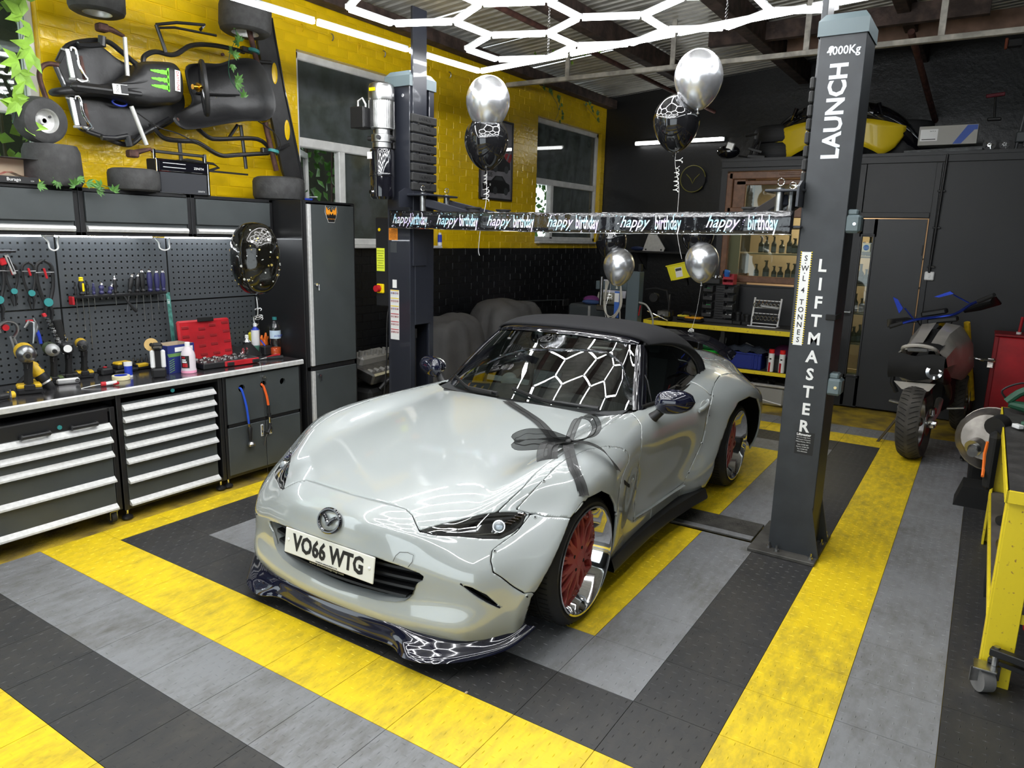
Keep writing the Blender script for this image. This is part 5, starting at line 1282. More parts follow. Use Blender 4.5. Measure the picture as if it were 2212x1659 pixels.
# overhead cabinets
for k, (y0, y1) in enumerate(((-.17, .545), (.548, 1.253), (1.256, 1.905))):
 oc = thing('wall_cabinet', ('grey wall cabinet nearest the window, under the toy car box', 'middle grey wall cabinet over the screwdriver rack', 'grey wall cabinet next to the tall locker, under the kart')[k], 'wall cabinet', (-.55, (y0 + y1) / 2, 1.795), group=None)
 w = y1 - y0
 for (c, d) in (((-.14, -w / 2 + .014, 0), (.28, .028, .27)), ((-.14, w / 2 - .014, 0), (.28, .028, .27)), ((-.14, 0, .125), (.28, w, .022)), ((-.14, 0, -.125), (.28, w, .022)), ((-.27, 0, 0), (.012, w, .26))): BX(c, d, None, .002).build('carcass_panel', 'cabframe', oc)
 BX((.002, 0, .028), (.02, w - .062, .165), None, .002).build('flap_door', 'cabgrey', oc); BX((-.012, 0, -.07), (.01, w - .06, .04)).build('recessed_panel', 'cabgrey', oc)  # set-back strip below the flap, same grey as the flap
 b = MB(); b.prism([(-.008, -.078), (.016, -.084), (.022, -.098), (.016, -.112), (-.008, -.116)], -w / 2 + .034, w / 2 - .034, 'y'); b.build('flap_handle', 'handle_alu', oc, smooth=0)
# pegboards with real square holes
def pegboard(y0, y1, z0, z1, label):
 t = thing('pegboard', label, 'pegboard', (-.80, (y0 + y1) / 2, (z0 + z1) / 2))
 p = .0385; hs = .0056; ny = int((y1 - y0 - .02) / p); nz = int((z1 - z0 - .02) / p)
 ys = [y0 + .004]; zs = [z0 + .004]; oy = y0 + ((y1 - y0) - (ny - 1) * p) / 2; oz = z0 + ((z1 - z0) - (nz - 1) * p) / 2
 for i in range(ny): ys += [oy + i * p - hs, oy + i * p + hs]
 for i in range(nz): zs += [oz + i * p - hs, oz + i * p + hs]
 ys.append(y1 - .002); zs.append(z1 - .002); n = len(zs)
 vs = [(0, y, z) for y in ys for z in zs]; fs = []
 for i in range(len(ys) - 1):
  for j in range(n - 1):
   if i % 2 == 1 and j % 2 == 1: continue
   fs.append((i * n + j, (i + 1) * n + j, (i + 1) * n + j + 1, i * n + j + 1))
 b = MB(); b.add([(-.80 + v[0], v[1], v[2]) for v in vs], fs); b.build('board', 'pegm', t, True, smooth=0)
 BX((-.812, (y0 + y1) / 2, (z0 + z1) / 2), (.012, y1 - y0, z1 - z0)).build('backing', 'blackmatt', t, True, smooth=0)
 return t
names = [('upper pegboard at the photo left edge, with the pincers and plier clamps', 'lower pegboard at the photo left edge, behind the drills'), ('upper middle pegboard carrying the screwdriver rack', 'lower middle pegboard above the masking tape'), ('upper pegboard by the tall locker, behind the patterned balloon', 'lower pegboard by the tall locker, behind the red socket case')]
for k, (a, c) in enumerate(((-.19, .512), (.516, 1.215), (1.219, 1.912))):
 pegboard(a, c, 1.225, 1.648, names[k][0]); pegboard(a, c, .803, 1.221, names[k][1])
# LED strip under the wall cabinets with the looped joiner wires
ls = thing('led_strip', 'white LED strip light under the wall cabinets with looped joining wires', 'light', (-.60, .86, 1.655))
M['ledstrip'] = mat('led_strip_glow', (1, 1, 1), .4, emit=(.9, .95, 1), estr=34)
for (a, c) in ((-.18, .395), (.47, 1.06), (1.155, 1.76)): BX((-.70, (a + c) / 2, 1.652), (.012, c - a, .008)).build('led_tape', 'ledstrip', ls, True, smooth=0)
for (a, c) in ((.395, .47), (1.06, 1.155)):
 b = MB(); b.tube(smoothpts([(-.66, a - .005, 1.652), (-.645, a + .012, 1.62), (-.64, a + .015, 1.585), (-.64, (a + c) / 2, 1.572), (-.64, c - .015, 1.585), (-.645, c - .012, 1.62), (-.66, c + .005, 1.652)], 5), .0045, 6); b.build('joiner_wire', 'white', ls, True)
# ---- screwdriver rack
rk = thing('tool_rack', 'dark steel rack strip on the pegboard with a red end bracket', 'tool rack', (-.76, .855, 1.29))
BX((.0, 0, 0), (.07, .60, .016), None, .002).build('rack_shelf', 'cabframe', rk); BX((.02, -.305, -.02), (.05, .012, .05), None, .003).build('end_bracket', 'red', rk)
def screwdriver(y, hl, sl, m, label, lean=0, cap='chrome', r=.013, rs=.0026):
 s = thing('screwdriver', label, 'screwdriver', (-.735, y, 1.299), rot=(lean, 0, 0))
 b = MB(); b.lathe([(r * .7, .002), (r * 1.05, .012), (r * .7, .022), (r, .045), (r * 1.1, hl * .7), (r * .8, hl)], 14); b.build('handle', m, s)
 b = MB(); b.lathe([(r * .55, hl), (r * .75, hl + .006), (r * .5, hl + .014), (r * .75, hl + .020), (r * .3, hl + .026)], 12); b.build('end_cap', cap, s)
 b = MB(); b.cyl((0, 0, .002), (0, 0, -sl), rs, 8); b.build('shaft', 'steel', s); return s
M['navy'] = mat('navy_grip', (.03, .03, .10), .4)
sd = [(.575, .06, .16, 'black', 'slim black screwdriver at the left end of the rack', 0, 'black', .009), (.612, .085, .21, 'black', 'fat screwdriver with yellow stripe and cream cap in the rack', 0, 'yellow', .019), (.645, .062, .33, 'black', 'black screwdriver with the longest shaft in the rack', 0, 'black', .010), (.682, .045, .09, 'navy', 'short navy screwdriver with bare end in the rack', 0, 'navy', .010),
      (.728, .055, .03, 'navy', 'stubby navy screwdriver with silver cap in the rack', -.03, 'chrome', .015), (.775, .045, .03, 'navy', 'stubby screwdriver leaning over in the rack', -.35, 'chrome', .014), (.815, .085, .07, 'black', 'upright black screwdriver with silver cap beside the leaning stubby one', 0, 'chrome', .012),
      (.905, .10, .12, 'black', 'leaning black screwdriver with silver cap, first of the right-hand six', -.22, 'chrome', .015), (.955, .10, .11, 'black', 'leaning black screwdriver with silver cap, second of the right-hand six', -.12, 'chrome', .015), (.995, .125, .19, 'black', 'plain black tall screwdriver with silver cap, third of the right-hand six', 0, 'chrome', .016), (1.045, .125, .19, 'navy', 'navy and black screwdriver with white print, fourth of the right-hand six', 0, 'chrome', .016), (1.095, .12, .13, 'navy', 'navy and black screwdriver, fifth of the right-hand six', 0, 'chrome', .016), (1.138, .12, .13, 'navy', 'screwdriver at the right end of the rack, next to the teal strap', 0, 'chrome', .015)]
for (y, hl, sl, m_, lb_, ln, cp_, r_) in sd:
 s = screwdriver(y, hl, sl, m_, lb_, ln, cp_, r_); s['group'] = 'screwdrivers in the rack'
 if r_ > .018: BX((.020, 0, .05), (.004, .012, .05), None, .002).build('stripe', 'yellow', s)
hk = thing('hex_key', 'black angled tool hanging under the screwdriver rack', 'tool', (-.735, .86, 1.28)); b = MB(); b.tube([(0, 0, .02), (.01, .02, -.03), (.012, .06, -.085), (.012, .075, -.10)], [.005, .006, .011, .011], 8); b.build('body', 'black', hk)
sp = thing('strap', 'worn teal metal rule hanging from the right end of the rack', 'rule', (-.73, 1.160, 1.28)); BX((0, .012, -.16), (.004, .028, .34), (rad(3), 0, 0), .002).build('blade', mat('worn_teal', (.10, .32, .27), .5, var=.5, vscale=30), sp); text('SET', .022, 'white', sp, (.003, .004, -.05), (pi / 2, -pi / 2, pi / 2), 'stamp', .0003)
# ---- pincer pliers with teal bolts on the upper left board
def pincers(y, z, s, label, red=True):
 t = thing('hose_clamp_pliers', label, 'pliers', (-.775, y, z), group='black clamp pliers on the pegboard')
 for sx in (-1, 1):
  b = MB(); b.tube(smoothpts([(0, sx * .004 * s, 0), (0, sx * .034 * s, -.03 * s), (0, sx * .032 * s, -.12 * s), (0, sx * .010 * s, -.20 * s)], 4), .006 * s, 6, flat=1.4); b.build('arm', 'black', t)
  b = MB(); b.tube([(0, sx * .004 * s, -.19 * s), (0, sx * .016 * s, -.24 * s), (0, sx * .006 * s, -.30 * s)], [.007 * s, .010 * s, .004 * s], 6); b.build('jaw', 'black', t)
 b = MB(); b.cyl((.008, 0, -.195 * s), (.016, 0, -.195 * s), .020 * s, 18); b.build('pivot_cap', 'teal', t)
 b = MB(); b.cyl((.006, -.04 * s, -.055 * s), (.006, .04 * s, -.055 * s), .0028, 6); b.build('cross_rod', 'steel', t)
 if red: BX((.01, 0, -.06 * s), (.014, .010, .05 * s), (.2, 0, 0), .003).build('grip_clip', 'red', t)
pincers(.175, 1.52, 1.15, 'black clamp pliers with teal cap, leftmost on the pegboard'); pincers(.255, 1.50, .82, 'black clamp pliers behind the silver handle on the pegboard'); pincers(.345, 1.50, .90, 'smaller black clamp pliers, third on the pegboard'); pincers(.43, 1.51, 1.25, 'largest black clamp pliers, nearest the board joint')
t = thing('wrench', 'silver slotted handle with red hook hung at a slant on the pegboard', 'tool', (-.755, .235, 1.535), rot=(rad(16), 0, 0)); BX((0, .0, -.045), (.010, .020, .12), None, .006).build('handle', 'alu', t); BX((.006, .0, -.045), (.002, .007, .085), None, .001).build('slot', 'black', t); BX((-.004, -.03, -.02), (.02, .03, .04), None, .004).build('hook', 'red', t)
t = thing('torch', 'black cylinder torch lying across the top of the pegboard', 'torch', (-.745, .19, 1.565)); b = MB(); b.cyl((0, -.3, 0), (0, .06, 0), .012, 14); b.cyl((0, .06, 0), (0, .085, 0), .009, 12); b.build('tube', 'blackgloss', t)
# locking C clamps and socket rails on the lower left board
t = thing('locking_clamp', 'large silver C-shaped locking clamp hanging on the lower pegboard', 'clamp', (-.74, .185, 1.13))
b = MB(); b.tube(smoothpts([(0, -.035, -.015), (0, -.040, .02), (0, 0, .045), (0, .045, .03), (0, .055, -.01), (0, .03, -.05)], 4), .009, 8, flat=1.6); b.build('c_frame', 'steel', t); b = MB(); b.tube([(0, .03, -.05), (0, .055, -.12), (0, .085, -.19)], [.011, .009, .008], 8); b.tube([(0, .015, -.04), (0, .03, -.12), (0, .05, -.18)], .007, 8); b.build('handles', 'steel', t); b = MB(); b.cyl((-.02, -.002, .01), (.0, -.002, .01), .018, 12); b.build('hook', 'red', t)
t = thing('locking_pliers', 'silver locking pliers with blue grip and red hook', 'pliers', (-.745, .325, 1.13))
b = MB(); b.tube([(0, -.045, .0), (0, -.02, .035), (0, .01, .03), (0, .005, -.03), (0, -.008, -.095)], [.006, .010, .012, .010, .005], 8); b.tube([(0, .008, .055), (0, .024, .0), (0, .012, -.03)], [.004, .010, .010], 8); b.build('jaws', 'steel', t); b = MB(); b.tube([(0, .018, -.02), (0, .028, -.06), (0, .032, -.10)], .0095, 8); b.build('blue_grip', 'blue', t); b = MB(); b.tube([(0, .032, -.09), (0, .05, -.15), (0, .06, -.175)], .008, 8); b.build('lever', 'black', t); BX((-.01, -.012, .035), (.02, .035, .016), None, .003).build('hook', 'red', t)
t = thing('socket_rail', 'rail of chrome sockets and wrenches hanging under a red clip', 'socket rail', (-.74, .405, 1.16), rot=(rad(18), 0, 0))
BX((0, 0, -.09), (.012, .020, .25), None, .003).build('rail', 'cabframe', t); BX((0, -.005, .04), (.02, .02, .02), None, .003).build('clip', 'red', t)
for k in range(11):
 b = MB(); z = .025 - k * .0225; b.cyl((.008, -.004, z), (.030, -.002, z), .009 if k % 2 else .011, 12); b.build('socket', 'chrome', t)
for k in range(4):
 b = MB(); z = -.10 - k * .034; b.tube([(.016, .012, z + .01), (.016, .038, z + .014), (.016, .050, z + .0), (.016, .040, z - .012)], .006, 6); b.build('ring_end', 'chrome', t)
t = thing('rubber_grip', 'black foam sleeve hanging beside the socket rail', 'sleeve', (-.735, .465, 1.10)); b = MB(); b.cyl((0, 0, -.055), (0, -.012, .06), .024, 16); b.build('sleeve', 'blackmatt', t)
# ---- cordless tools
def battery(par, x, y, z, rot, m='dyellow', s=1.0):
 bt = thing('battery', None, None, (x, y, z), rotz=rot); bt.parent = par
 BX((0, 0, .016 * s), (.075 * s, .105 * s, .032 * s), None, .008).build('battery_case', 'black', bt)
 BX((0, .0, .038 * s), (.070 * s, .100 * s, .020 * s), None, .007).build('battery_cover', m, bt)
 BX((.030 * s, 0, .034 * s), (.024 * s, .045 * s, .028 * s), None, .004).build('latch', 'black', bt); return bt
def drill(name, label, loc, rz, body='dyellow', head='steel', bat='dyellow', s=1.0, nose='black', tall=.19, hl=.10, hr=.032, lamp=False, chuck=True):
 t = thing(name, label, 'power tool', loc, rotz=rz)
 battery(t, 0, 0, 0, 0, bat, s)
 b = MB(); b.tube([(0, 0, .045), (0, .004, tall * .5), (0, .008, tall * .8)], [.020 * s, .017 * s, .021 * s], 12, flat=1.25); b.build('grip', 'blackmatt', t)
 b = MB(); b.tube([(-.075 * s, 0, tall), (-.07 * s, 0, tall), (-.02, 0, tall), (.03 * s, 0, tall)], [hr * .8, hr, hr * 1.02, hr], 18); b.build('motor_housing', body, t)
 if lamp:
  BX((.045, 0, tall), (.06, .062, .060), None, .010).build('lamp_head', 'black', t); b = MB(); b.cyl((.075, 0, tall), (.080, 0, tall), .022, 18); b.build('reflector', 'white', t)
 else:
  b = MB(); b.tube([(.028 * s, 0, tall), (.05 * s, 0, tall), (.075 * s, 0, tall), (.085 * s + hl * .2, 0, tall)], [hr * 1.0, hr * 1.0, hr * .78, hr * .45], 20); b.build('gear_case', head, t)
  if chuck: b = MB(); b.cyl((.085 * s + hl * .2, 0, tall), (.095 * s + hl * .35, 0, tall), .012, 14); b.cyl((.095 * s + hl * .35, 0, tall), (.11 * s + hl * .4, 0, tall), .006, 8); b.build('anvil', nose, t)
 BX((.028, 0, tall - hr - .022), (.014, .014, .034), (0, .3, 0), .004).build('trigger', 'black', t)
 BX((-.01, 0, tall + hr - .006), (.06, .03, .012), None, .004).build('top_cover', 'black' if body != 'dyellow' else 'dyellow', t)
 return t
ZT = .8025
drill('impact_wrench', 'large yellow cordless impact wrench with round silver nose on the worktop', (-.475, .155, ZT), rad(-18), tall=.225, hr=.048, s=1.15, hl=.06)
drill('impact_driver', 'olive green cordless impact wrench with silver nose behind the drill', (-.635, .36, ZT), rad(-15), mat('olive_plastic', (.07, .10, .035), .5), 'alu', bpy.data.materials['olive_plastic'], tall=.205, hr=.036, s=.95, hl=.05)
drill('work_lamp', 'black cordless work lamp with square white lens on the worktop', (-.66, .455, ZT), rad(-20), 'black', 'black', 'black', tall=.205, hr=.030, lamp=True)
drill('impact_driver', 'small yellow and black cordless impact driver nearest the board joint', (-.69, .56, ZT), rad(-20), tall=.205, hr=.032, s=.95, hl=.09)
# lying drill
t = thing('cordless_drill', 'yellow and black cordless drill resting on its chuck between other tools', 'power tool', (-.50, .27, ZT + .02), rot=(0, rad(58), rad(55)))
b = MB(); b.tube([(-.155, 0, .0), (-.14, 0, 0), (-.09, 0, 0), (-.075, 0, 0)], [.022, .031, .033, .030], 18); b.build('motor_housing', 'dyellow', t); b = MB(); b.tube([(-.078, 0, 0), (-.04, 0, 0), (-.03, 0, 0)], [.033, .032, .028], 20); b.build('collar', 'black', t); b = MB(); b.tube([(-.032, 0, 0), (-.022, 0, 0)], .030, 20); b.build('ring', 'alu', t)
b = MB(); b.tube([(-.022, 0, 0), (.012, 0, 0), (.03, 0, 0)], [.024, .023, .012], 18); b.build('chuck', 'black', t); b = MB(); b.cyl((.03, 0, 0), (.06, 0, 0), .004, 8); b.build('bit', 'steel', t); BX((-.11, 0, .030), (.03, .02, .008), None, .003).build('forward_switch', 'black', t); b = MB(); b.tube([(-.11, 0, -.02), (-.10, 0, -.07), (-.09, 0, -.11)], .019, 12); b.build('grip', 'black', t)
t = thing('belt_tool', 'silver bar-shaped tool head lying beside the drill chuck', 'power tool', (-.56, .40, ZT + .02), rotz=rad(75)); BX((0, 0, 0), (.12, .02, .034), None, .014).build('bar', 'alu', t); b = MB(); b.cyl((.045, -.014, 0), (.045, -.008, 0), .012, 14); b.build('pulley', 'chrome', t)
t = thing('battery_pack', 'yellow battery lying behind the drill chuck', 'battery', (-.60, .27, ZT), rotz=.3); battery(t, 0, 0, 0, 0)
t = thing('battery_charger', 'yellow and black battery on the charger at the back of the worktop', 'battery charger', (-.70, .80, ZT), rotz=.1); BX((0, 0, .012), (.10, .16, .022), None, .006).build('charger_base', 'black', t); battery(t, 0, .0, .022, 0, s=.95)
t = thing('battery_pack', 'small black battery left of the charger on the worktop', 'battery', (-.69, .685, ZT)); BX((0, 0, .022), (.07, .075, .044), None, .010).build('case', 'black', t); BX((0, 0, .047), (.02, .02, .008), None, .003).build('contact', 'red', t)
t = thing('battery_pack', 'yellow battery with black rails right of the pill tub', 'battery', (-.71, .945, ZT)); BX((0, 0, .02), (.07, .12, .035), None, .006).build('case', 'black', t); BX((.02, -.02, .03), (.04, .07, .022), None, .005).build('cover', 'dyellow', t)
t = thing('socket_tray', 'low dark tray of small sockets at the back of the worktop', 'tray', (-.765, .955, ZT)); BX((0, 0, .012), (.05, .17, .02), None, .003).build('tray', 'black', t)
for k in range(10):
 b = MB(); b.cyl((-.008 + .016 * (k % 2), -.07 + k * .0155, .022), (-.008 + .016 * (k % 2), -.07 + k * .0155, .05 + .01 * (k % 3)), .007, 8); b.build('socket', 'steel', t)
t = thing('masking_tape', 'cream roll of masking tape with blue core print on the worktop', 'tape', (-.475, .665, ZT)); b = MB(); b.lathe([(.048, 0), (.050, .002), (.050, .024), (.048, .026), (.038, .026), (.037, .0)], 32, cap=False); b.lathe([(.037, 0), (.048, 0)], 32, cap=False); b.build('tape_roll', mat('tape_cream', (.75, .68, .42), .6), t); b = MB(); b.lathe([(.0375, .001), (.0375, .0265), (.035, .0265), (.035, .001)], 32, cap=False); b.build('core', 'blue', t)
t = thing('pill_tub', 'small blue tub with white lid behind the masking tape', 'tub', (-.52, .738, ZT)); b = MB(); b.cyl((0, 0, 0), (0, 0, .07), .023, 20); b.build('tub_label', 'blue', t); b = MB(); b.cyl((0, 0, .07), (0, 0, .092), .024, 20); b.build('lid', 'white', t); b = MB(); b.cyl((0, 0, 0), (0, 0, .012), .0235, 20); b.build('tub_base', 'white', t)
t = thing('spray_trigger', 'red and white spray trigger head with dip tube lying on the worktop', 'spray trigger', (-.355, .50, ZT + .014), rotz=rad(70)); b = MB(); b.cyl((-.018, 0, 0), (.008, 0, 0), .014, 16); b.build('collar', 'red', t); b = MB(); b.tube([(.008, 0, 0), (.03, 0, .002), (.065, 0, .006)], [.010, .011, .009], 10); b.build('pump', 'white', t); BX((.06, 0, -.002), (.035, .016, .018), None, .005).build('nozzle', 'red', t); b = MB(); b.tube([(.02, 0, -.004), (.035, .01, -.008), (.06, .03, -.008)], .004, 6); b.build('lever', 'red', t); b = MB(); b.tube(smoothpts([(-.018, 0, 0), (-.06, -.005, -.004), (-.12, -.015, -.012)], 4), .0022, 6); b.build('dip_tube', 'white', t)
t = thing('inspection_light', 'white-sided cordless inspection light with orange disc stood upright on the worktop', 'work light', (-.37, .845, ZT), rotz=rad(-25)); BX((0, 0, .030), (.075, .082, .06), None, .010).build('base', 'black', t); BX((0, 0, .115), (.03, .035, .12), None, .008).build('neck', 'black', t)
for s_ in (-1, 1): BX((.005, s_ * .030, .115), (.018, .026, .115), None, .012).build('side_panel', 'white', t)
BX((0, 0, .195), (.055, .060, .045), None, .012).build('head', 'black', t); BX((.03, 0, .192), (.004, .05, .012), None, .003).build('chrome_bar', 'chrome', t)
b = MB(); b.cyl((-.012, -.03, .205), (-.006, -.03, .205), .040, 28); b.build('sanding_disc', mat('disc_tan', (.62, .42, .16), .7), t); b = MB(); b.cyl((-.0125, -.03, .205), (-.0055, -.03, .205), .012, 16); b.build('disc_hub', 'black', t)
t = thing('cardboard_box', 'open navy blue box with green stripes and white label on the worktop', 'box', (-.50, 1.03, ZT), rotz=rad(6))
for (c, d, m_) in (((-.0, -.098, .09), (.15, .004, .18), 'navybox'), ((0, .098, .09), (.15, .004, .18), 'navybox'), ((.075, 0, .09), (.004, .20, .18), 'navybox'), ((-.075, 0, .09), (.004, .20, .18), 'navybox'), ((0, 0, .004), (.15, .2, .004), 'navybox')):
 if 'navybox' not in M: M['navybox'] = mat('box_navy', (.018, .03, .17), .5)
 BX(c, d).build('box_side', m_, t, smooth=0)
M['kraft'] = mat('card_inside', (.42, .34, .24), .8)
b = MB(); b.box((0, -.094, .165), (.145, .003, .03)); b.box((0, .094, .165), (.145, .003, .03)); b.box((-.071, 0, .165), (.003, .19, .03)); b.box((0, 0, .15), (.14, .19, .003)); b.build('box_inside', 'kraft', t, smooth=0)
BX((.0785, .02, .150), (.002, .135, .028)).build('box_label', 'white', t, smooth=0); BX((.0785, .045, .055), (.002, .075, .05)).build('symbol_label', 'white', t, smooth=0)
for k in range(3): b = MB(); b.cyl((.0795, .025 + k * .02, .066), (.080, .025 + k * .02, .066), .005, 8); b.build('handling_mark', 'black', t)
b = MB()
for k in range(26):
 y = -.096 + k * .0076; b.box((.0782, y, .117), (.0012, .0035, .024), (.5, 0, 0))
for k in range(12): b.box((.0782, -.085 + .02 * (k % 2), .012 + k * .007), (.0012, .018, .0025), (.3, 0, 0))
b.build('green_stripes', mat('stripe_green', (.25, .5, .08), .5), t, smooth=0)['kind'] = 'stuff'
M['milky'] = mat('milky_plastic', (.82, .74, .78), .35, trans=.25)
t = thing('cleaner_bottle', 'translucent white bottle of pink cleaner with black label on the worktop', 'bottle', (-.375, 1.052, ZT))
b = MB(); b.lathe([(.044, 0), (.047, .006), (.046, .02), (.044, .03), (.044, .11), (.040, .13), (.022, .165), (.015, .172)], 24); b.build('bottle_body', 'milky', t); b = MB(); b.lathe([(.016, .172), (.016, .195), (.012, .198)], 16); b.build('neck', 'white', t); b = MB(); b.lathe([(.0465, .001), (.0478, .006), (.0468, .018)], 24, cap=False); b.build('pink_foot', mat('pink_fluid', (.85, .35, .5), .3), t)
def wrap(par, r, z0, z1, a0, a1, m_, nm, n=12): b = MB(); b.grid([[(r * cos(a0 + (a1 - a0) * i / n), r * sin(a0 + (a1 - a0) * i / n), z) for i in range(n + 1)] for z in (z0, z1)]); return b.build(nm, m_, par)
wrap(t, .0450, .035, .115, -1.75, -.45, 'black', 'label'); wrap(t, .0456, .042, .066, -1.45, -.7, 'red', 'label_car'); wrap(t, .0456, .070, .080, -1.5, -.8, 'white', 'label_line'); wrap(t, .0456, .084, .092, -1.5, -.9, 'white', 'label_line'); wrap(t, .0456, .098, .109, -1.5, -1.0, 'red', 'label_badge')
# red socket set case, open
t = thing('socket_set', 'open red socket set case with its lid leaning back on the worktop', 'socket set', (-.60, 1.36, ZT), rotz=rad(-4))
lid = BX((-.035, -.005, .155), (.035, .385, .285), (0, rad(-7), 0), .012).build('case_lid', 'red', t)
b = MB(); b.box((-.018, -.005, .300), (.010, .12, .03), (0, rad(-7), 0), .004); b.build('lid_handle_gap', 'blackmatt', t)
for k, (y, z) in enumerate([(-.15, .25), (-.03, .25 - .015), (.05, .255), (.145, .265), (-.15, .19), (-.045, .18), (.05, .185), (.15, .205), (-.04, .12), (.05, .125), (.15, .135), (-.035, .06), (.06, .06), (.15, .07), (-.15, .13), (-.15, .075)]):
 BX((-.0165 - (z - .155) * .12 + .0, y, z), (.006, .052, .020), (0, rad(-7), 0), .003).build('lid_rib', 'dred', t) if 'dred' in M else (M.__setitem__('dred', mat('dark_red', (.26, .008, .012), .5)), BX((-.0165 - (z - .155) * .12, y, z), (.006, .052, .020), (0, rad(-7), 0), .003).build('lid_rib', 'dred', t))
BX((.14, .02, .022), (.22, .42, .040), (0, 0, 0), .006).build('case_base', 'black', t); BX((.252, .09, .022), (.012, .26, .036), None, .004).build('case_front', 'red', t)
for y in (.0, .19): BX((.260, y, .020), (.012, .05, .026), None, .004).build('latch', 'black', t)
for k in range(26):
 r_ = random.Random(k); b = MB(); x = .06 + .035 * (k % 5); y = -.16 + .36 * (k // 5) / 5 + r_.uniform(-.01, .01); b.cyl((x, y, .042), (x + .0, y + .022, .046), .007 + .004 * r_.random(), 10); b.build('socket', 'steel' if k % 3 else 'chrome', t)
t = thing('jubilee_clips', 'two chrome hose clips resting on the socket case', 'hose clips', (-.50, 1.56, ZT + .06)); 
for k in range(2): b = MB(); b.tube([(.02 * cos(a) * .4, .03 * k + .004 * sin(a), .022 * sin(a)) for a in [2 * pi * i / 20 for i in range(20)]], .004, 5, True, flat=2); b.build('clip_band', 'chrome', t)
t = thing('cloth', 'crumpled black cloth between the red case lid and the spray cans', 'cloth', (-.66, 1.66, ZT)); rnd = random.Random(9); b = MB(); rows = []
for i in range(11):
 u = i / 10; rows.append([( -.09 + .18 * v / 10, -.13 + .26 * u, max(.002, (.10 * sin(pi * u) ** .7 * sin(pi * v / 10) ** .6) * (1 + .35 * sin(7 * u + 3 * v / 10) + rnd.uniform(-.1, .1)))) for v in range(11)])
b.grid(rows); b.build('cloth_fold', 'blackmatt', t)
def spray(name, label, loc, h, r, body, top, cat='can', band=None, capm='chrome'):
 t = thing(name, label, cat, loc); b = MB(); b.lathe([(r, 0), (r * 1.02, .004), (r, .008), (r, h), (r * .98, h + .004)], 20); b.build('can_body', body, t)
 b = MB(); b.lathe([(r, h), (r * .9, h + .008), (r * .45, h + .022), (r * .4, h + .03), (0, h + .031)], 20); b.build('can_dome', capm, t)
 if top: b = MB(); b.lathe([(r * .45, h + .03), (r * .45, h + .05), (r * .3, h + .055), (0, h + .055)], 14); b.build('can_nozzle', top, t)
 if band: wrap(t, r * 1.01, h * .4, h * .75, -1.6, 1.2, band, 'can_label', 16)
 return t
spray('aerosol_can', 'short aerosol can with orange flame label on the worktop', (-.70, 1.745, ZT), .09, .030, 'black', 'white', band='orange'); spray('aerosol_can', 'tall white aerosol can with green foot and blue shoulder', (-.675, 1.805, ZT), .175, .031, 'white', 'white', band='white', capm='blue')
wrap(bpy.data.objects['aerosol_can.001'], .0316, .0, .065, -2, 1.5, mat('can_green', (.08, .22, .16), .5), 'green_band', 16)
t = thing('gas_bottle', 'yellow gas cartridge with a wire handle behind the aerosol', 'gas cartridge', (-.735, 1.83, ZT)); b = MB(); b.lathe([(.036, 0), (.036, .07)], 20); b.build('lower_band', 'dgreen', t); b = MB(); b.lathe([(.036, .07), (.036, .145), (.028, .155), (0, .156)], 20); b.build('yellow_body', mat('gas_yellow', (.80, .72, .03), .4), t); b = MB(); b.tube([(0, -.02, .155), (.0, .0, .18), (0, .03, .185)], .003, 6); b.build('wire_handle', 'chrome', t)
t = thing('glove', 'crumpled orange rubber glove beside the water bottle', 'glove', (-.655, 1.862, ZT + .04)); rnd = random.Random(4); b = MB(); b.ell((0, 0, .03), (.028, .034, .045), 12, 8); b.tube([(.01, -.02, .05), (.02, -.035, .08), (.02, -.03, .10)], [.012, .010, .006], 8); b.tube([(.012, 0, .06), (.024, .0, .095), (.02, .005, .115)], [.012, .010, .006], 8); b.tube([(0, .02, .05), (.01, .03, .085)], [.012, .008], 8); b.build('glove_body', 'orange', t)
t = thing('square_tub', 'dark square tub with a blue marker in front of the water bottle', 'tub', (-.575, 1.815, ZT)); BX((0, 0, .035), (.07, .075, .07), None, .008).build('tub', 'black', t); b = MB(); b.cyl((0, .0, .06), (-.03, -.02, .11), .006, 8); b.build('marker', 'blue', t)
M['pet'] = thin_glass('pet_plastic', (.86, .9, .9), 1.4)
t = thing('water_bottle', 'clear plastic water bottle part filled with orange fluid, by the locker', 'bottle', (-.53, 1.868, ZT)); b = MB(); b.lathe([(.036, 0), (.040, .006), (.040, .05), (.037, .055), (.040, .065), (.037, .08), (.040, .095), (.037, .11), (.040, .12), (.040, .19), (.034, .215), (.014, .25), (.013, .265)], 24, cap=False); b.build('bottle_body', 'pet', t)
b = MB(); b.lathe([(.0355, .002), (.038, .006), (.038, .055), (0, .055)], 24); b.build('orange_fluid', mat('orange_fluid', (.75, .10, .02), .15), t); b = MB(); b.cyl((0, 0, .262), (0, 0, .282), .016, 18); b.build('cap', 'teal', t); wrap(t, .0405, .125, .185, -1.9, 1.2, mat('label_pale', (.55, .68, .8), .5), 'label', 16); text('AVANT', .022, 'blue', t, (.0415, -.006, .145), (pi / 2, 0, pi / 2 - .15), 'label_lettering', .0003, .9)
t = thing('side_cutters', 'red and black handled pliers lying at the right end of the worktop', 'pliers', (-.40, 1.70, ZT + .012), rotz=rad(85)); b = MB(); b.tube([(-.02, 0, 0), (.04, .012, .004), (.10, .018, .004)], [.008, .012, .013], 10); b.build('grip', 'red', t); b = MB(); b.tube([(-.02, 0, 0), (.04, -.014, -.002), (.10, -.020, -.002)], [.008, .012, .013], 10); b.build('black_grip', 'black', t); b = MB(); b.tube([(-.02, 0, 0), (-.07, .004, -.004)], [.008, .003], 8); b.build('jaw', 'steel', t)
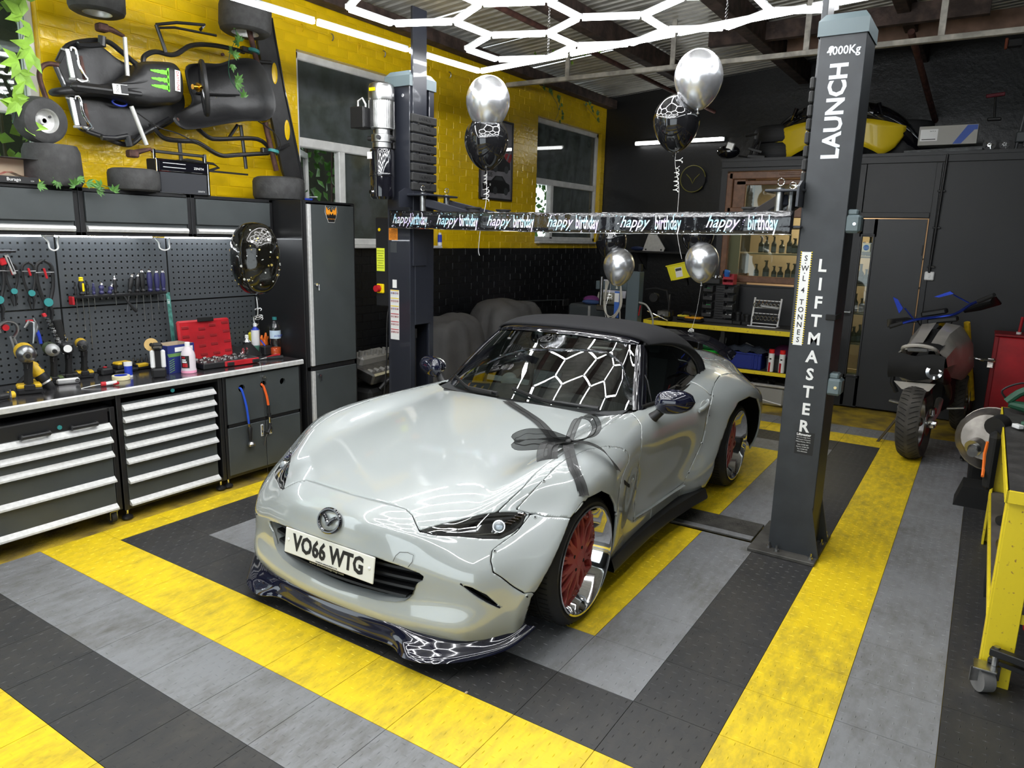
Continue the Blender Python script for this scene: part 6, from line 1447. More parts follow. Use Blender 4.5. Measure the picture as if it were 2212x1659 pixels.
t = thing('marker_pen', 'yellow-ended tool at the photo left edge of the worktop', 'tool', (-.40, .0, ZT + .02), rotz=.2); b = MB(); b.cyl((0, -.10, 0), (0, .02, .0), .018, 14); b.build('barrel', 'black', t); b = MB(); b.cyl((0, .02, 0), (0, .05, .0), .020, 14); b.build('yellow_end', 'dyellow', t); b = MB(); b.cyl((.05, .0, -.018), (.05, .0, .04), .006, 8); b.build('clear_tip', 'chrome', t)
# ================================================================ KART HUNG ON THE YELLOW WALL
M['kartblk'] = mat('kart_black_plastic', (.022, .022, .023), .42, var=.3, vscale=12, bump=.15, bscale=30)
M['karttube'] = mat('kart_tube_black', (.012, .012, .013), .3, 0, .4)
M['tyregrey'] = mat('worn_slick_tyre', (.055, .055, .055), .75, var=.35, vscale=18, bump=.2, bscale=70)
M['rustsp'] = mat('rusty_spindle', (.10, .045, .035), .65, .3, var=.5, vscale=25)
kt = thing('go_kart', 'black racing kart hung on its side on the yellow brick wall', 'kart', (-.68, 1.25, 2.55))
def P3(x, pts): return [(x, y, z) for y, z in pts]
def plate(name, pts, x0, x1, m, smoothn=4):
 q = smoothpts([(0, y, z) for y, z in pts], smoothn, True); return MB().prism([(v.y, v.z) for v in q], x0, x1, 'x').build(name, m, kt, True)
plate('floor_tray', [(.613,2.678),(.72,2.755),(.85,2.771),(.958,2.714),(1.094,2.686),(1.25,2.66),(1.37,2.60),(1.378,2.487),(1.281,2.386),(1.114,2.297),(1.008,2.256),(.806,2.262),(.682,2.30),(.636,2.463)], -.76, -.745, 'kartblk')
b = MB()
for pts in ([(.575,2.62),(.637,2.715),(.745,2.765),(.866,2.79),(.95,2.75),(1.04,2.697),(1.079,2.70),(1.094,2.753),(1.169,2.796),(1.296,2.804),(1.423,2.887),(1.599,2.925),(1.83,2.932)], [(.56,2.60),(.61,2.46),(.649,2.30),(.70,2.262),(.773,2.245),(.902,2.213),(.971,2.221),(1.058,2.296),(1.156,2.356),(1.234,2.405)], [(1.10,2.36),(1.18,2.282),(1.311,2.278),(1.425,2.281),(1.588,2.217),(1.74,2.233),(2.0,2.27)], [(1.433,2.37),(1.514,2.324),(1.598,2.323),(1.91,2.36),(2.03,2.29)]):
 b.tube(smoothpts(P3(-.69, pts), 5), .0155, 10)
b.build('chassis_tube', 'karttube', kt, True)
b = MB(); b.tube(smoothpts(P3(-.66, [(1.22,2.80),(1.20,2.86),(1.168,2.95)]), 3), .012, 8); b.tube(P3(-.66, [(1.168,2.95),(1.308,2.995),(1.51,3.028),(1.474,2.99)]), .010, 8); b.tube(P3(-.67, [(1.18,2.935),(1.30,2.965),(1.60,2.985)]), .008, 8); b.build('side_bar', 'karttube', kt, True)
b = MB(); b.tube(smoothpts(P3(-.68, [(.57,2.60),(.52,2.597),(.480,2.57),(.465,2.52),(.478,2.45),(.495,2.39)]), 4), .0135, 8); b.build('front_bar', 'rustsp', kt, True)
b = MB(); b.tube(P3(-.70, [(1.756,2.437),(1.673,2.332)]), .011, 8); b.tube(P3(-.70, [(1.782,2.44),(1.811,2.144)]), .013, 8); b.tube(P3(-.70, [(1.30,2.28),(1.305,2.13)]), .013, 8); b.build('stay', 'karttube', kt, True)
b = MB(); b.tube(P3(-.72, [(1.25,2.145),(1.36,2.165),(1.56,2.155),(1.60,2.135),(1.50,2.10),(1.34,2.11)]), .009, 8, True); b.box((-.72, 1.66, 2.105), (.03, .34, .012)); b.build('lower_side_bar', 'karttube', kt, True)
# front panel (steering fairing)
fp = MB(); ol = smoothpts(P3(0, [(.546,2.475),(.543,2.432),(.70,2.455),(.813,2.470),(.916,2.462),(1.042,2.452),(1.20,2.478),(1.275,2.51),(1.301,2.57),(1.298,2.682),(1.262,2.735),(1.20,2.738),(1.04,2.705),(.976,2.640),(.876,2.565),(.744,2.522)]), 4, True)
cn = Vector((0, 1.12, 2.59)); rows = []
for t, x in ((1, -.70), (1, -.645), (.93, -.615), (.75, -.592), (.5, -.58), (.2, -.575), (0.01, -.574)): rows.append([Vector((x - (0 if v.y > .95 else .05 * (.95 - v.y)), cn.y + (v.y - cn.y) * t, cn.z + (v.z - (cn.z if v.y > .95 else cn.z - .18 * min(1, (.95 - v.y) / .4))) * t - (0 if v.y > .95 else .18 * min(1, (.95 - v.y) / .4)) * 1 + (0 if v.y > .95 else .18 * min(1, (.95 - v.y) / .4)) * (1 - t))) for v in ol])
rows = [[Vector((r[i].x, cn.y + (ol[i].y - cn.y) * t, cn.z + (ol[i].z - cn.z) * t if t < 1 else ol[i].z)) for i in range(len(ol))] for r, t in zip(rows, (1, 1, .95, .88, .8, .6, .4))]
fp.grid(rows, True); fp.add(rows[-1], [tuple(range(len(ol)))]); fp.build('front_fairing', 'kartblk', kt, True, ang=60)
BX((-.600, .80, 2.497), (.06, .42, .05), (rad(3), 0, 0), .02).build('fairing_neck', 'kartblk', kt, True)
M['acid'] = mat('acid_green_print', (.18, .85, .03), .5)
for k, z in enumerate((2.655, 2.61, 2.568)):   # three ragged claw strokes
 rnd = random.Random(k); n = 12; up = []; dn = []
 for i in range(n + 1):
  t = i / n; y = 1.055 + .115 * t; w = .004 + .011 * t ** .6 + rnd.uniform(-.003, .003); up.append((y, z + w * .8 + .006 * t)); dn.append((y, z - w * .7 + rnd.uniform(-.002, .002)))
 MB().prism(dn + up[::-1], -.574, -.5695, 'x').build('green_claw_print', 'acid', kt, True, smooth=0)
MB().prism([(1.163, z) for z in (2.55, 2.685)] + [(1.176, 2.69), (1.173, 2.55)], -.574, -.5695, 'x').build('green_claw_print', 'acid', kt, True, smooth=0)
BX((-.5725, 1.232, 2.625), (.003, .036, .125), (rad(-3), 0, 0)).build('race_sticker', 'white', kt, True, smooth=0); text('DAYTONA', .026, 'red', kt, (-.5703, 1.232, 2.625), (pi / 2, -pi / 2 * -1, pi / 2), 'sticker_lettering', .0003, .9, world=True)
BX((-.5665, .855, 2.510), (.003, .09, .056), (rad(4), 0, 0)).build('race_sticker', 'white', kt, True, smooth=0); BX((-.5645, .878, 2.513), (.002, .042, .048), (rad(4), 0, 0)).build('sticker_square', 'black', kt, True, smooth=0)
text('ROC', .022, 'black', kt, (-.5640, .836, 2.510), (pi / 2, pi / 2, pi / 2), 'sticker_lettering', .0003, world=True)
# seat: a bucket shell
sh = smoothpts(P3(0, [(1.193,2.405),(1.295,2.474),(1.331,2.527),(1.310,2.60),(1.301,2.72),(1.42,2.765),(1.543,2.786),(1.642,2.83),(1.755,2.862),(1.85,2.862),(1.915,2.81),(1.955,2.73),(1.985,2.632),(1.974,2.544),(1.90,2.481),(1.74,2.455),(1.58,2.417),(1.319,2.345),(1.231,2.351)]), 4, True)
cn = Vector((0, 1.62, 2.60)); b = MB(); rows = []
for t, x in ((1.0, -.585), (1.015, -.575), (1.0, -.568), (.96, -.575), (.88, -.63), (.72, -.70), (.5, -.725), (.2, -.735), (.01, -.735)): rows.append([Vector((x, cn.y + (v.y - cn.y) * t, cn.z + (v.z - cn.z) * t)) for v in sh])
b.grid(rows, True); o = b.build('seat_shell', 'kartblk', kt, True, ang=70)
b = MB(); b.tube(smoothpts(P3(-.70, [(1.45,2.60),(1.6,2.615),(1.78,2.64)]), 4), .012, 6, flat=.5); b.build('seat_crease', 'kartblk', kt, True)
b = MB(); b.cyl((-.62, 1.235, 2.395), (-.605, 1.235, 2.395), .012, 14); b.cyl((-.62, 1.60, 2.86), (-.605, 1.60, 2.86), .010, 12); b.build('seat_bolt', 'rustsp', kt, True)
# steering wheel seen nearly edge-on, gold hub
swk = thing('steering_wheel', None, None, (-.50, 1.375, 2.60), rot=(rad(4), rad(0), rad(0))); swk.parent = kt; swk.matrix_parent_inverse = kt.matrix_basis.inverted()
b = MB(); b.tube([(-.105 * cos(a) - .01, .060 * cos(a), .158 * sin(a)) for a in [2 * pi * i / 32 for i in range(32)]], .016, 10, True); b.build('rim', 'kartblk', swk)
b = MB(); b.tube([(.1, -.06, 0), (0, -.02, 0), (-.1, .06, 0)], .008, 6); b.tube([(0, -.03, 0), (0, 0, -.15)], .008, 6); b.build('spokes', 'karttube', swk)
b = MB(); b.cyl((0, -.09, 0), (0, -.03, 0), .016, 14); b.cyl((0, -.055, 0), (0, -.04, 0), .028, 18); b.build('gold_hub', mat('gold_anodised', (.65, .38, .05), .25, 1), swk)
# axle, hubs, carriers
b = MB(); b.cyl((-.66, 1.852, 3.10), (-.66, 1.935, 2.80), .019, 12); b.cyl((-.66, 1.96, 2.48), (-.66, 2.045, 2.15), .019, 12); b.build('rear_axle', 'rustsp', kt, True)
for (y, z) in ((1.885, 2.945), (2.02, 2.285)):
 b = MB(); b.cyl((-.66, y, z - .010), (-.66, y + .004, z + .010), .042, 20); b.build('axle_bearing', 'teal', kt, True); BX((-.68, y - .05, z), (.04, .07, .04), None, .006).build('bearing_block', 'karttube', kt, True)
for (a_, c) in (([(.805,2.745),(.812,2.80)], [(.80,2.845),(.86,2.845),(.932,2.825)]), ([(.917,2.258),(.928,2.20)], [(.925,2.155),(.98,2.175),(1.05,2.195)])):
 b = MB(); b.tube(P3(-.64, a_), .022, 10); b.build('kingpin_tube', 'karttube', kt, True)
 b = MB(); b.box((-.63, c[0][0] + .01, c[0][1]), (.06, .06, .045), None, .008); b.tube(P3(-.62, c), [.020, .016, .010], 8); b.build('stub_axle', 'rustsp', kt, True)
b = MB(); b.tube(P3(-.64, [(.67,2.725),(.74,2.735),(.80,2.752)]), .016, 10); b.tube(P3(-.64, [(.759,2.23),(.84,2.235),(.92,2.258)]), .016, 10); b.build('spindle_arm', 'karttube', kt, True)
b = MB(); b.cyl((-.60, .925, 2.815), (-.60, .925, 2.60), .012, 12); b.cyl((-.60, .933, 2.43), (-.60, 1.012, 2.215), .013, 12); b.build('tie_rod', mat('tie_rod_silver', (.6, .6, .57), .4, .4), kt, True)
for z in (2.62, 2.36):
 b = MB(); b.tube(smoothpts(P3(-.66, [(.635,z+.065),(.64,z+.085),(.665,z+.075),(.675,z+.0),(.70,z-.05),(.715,z-.075),(.68,z-.09),(.655,z-.08)]), 3), .008, 8); b.build('pedal_loop', 'chrome', kt, True)
 b = MB(); b.box((-.67, .63, z), (.012, .022, .15), (rad(7), 0, 0)); b.tube(P3(-.67, [(.59,z+.07),(.63,z+.065)]), .006, 6); b.tube(P3(-.67, [(.62,z-.085),(.73,z-.08)]), .007, 6); b.build('pedal_plate', 'alu', kt, True)
 b = MB(); b.box((-.68, .705, z - .01), (.012, .018, .13), (rad(7), 0, 0)); b.build('pedal_strut', 'rustsp', kt, True)
b = MB(); b.tube([(-.70, .92 + .045 * cos(a), 2.455 + .018 * sin(a)) for a in [2 * pi * i / 24 for i in range(24)]], .006, 6, True); b.build('sprocket', 'blue', kt, True)
b = MB(); b.tube(smoothpts([(-.62, .98, 2.40), (-.60, 1.10, 2.33), (-.62, 1.25, 2.31), (-.63, 1.42, 2.255), (-.64, 1.60, 2.205), (-.64, 1.80, 2.24), (-.66, 2.0, 2.27)], 4), .004, 6); b.tube(smoothpts([(-.66, 1.90, 2.48), (-.62, 2.0, 2.42), (-.62, 2.06, 2.34), (-.66, 2.05, 2.26)], 4), .004, 6); b.build('cable', 'black', kt, True)
# rear bumper plank
q = [(2.029,3.30),(2.09,3.32),(2.150,3.24),(2.175,3.10),(2.241,2.769),(2.396,2.112),(2.385,2.04),(2.34,2.0),(2.266,1.997),(2.199,2.178),(2.091,2.657),(2.016,3.079),(2.008,3.20)]
MB().prism(q, -.80, -.775, 'x').build('rear_bumper_plank', 'kartblk', kt, True, smooth=0); b = MB(); b.tube([(-.772, y, z) for y, z in q[2:7]], .008, 6); b.build('plank_rim', 'karttube', kt, True)
for (y, z) in ((2.157, 2.86), (2.255, 2.47)):
 b = MB(); b.ell((-.772, y, z), (.003, .026, .075), 18, 8); b.build('plank_hole', 'wyellow', kt, True)
b = MB(); b.tube([(-.74, 1.95, 2.90), (-.74, 2.10, 2.92)], .014, 8); b.tube([(-.74, 2.05, 2.28), (-.74, 2.24, 2.36)], .014, 8); b.build('bumper_stay', 'karttube', kt, True)
def kwheel(par, c, ax, r, w, rim=True, name='kart_wheel'):
 t = thing(name, None, None, c); t.parent = par; t.matrix_parent_inverse = par.matrix_basis.inverted() if par else Matrix()
 m_ = Vector(ax).normalized().to_track_quat('Z', 'Y').to_matrix().to_4x4(); h = w / 2
 b = MB(); b.lathe([(r * .52, -h), (r * .82, -h * 1.02), (r * .95, -h * .88), (r, -h * .6), (r, h * .6), (r * .95, h * .88), (r * .82, h * 1.02), (r * .52, h)], 40, m_, cap=False); b.build('tyre', 'tyregrey', t)
 b = MB(); b.lathe([(r * .53, -h * .98), (r * .50, -h * .9), (r * .47, -h * .5), (r * .2, -h * .35), (.022, -h * .35), (.022, -h * .6), (.012, -h * .6)], 28, m_, cap=False); b.lathe([(.012, h * .6), (.022, h * .6), (.022, h * .35), (r * .2, h * .35), (r * .47, h * .5), (r * .50, h * .9), (r * .53, h * .98)], 28, m_, cap=False); b.build('wheel_rim', 'alu', t)
 return t
kwheel(kt, (-.60, .775, 2.975), (0, .03, 1), .148, .135); kwheel(kt, (-.62, 1.80, 3.135), (0, .06, 1), .172, .20); kwheel(kt, (-.60, .915, 1.93 + .066), (0, 0, 1), .146, .13); kwheel(kt, (-.62, 2.03, 1.93 + .085), (0, .0, 1), .185, .165)
ty = thing('slick_tyre', 'wide worn slick tyre lying on the cabinet under the loose wheel', 'tyre', (-.62, .46, 1.93)); b = MB(); b.lathe([(.09, 0), (.135, .002), (.150, .03), (.142, .19), (.128, .222), (.09, .225)], 36, cap=False); b.lathe([(.09, .225), (.088, .11), (.09, 0)], 36, cap=False); b.build('tyre_body', 'tyregrey', ty)
lw = thing('loose_kart_wheel', 'loose kart wheel with silver rim leaning on top of the slick tyre', 'wheel', (-.58, .40, 2.275)); k = kwheel(lw, (-.58, .40, 2.275), (1, .10, -.12), .122, .13)
b = MB()
for i in range(3): a = 2 * pi * i / 3 + .5; b.cyl((.022, .042 * cos(a), .042 * sin(a)), (.034, .042 * cos(a), .042 * sin(a)), .007, 8)
b.build('wheel_nut', 'black', k)['kind'] = 'stuff'
# radio
rd = thing('vintage_radio', 'vintage black and chrome portable radio standing on the wall cabinet', 'radio', (-.55, 1.215, 1.93), rotz=rad(-3))
BX((-.055, 0, .105), (.11, .36, .21), None, .006).build('radio_case', 'blackmatt', rd); BX((.004, .0, .168), (.008, .325, .060), None, .003).build('dial_panel', 'blackgloss', rd); BX((.004, .0, .068), (.008, .315, .125), None, .004).build('speaker_cloth', mat('speaker_cloth', (.03, .032, .038), .8), rd)
for (c, d) in (((.006, 0, .204), (.012, .36, .010)), ((.006, 0, .136), (.010, .34, .007)), ((.006, -.172, .103), (.012, .012, .206)), ((.006, .172, .103), (.012, .012, .206)), ((.006, 0, .003), (.012, .36, .006)), ((-.03, -.172, .235), (.03, .016, .06)), ((-.03, .172, .235), (.03, .016, .06))): BX(c, d, None, .002).build('chrome_trim', 'chrome', rd)
BX((-.03, 0, .252), (.022, .33, .018), None, .004).build('handle', 'black', rd); text('ZENITH', .020, 'white', rd, (.0085, .105, .165), (pi / 2, 0, pi / 2), 'lettering', .0003); text('ZENITH', .014, 'alu', rd, (.0085, .115, .022), (pi / 2, 0, pi / 2), 'lettering', .0003)
BX((.0082, -.06, .185), (.001, .15, .003)).build('dial_scale', 'white', rd, smooth=0); BX((.0082, -.06, .160), (.001, .15, .004)).build('dial_scale', 'alu', rd, smooth=0)
# toy car in its box, blue racer
tc = thing('toy_car_box', 'window box with a red model car, yellow edge, at the photo left edge', 'toy box', (-.58, .245, 1.93)); BX((0, -.0, .002), (.10, .23, .004)).build('box_floor', 'black', tc); BX((-.05, 0, .065), (.003, .23, .13)).build('box_back', 'kraft', tc); BX((.0, -.0, .131), (.10, .23, .003)).build('box_top', 'black', tc); BX((.0, .106, .066), (.10, .016, .134), (rad(-4), 0, 0)).build('box_end', mat('lime_yellow', (.80, .85, .02), .5), tc); BX((.049, -.01, .018), (.003, .21, .032)).build('box_front', 'black', tc)
text('Burago', .024, 'white', tc, (.0515, -.03, .018), (pi / 2, 0, pi / 2), 'lettering', .0003); text('1/24', .010, 'alu', tc, (.0515, .06, .014), (pi / 2, 0, pi / 2), 'lettering', .0003)
def toy(par, m_, L_, s=1.0):
 b = MB(); pr = [(-.5, .010), (-.49, .030), (-.38, .036), (-.2, .052), (.02, .054), (.18, .040), (.42, .034), (.5, .022), (.5, .010)]
 b.grid([[(x * s, y * L_, z * (1 if abs(x) < .025 else .85) * s) for y, z in pr] for x in (-.034, -.026, 0, .026, .034)]); b.build('toy_body', m_, par)
 for y in (-.3, .3):
  for x in (-.032, .032): b = MB(); b.cyl((x * s - .004, y * L_, .012), (x * s + .004, y * L_, .012), .012 * s, 12); b.build('toy_wheel', 'black', par)
mc = thing('model_car', 'red model sports car inside the window box', 'toy car', (-.57, .225, 1.937)); toy(mc, mat('toy_red', (.5, .01, .03), .2, 0, 1), .17); 
bc = thing('model_racer', 'blue toy racing car on the locker beside the kart bumper', 'toy car', (-.52, 2.19, 1.932), rotz=.05); BX((0, 0, .018), (.028, .19, .018), None, .006).build('racer_body', mat('toy_blue', (.02, .06, .5), .25, 0, 1), bc); BX((0, .085, .04), (.07, .02, .006), None, .002).build('rear_wing', 'white', bc); BX((0, -.09, .012), (.07, .018, .004), None, .001).build('front_wing', bpy.data.materials['toy_blue'], bc)
for y in (-.06, .065):
 for x in (-.032, .032): b = MB(); b.cyl((x - .009, y, .016), (x + .009, y, .016), .016, 14); b.build('racer_wheel', 'black', bc)
# ---- foliage
M['leaf'] = mat('leaf_green', (.10, .26, .05), .5, var=.45, vscale=12); M['leafl'] = mat('leaf_bright', (.30, .55, .06), .5, var=.4, vscale=10)
def leafgeo(b, p, d, n, s, w=.45):
 d = Vector(d).normalized(); n = Vector(n); sd = d.cross(n)
 sd = sd.normalized() if sd.length > 1e-4 else Vector((1, 0, 0)); nn = sd.cross(d); p = Vector(p)
 b.add([p, p + d * s * .4 + sd * s * w * .5 + nn * s * .05, p + d * s, p + d * s * .4 - sd * s * w * .5 + nn * s * .05, p + d * s * .42 - nn * s * .03], [(0, 4, 1), (1, 4, 2), (2, 4, 3), (3, 4, 0)])
def vine(name, label, path, n, s, m_='leaf', seed=1, fingers=5, drop=.3, out=(1, 0, 0)):
 t = thing(name, label, 'plant', path[0]); rnd = random.Random(seed); P = smoothpts(path, 6); b = MB(); b.tube(P, .0022, 4); b.build('stem', 'dgreen', t, True)
 for k in range(n):
  f = (k + .5) / n * (len(P) - 1); p = P[int(f)]; base_a = rnd.uniform(0, 2 * pi); b = MB()
  tip = p + Vector((.03 + rnd.random() * .03, rnd.uniform(-.03, .03), rnd.uniform(-.03, .03)))
  for j in range(fingers):
   a = base_a + (j - (fingers - 1) / 2) * (2.6 / fingers); leafgeo(b, tip, (rnd.uniform(.1, .4), cos(a), sin(a) - drop), out, s * (1.2 - .15 * abs(j - (fingers - 1) / 2)) * rnd.uniform(.8, 1.15))
  b.build('leaf', m_, t, True, smooth=0)
 return t
vine('creeper', 'green creeper sprig lying over the front of the wall cabinets', [(-.56, .33, 1.955), (-.53, .45, 1.955), (-.51, .58, 1.955), (-.50, .72, 1.94)], 9, .045, 'leaf', 2)
vine('creeper', 'green vine hanging down over the kart steering wheel from above', [(-.72, 1.66, 3.45), (-.66, 1.68, 3.20), (-.62, 1.72, 3.02), (-.58, 1.63, 2.86), (-.52, 1.58, 2.70), (-.50, 1.66, 2.60)], 15, .05, 'leaf', 3)
vine('ivy', 'small ivy sprig on the roof beside the hexagon light', [(-.5, 5.3, 3.6), (-.1, 5.4, 3.56), (.3, 5.3, 3.54)], 9, .05, 'leafl', 5); vine('ivy', 'ivy clump on the wall top by the truss end', [(-.80, 6.0, 3.45), (-.80, 6.3, 3.38), (-.82, 6.5, 3.25), (-.84, 6.45, 3.12)], 14, .05, 'leaf', 6); vine('ivy', 'ivy sprig on the wall near the back corner', [(-.80, 7.1, 3.42), (-.82, 7.4, 3.34), (-.86, 7.6, 3.30)], 9, .05, 'leaf', 7)
vine('ivy', 'bright leaves at the top left edge inside the window', [(-.70, .42, 2.9), (-.66, .40, 2.75), (-.64, .36, 2.62), (-.60, .30, 2.5)], 8, .10, 'leafl', 8, 3); vine('ivy', 'bright leaves low at the left edge above the toy box', [(-.62, .22, 2.42), (-.58, .28, 2.33), (-.58, .26, 2.24)], 5, .09, 'leafl', 9, 3)
for k, (nm, lb_, x0, y0, y1, z0, z1, n, m_, sd_) in enumerate((('shrub', 'sunlit green shrub outside the window at the left edge', -1.9, -1.4, 1.4, .9, 3.8, 1500, 'leafl', 11), ('shrub', 'dark ivy growth outside the window behind the power unit', -1.4, 2.3, 4.6, 1.3, 3.4, 900, 'leaf', 12), ('shrub', 'dark ivy growth outside the farther window', -1.4, 6.0, 8.3, 1.4, 3.3, 700, 'leaf', 13))):
 t = thing(nm, lb_, 'plant', (x0, (y0 + y1) / 2, 0)); rnd = random.Random(sd_); b = MB()
 for i in range(n): leafgeo(b, (x0 + rnd.uniform(-.35, .3), rnd.uniform(y0, y1), rnd.uniform(z0, z1)), (rnd.uniform(-.3, .6), rnd.uniform(-1, 1), rnd.uniform(-1, .6)), (1, rnd.uniform(-.5, .5), rnd.uniform(-.5, .5)), rnd.uniform(.06, .13), .7)
 b.build('foliage', m_, t, True, smooth=0)['kind'] = 'stuff'
 b = MB()
 for i in range(7): y = y0 + (y1 - y0) * (i + .5) / 7; b.tube(smoothpts([(x0 - .1, y, 0), (x0 - .15, y + rnd.uniform(-.15, .15), z0 * .9), (x0, y + rnd.uniform(-.2, .2), z1 * .95)], 4), .012, 6)
 b.build('stems', 'timber', t, True)['kind'] = 'stuff'
hd_ = tag(BX((-2.6, 3.2, 1.9), (.1, 6.0, 3.8)).build('hedge_wall', mat('hedge_dark', (.012, .02, .010), .9, var=.5, vscale=8), smooth=0), kind='structure'); hd_.name = 'hedge_backdrop'  # plain dark hedge slab added outside as a backdrop behind the window foliage
# ---- hooks and wire, poster, can on the sill
hk_ = thing('cable_hooks', 'row of small hooks with a thin wire high on the yellow wall', 'hooks', (-.90, 3.5, 3.28)); b = MB(); b.tube([(-.90, y, 3.285 + .004 * (i % 2)) for i, y in enumerate((2.40, 2.55, 2.86, 3.18, 3.48, 4.11, 4.43, 4.75, 5.2))], .002, 5); b.build('wire', 'wyellow', hk_, True)
for i, y in enumerate((2.55, 2.86, 3.18, 3.48, 4.11, 4.43, 4.75)): b = MB(); b.tube(smoothpts([(-.912, y, 3.31), (-.89, y, 3.30), (-.885, y, 3.27), (-.90, y, 3.255)], 3), .005, 6); b.build('hook', 'steel' if i % 2 else 'wyellow', hk_, True)
ps = thing('framed_poster', 'black framed poster of two dark sports cars on the yellow wall', 'poster', (-.905, 5.295, 2.545)); hw, hh = .315, .425
for (c, d) in (((0, 0, hh), (.02, 2 * hw + .02, .022)), ((0, 0, -hh), (.02, 2 * hw + .02, .022)), ((0, -hw, 0), (.02, .022, 2 * hh)), ((0, hw, 0), (.02, .022, 2 * hh))): BX(c, d, None, .003).build('frame', 'black', ps)
BX((-.004, 0, 0), (.006, 2 * hw, 2 * hh)).build('print', mat('print_grey', (.32, .31, .34), .5, var=.2, vscale=8), ps, smooth=0)
for (zc, s_) in ((-.03, 0), (-.27, 1)):
 for k in range(6): MB().prism([(-.26 + k * .09, zc - .02), (-.20 + k * .09, zc - .02), (-.12 + k * .09, zc + .12), (-.18 + k * .09, zc + .12)], .0, .0004, 'x').build('red_stripe', 'red', ps, smooth=0) if s_ == 0 else None
 body = [(-.25, -.07), (-.27, .0), (-.22, .035), (-.10, .045), (-.02, .10), (.12, .105), (.20, .04), (.27, .02), (.28, -.05), (.20, -.085), (-.10, -.09)]
 MB().prism([(y, z + zc) for y, z in body], .0004, .0010, 'x').build('printed_car', 'black', ps, smooth=0); MB().prism([(y, z + zc) for y, z in ((-.05, .055), (.0, .092), (.10, .094), (.15, .055))], .001, .0014, 'x').build('printed_window', 'cabgrey', ps, smooth=0)
 for y in (-.02, .2): MB().prism(circle(.042, 18, (y, zc - .06)), .001, .0016, 'x').build('printed_wheel', 'cabgrey', ps, smooth=0)
 for y in (-.22, -.12): MB().prism(circle(.014, 12, (y, zc - .002)), .001, .0016, 'x').build('printed_lamp', 'white', ps, smooth=0)
text('KENMERI', .05, 'black', ps, (.001, .17, .115), (pi / 2, 0, pi / 2), 'lettering', .0003, .8, shear=.2, bold=.001); text('R35', .065, 'black', ps, (.001, -.13, -.165), (pi / 2, 0, pi / 2), 'lettering', .0003, 1, bold=.001)
BX((.004, 0, 0), (.002, 2 * hw, 2 * hh)).build('glazing', thin_glass('picture_glass', (.97, .97, .97), 1.2), ps, smooth=0)
t = thing('drinks_can', 'small blue and white aerosol can on the window sill behind the left lift post', 'can', (-.88, 4.258, 1.602)); b = MB(); b.cyl((0, 0, 0), (0, 0, .11), .022, 14); b.build('can_body', 'blue', t); b = MB(); b.cyl((0, 0, 0), (0, 0, .035), .0225, 14); b.cyl((0, 0, .11), (0, 0, .13), .014, 12); b.build('can_ends', 'white', t)
# ================================================================ BALLOONS
M['balsil'] = mat('silver_balloon', (.80, .81, .84), .26, .9); M['balblk'] = mat('black_balloon', (.008, .008, .009), .07, 0, .8)
M['ribbon'] = mat('white_curling_ribbon', (.85, .85, .82), .25, .3)
def balloon(label, c, r, m_, tilt=(0, 0), group=None):
 t = thing('balloon', label, 'balloon', c, rot=(tilt[0], tilt[1], 0)); pr = []
 for i in range(25):
  a = pi * i / 24; z = -cos(a); rr = sin(a) * (1.0 if z > 0 else (1 - .16 * (-z) ** 1.4)); zz = z * (1.12 if z > 0 else 1.32); pr.append((max(rr, .0) * r, zz * r))
 b = MB(); b.lathe(pr, 40, cap=False); b.build('skin', m_, t, ang=80); b = MB(); b.lathe([(.004, -1.32 * r - .006), (.006, -1.32 * r - .002), (.003, -1.31 * r + .006)][::1], 10); b.lathe([(.011, -1.32 * r - .020), (.004, -1.32 * r - .006)], 10, cap=False); b.build('knot', m_, t); return t
balloon('silver balloon above the black one beside the framed poster', (.755, 2.75, 2.645), .155, 'balsil', (.05, .08)); balloon('black balloon just under the silver one beside the framed poster', (.725, 2.78, 2.385), .158, 'balblk')
balloon('topmost silver balloon in front of the roof sheets', (2.225, 2.90, 2.70), .147, 'balsil', (0, -.05)); balloon('black balloon above the white strip light', (2.09, 2.93, 2.455), .146, 'balblk')
balloon('black balloon half hidden under the banner, over the tyre balancer', (1.00, 4.36, 1.70), .140, 'balblk'); balloon('silver balloon left of the grey column, under the banner', (1.115, 4.3, 1.482), .138, 'balsil', (0, .05))
balloon('black balloon mostly hidden behind the banner, over the yellow bin', (1.86, 4.16, 1.77), .13, 'balblk'); balloon('silver balloon in front of the brown window, by the yellow bin', (1.93, 4.1, 1.558), .134, 'balsil', (0, -.06))
def string(label, pts, r=.0016, m_='ribbon', curls=()):
 o = MB().tube(smoothpts(pts, 6), r, 5, flat=.5)
 for (c, rad, n, h) in curls: o.tube([(c[0] + rad * cos(a) * (1 + .2 * sin(a * .5)), c[1] + rad * sin(a) * .8, c[2] + h * a / (2 * pi * n) + .4 * rad * sin(a)) for a in [2 * pi * n * i / (16 * n) for i in range(16 * n + 1)]], .0036, 4, flat=.4)
 tag(o.build('balloon_ribbon', m_), label, 'ribbon')
string('white curling ribbon from the balloons by the poster, dangling below the banner', [(.755, 2.75, 2.44), (.735, 2.78, 2.17), (.745, 2.76, 1.95), (.72, 2.74, 1.80), (.70, 2.74, 1.62), (.71, 2.74, 1.57)], .0022, curls=(((.745, 2.76, 1.96), .022, 3, .10), ((.735, 2.76, 2.08), .012, 3, .07)))
string('white curling ribbon from the balloons above the strip light', [(2.22, 2.90, 2.50), (2.10, 2.93, 2.26), (2.14, 2.92, 2.05), (2.15, 2.90, 1.90), (2.16, 2.9, 1.75), (2.20, 2.9, 1.60)], .0022, curls=(((2.12, 2.92, 2.02), .014, 6, .16), ((2.13, 2.92, 2.2), .02, 1, .03)))
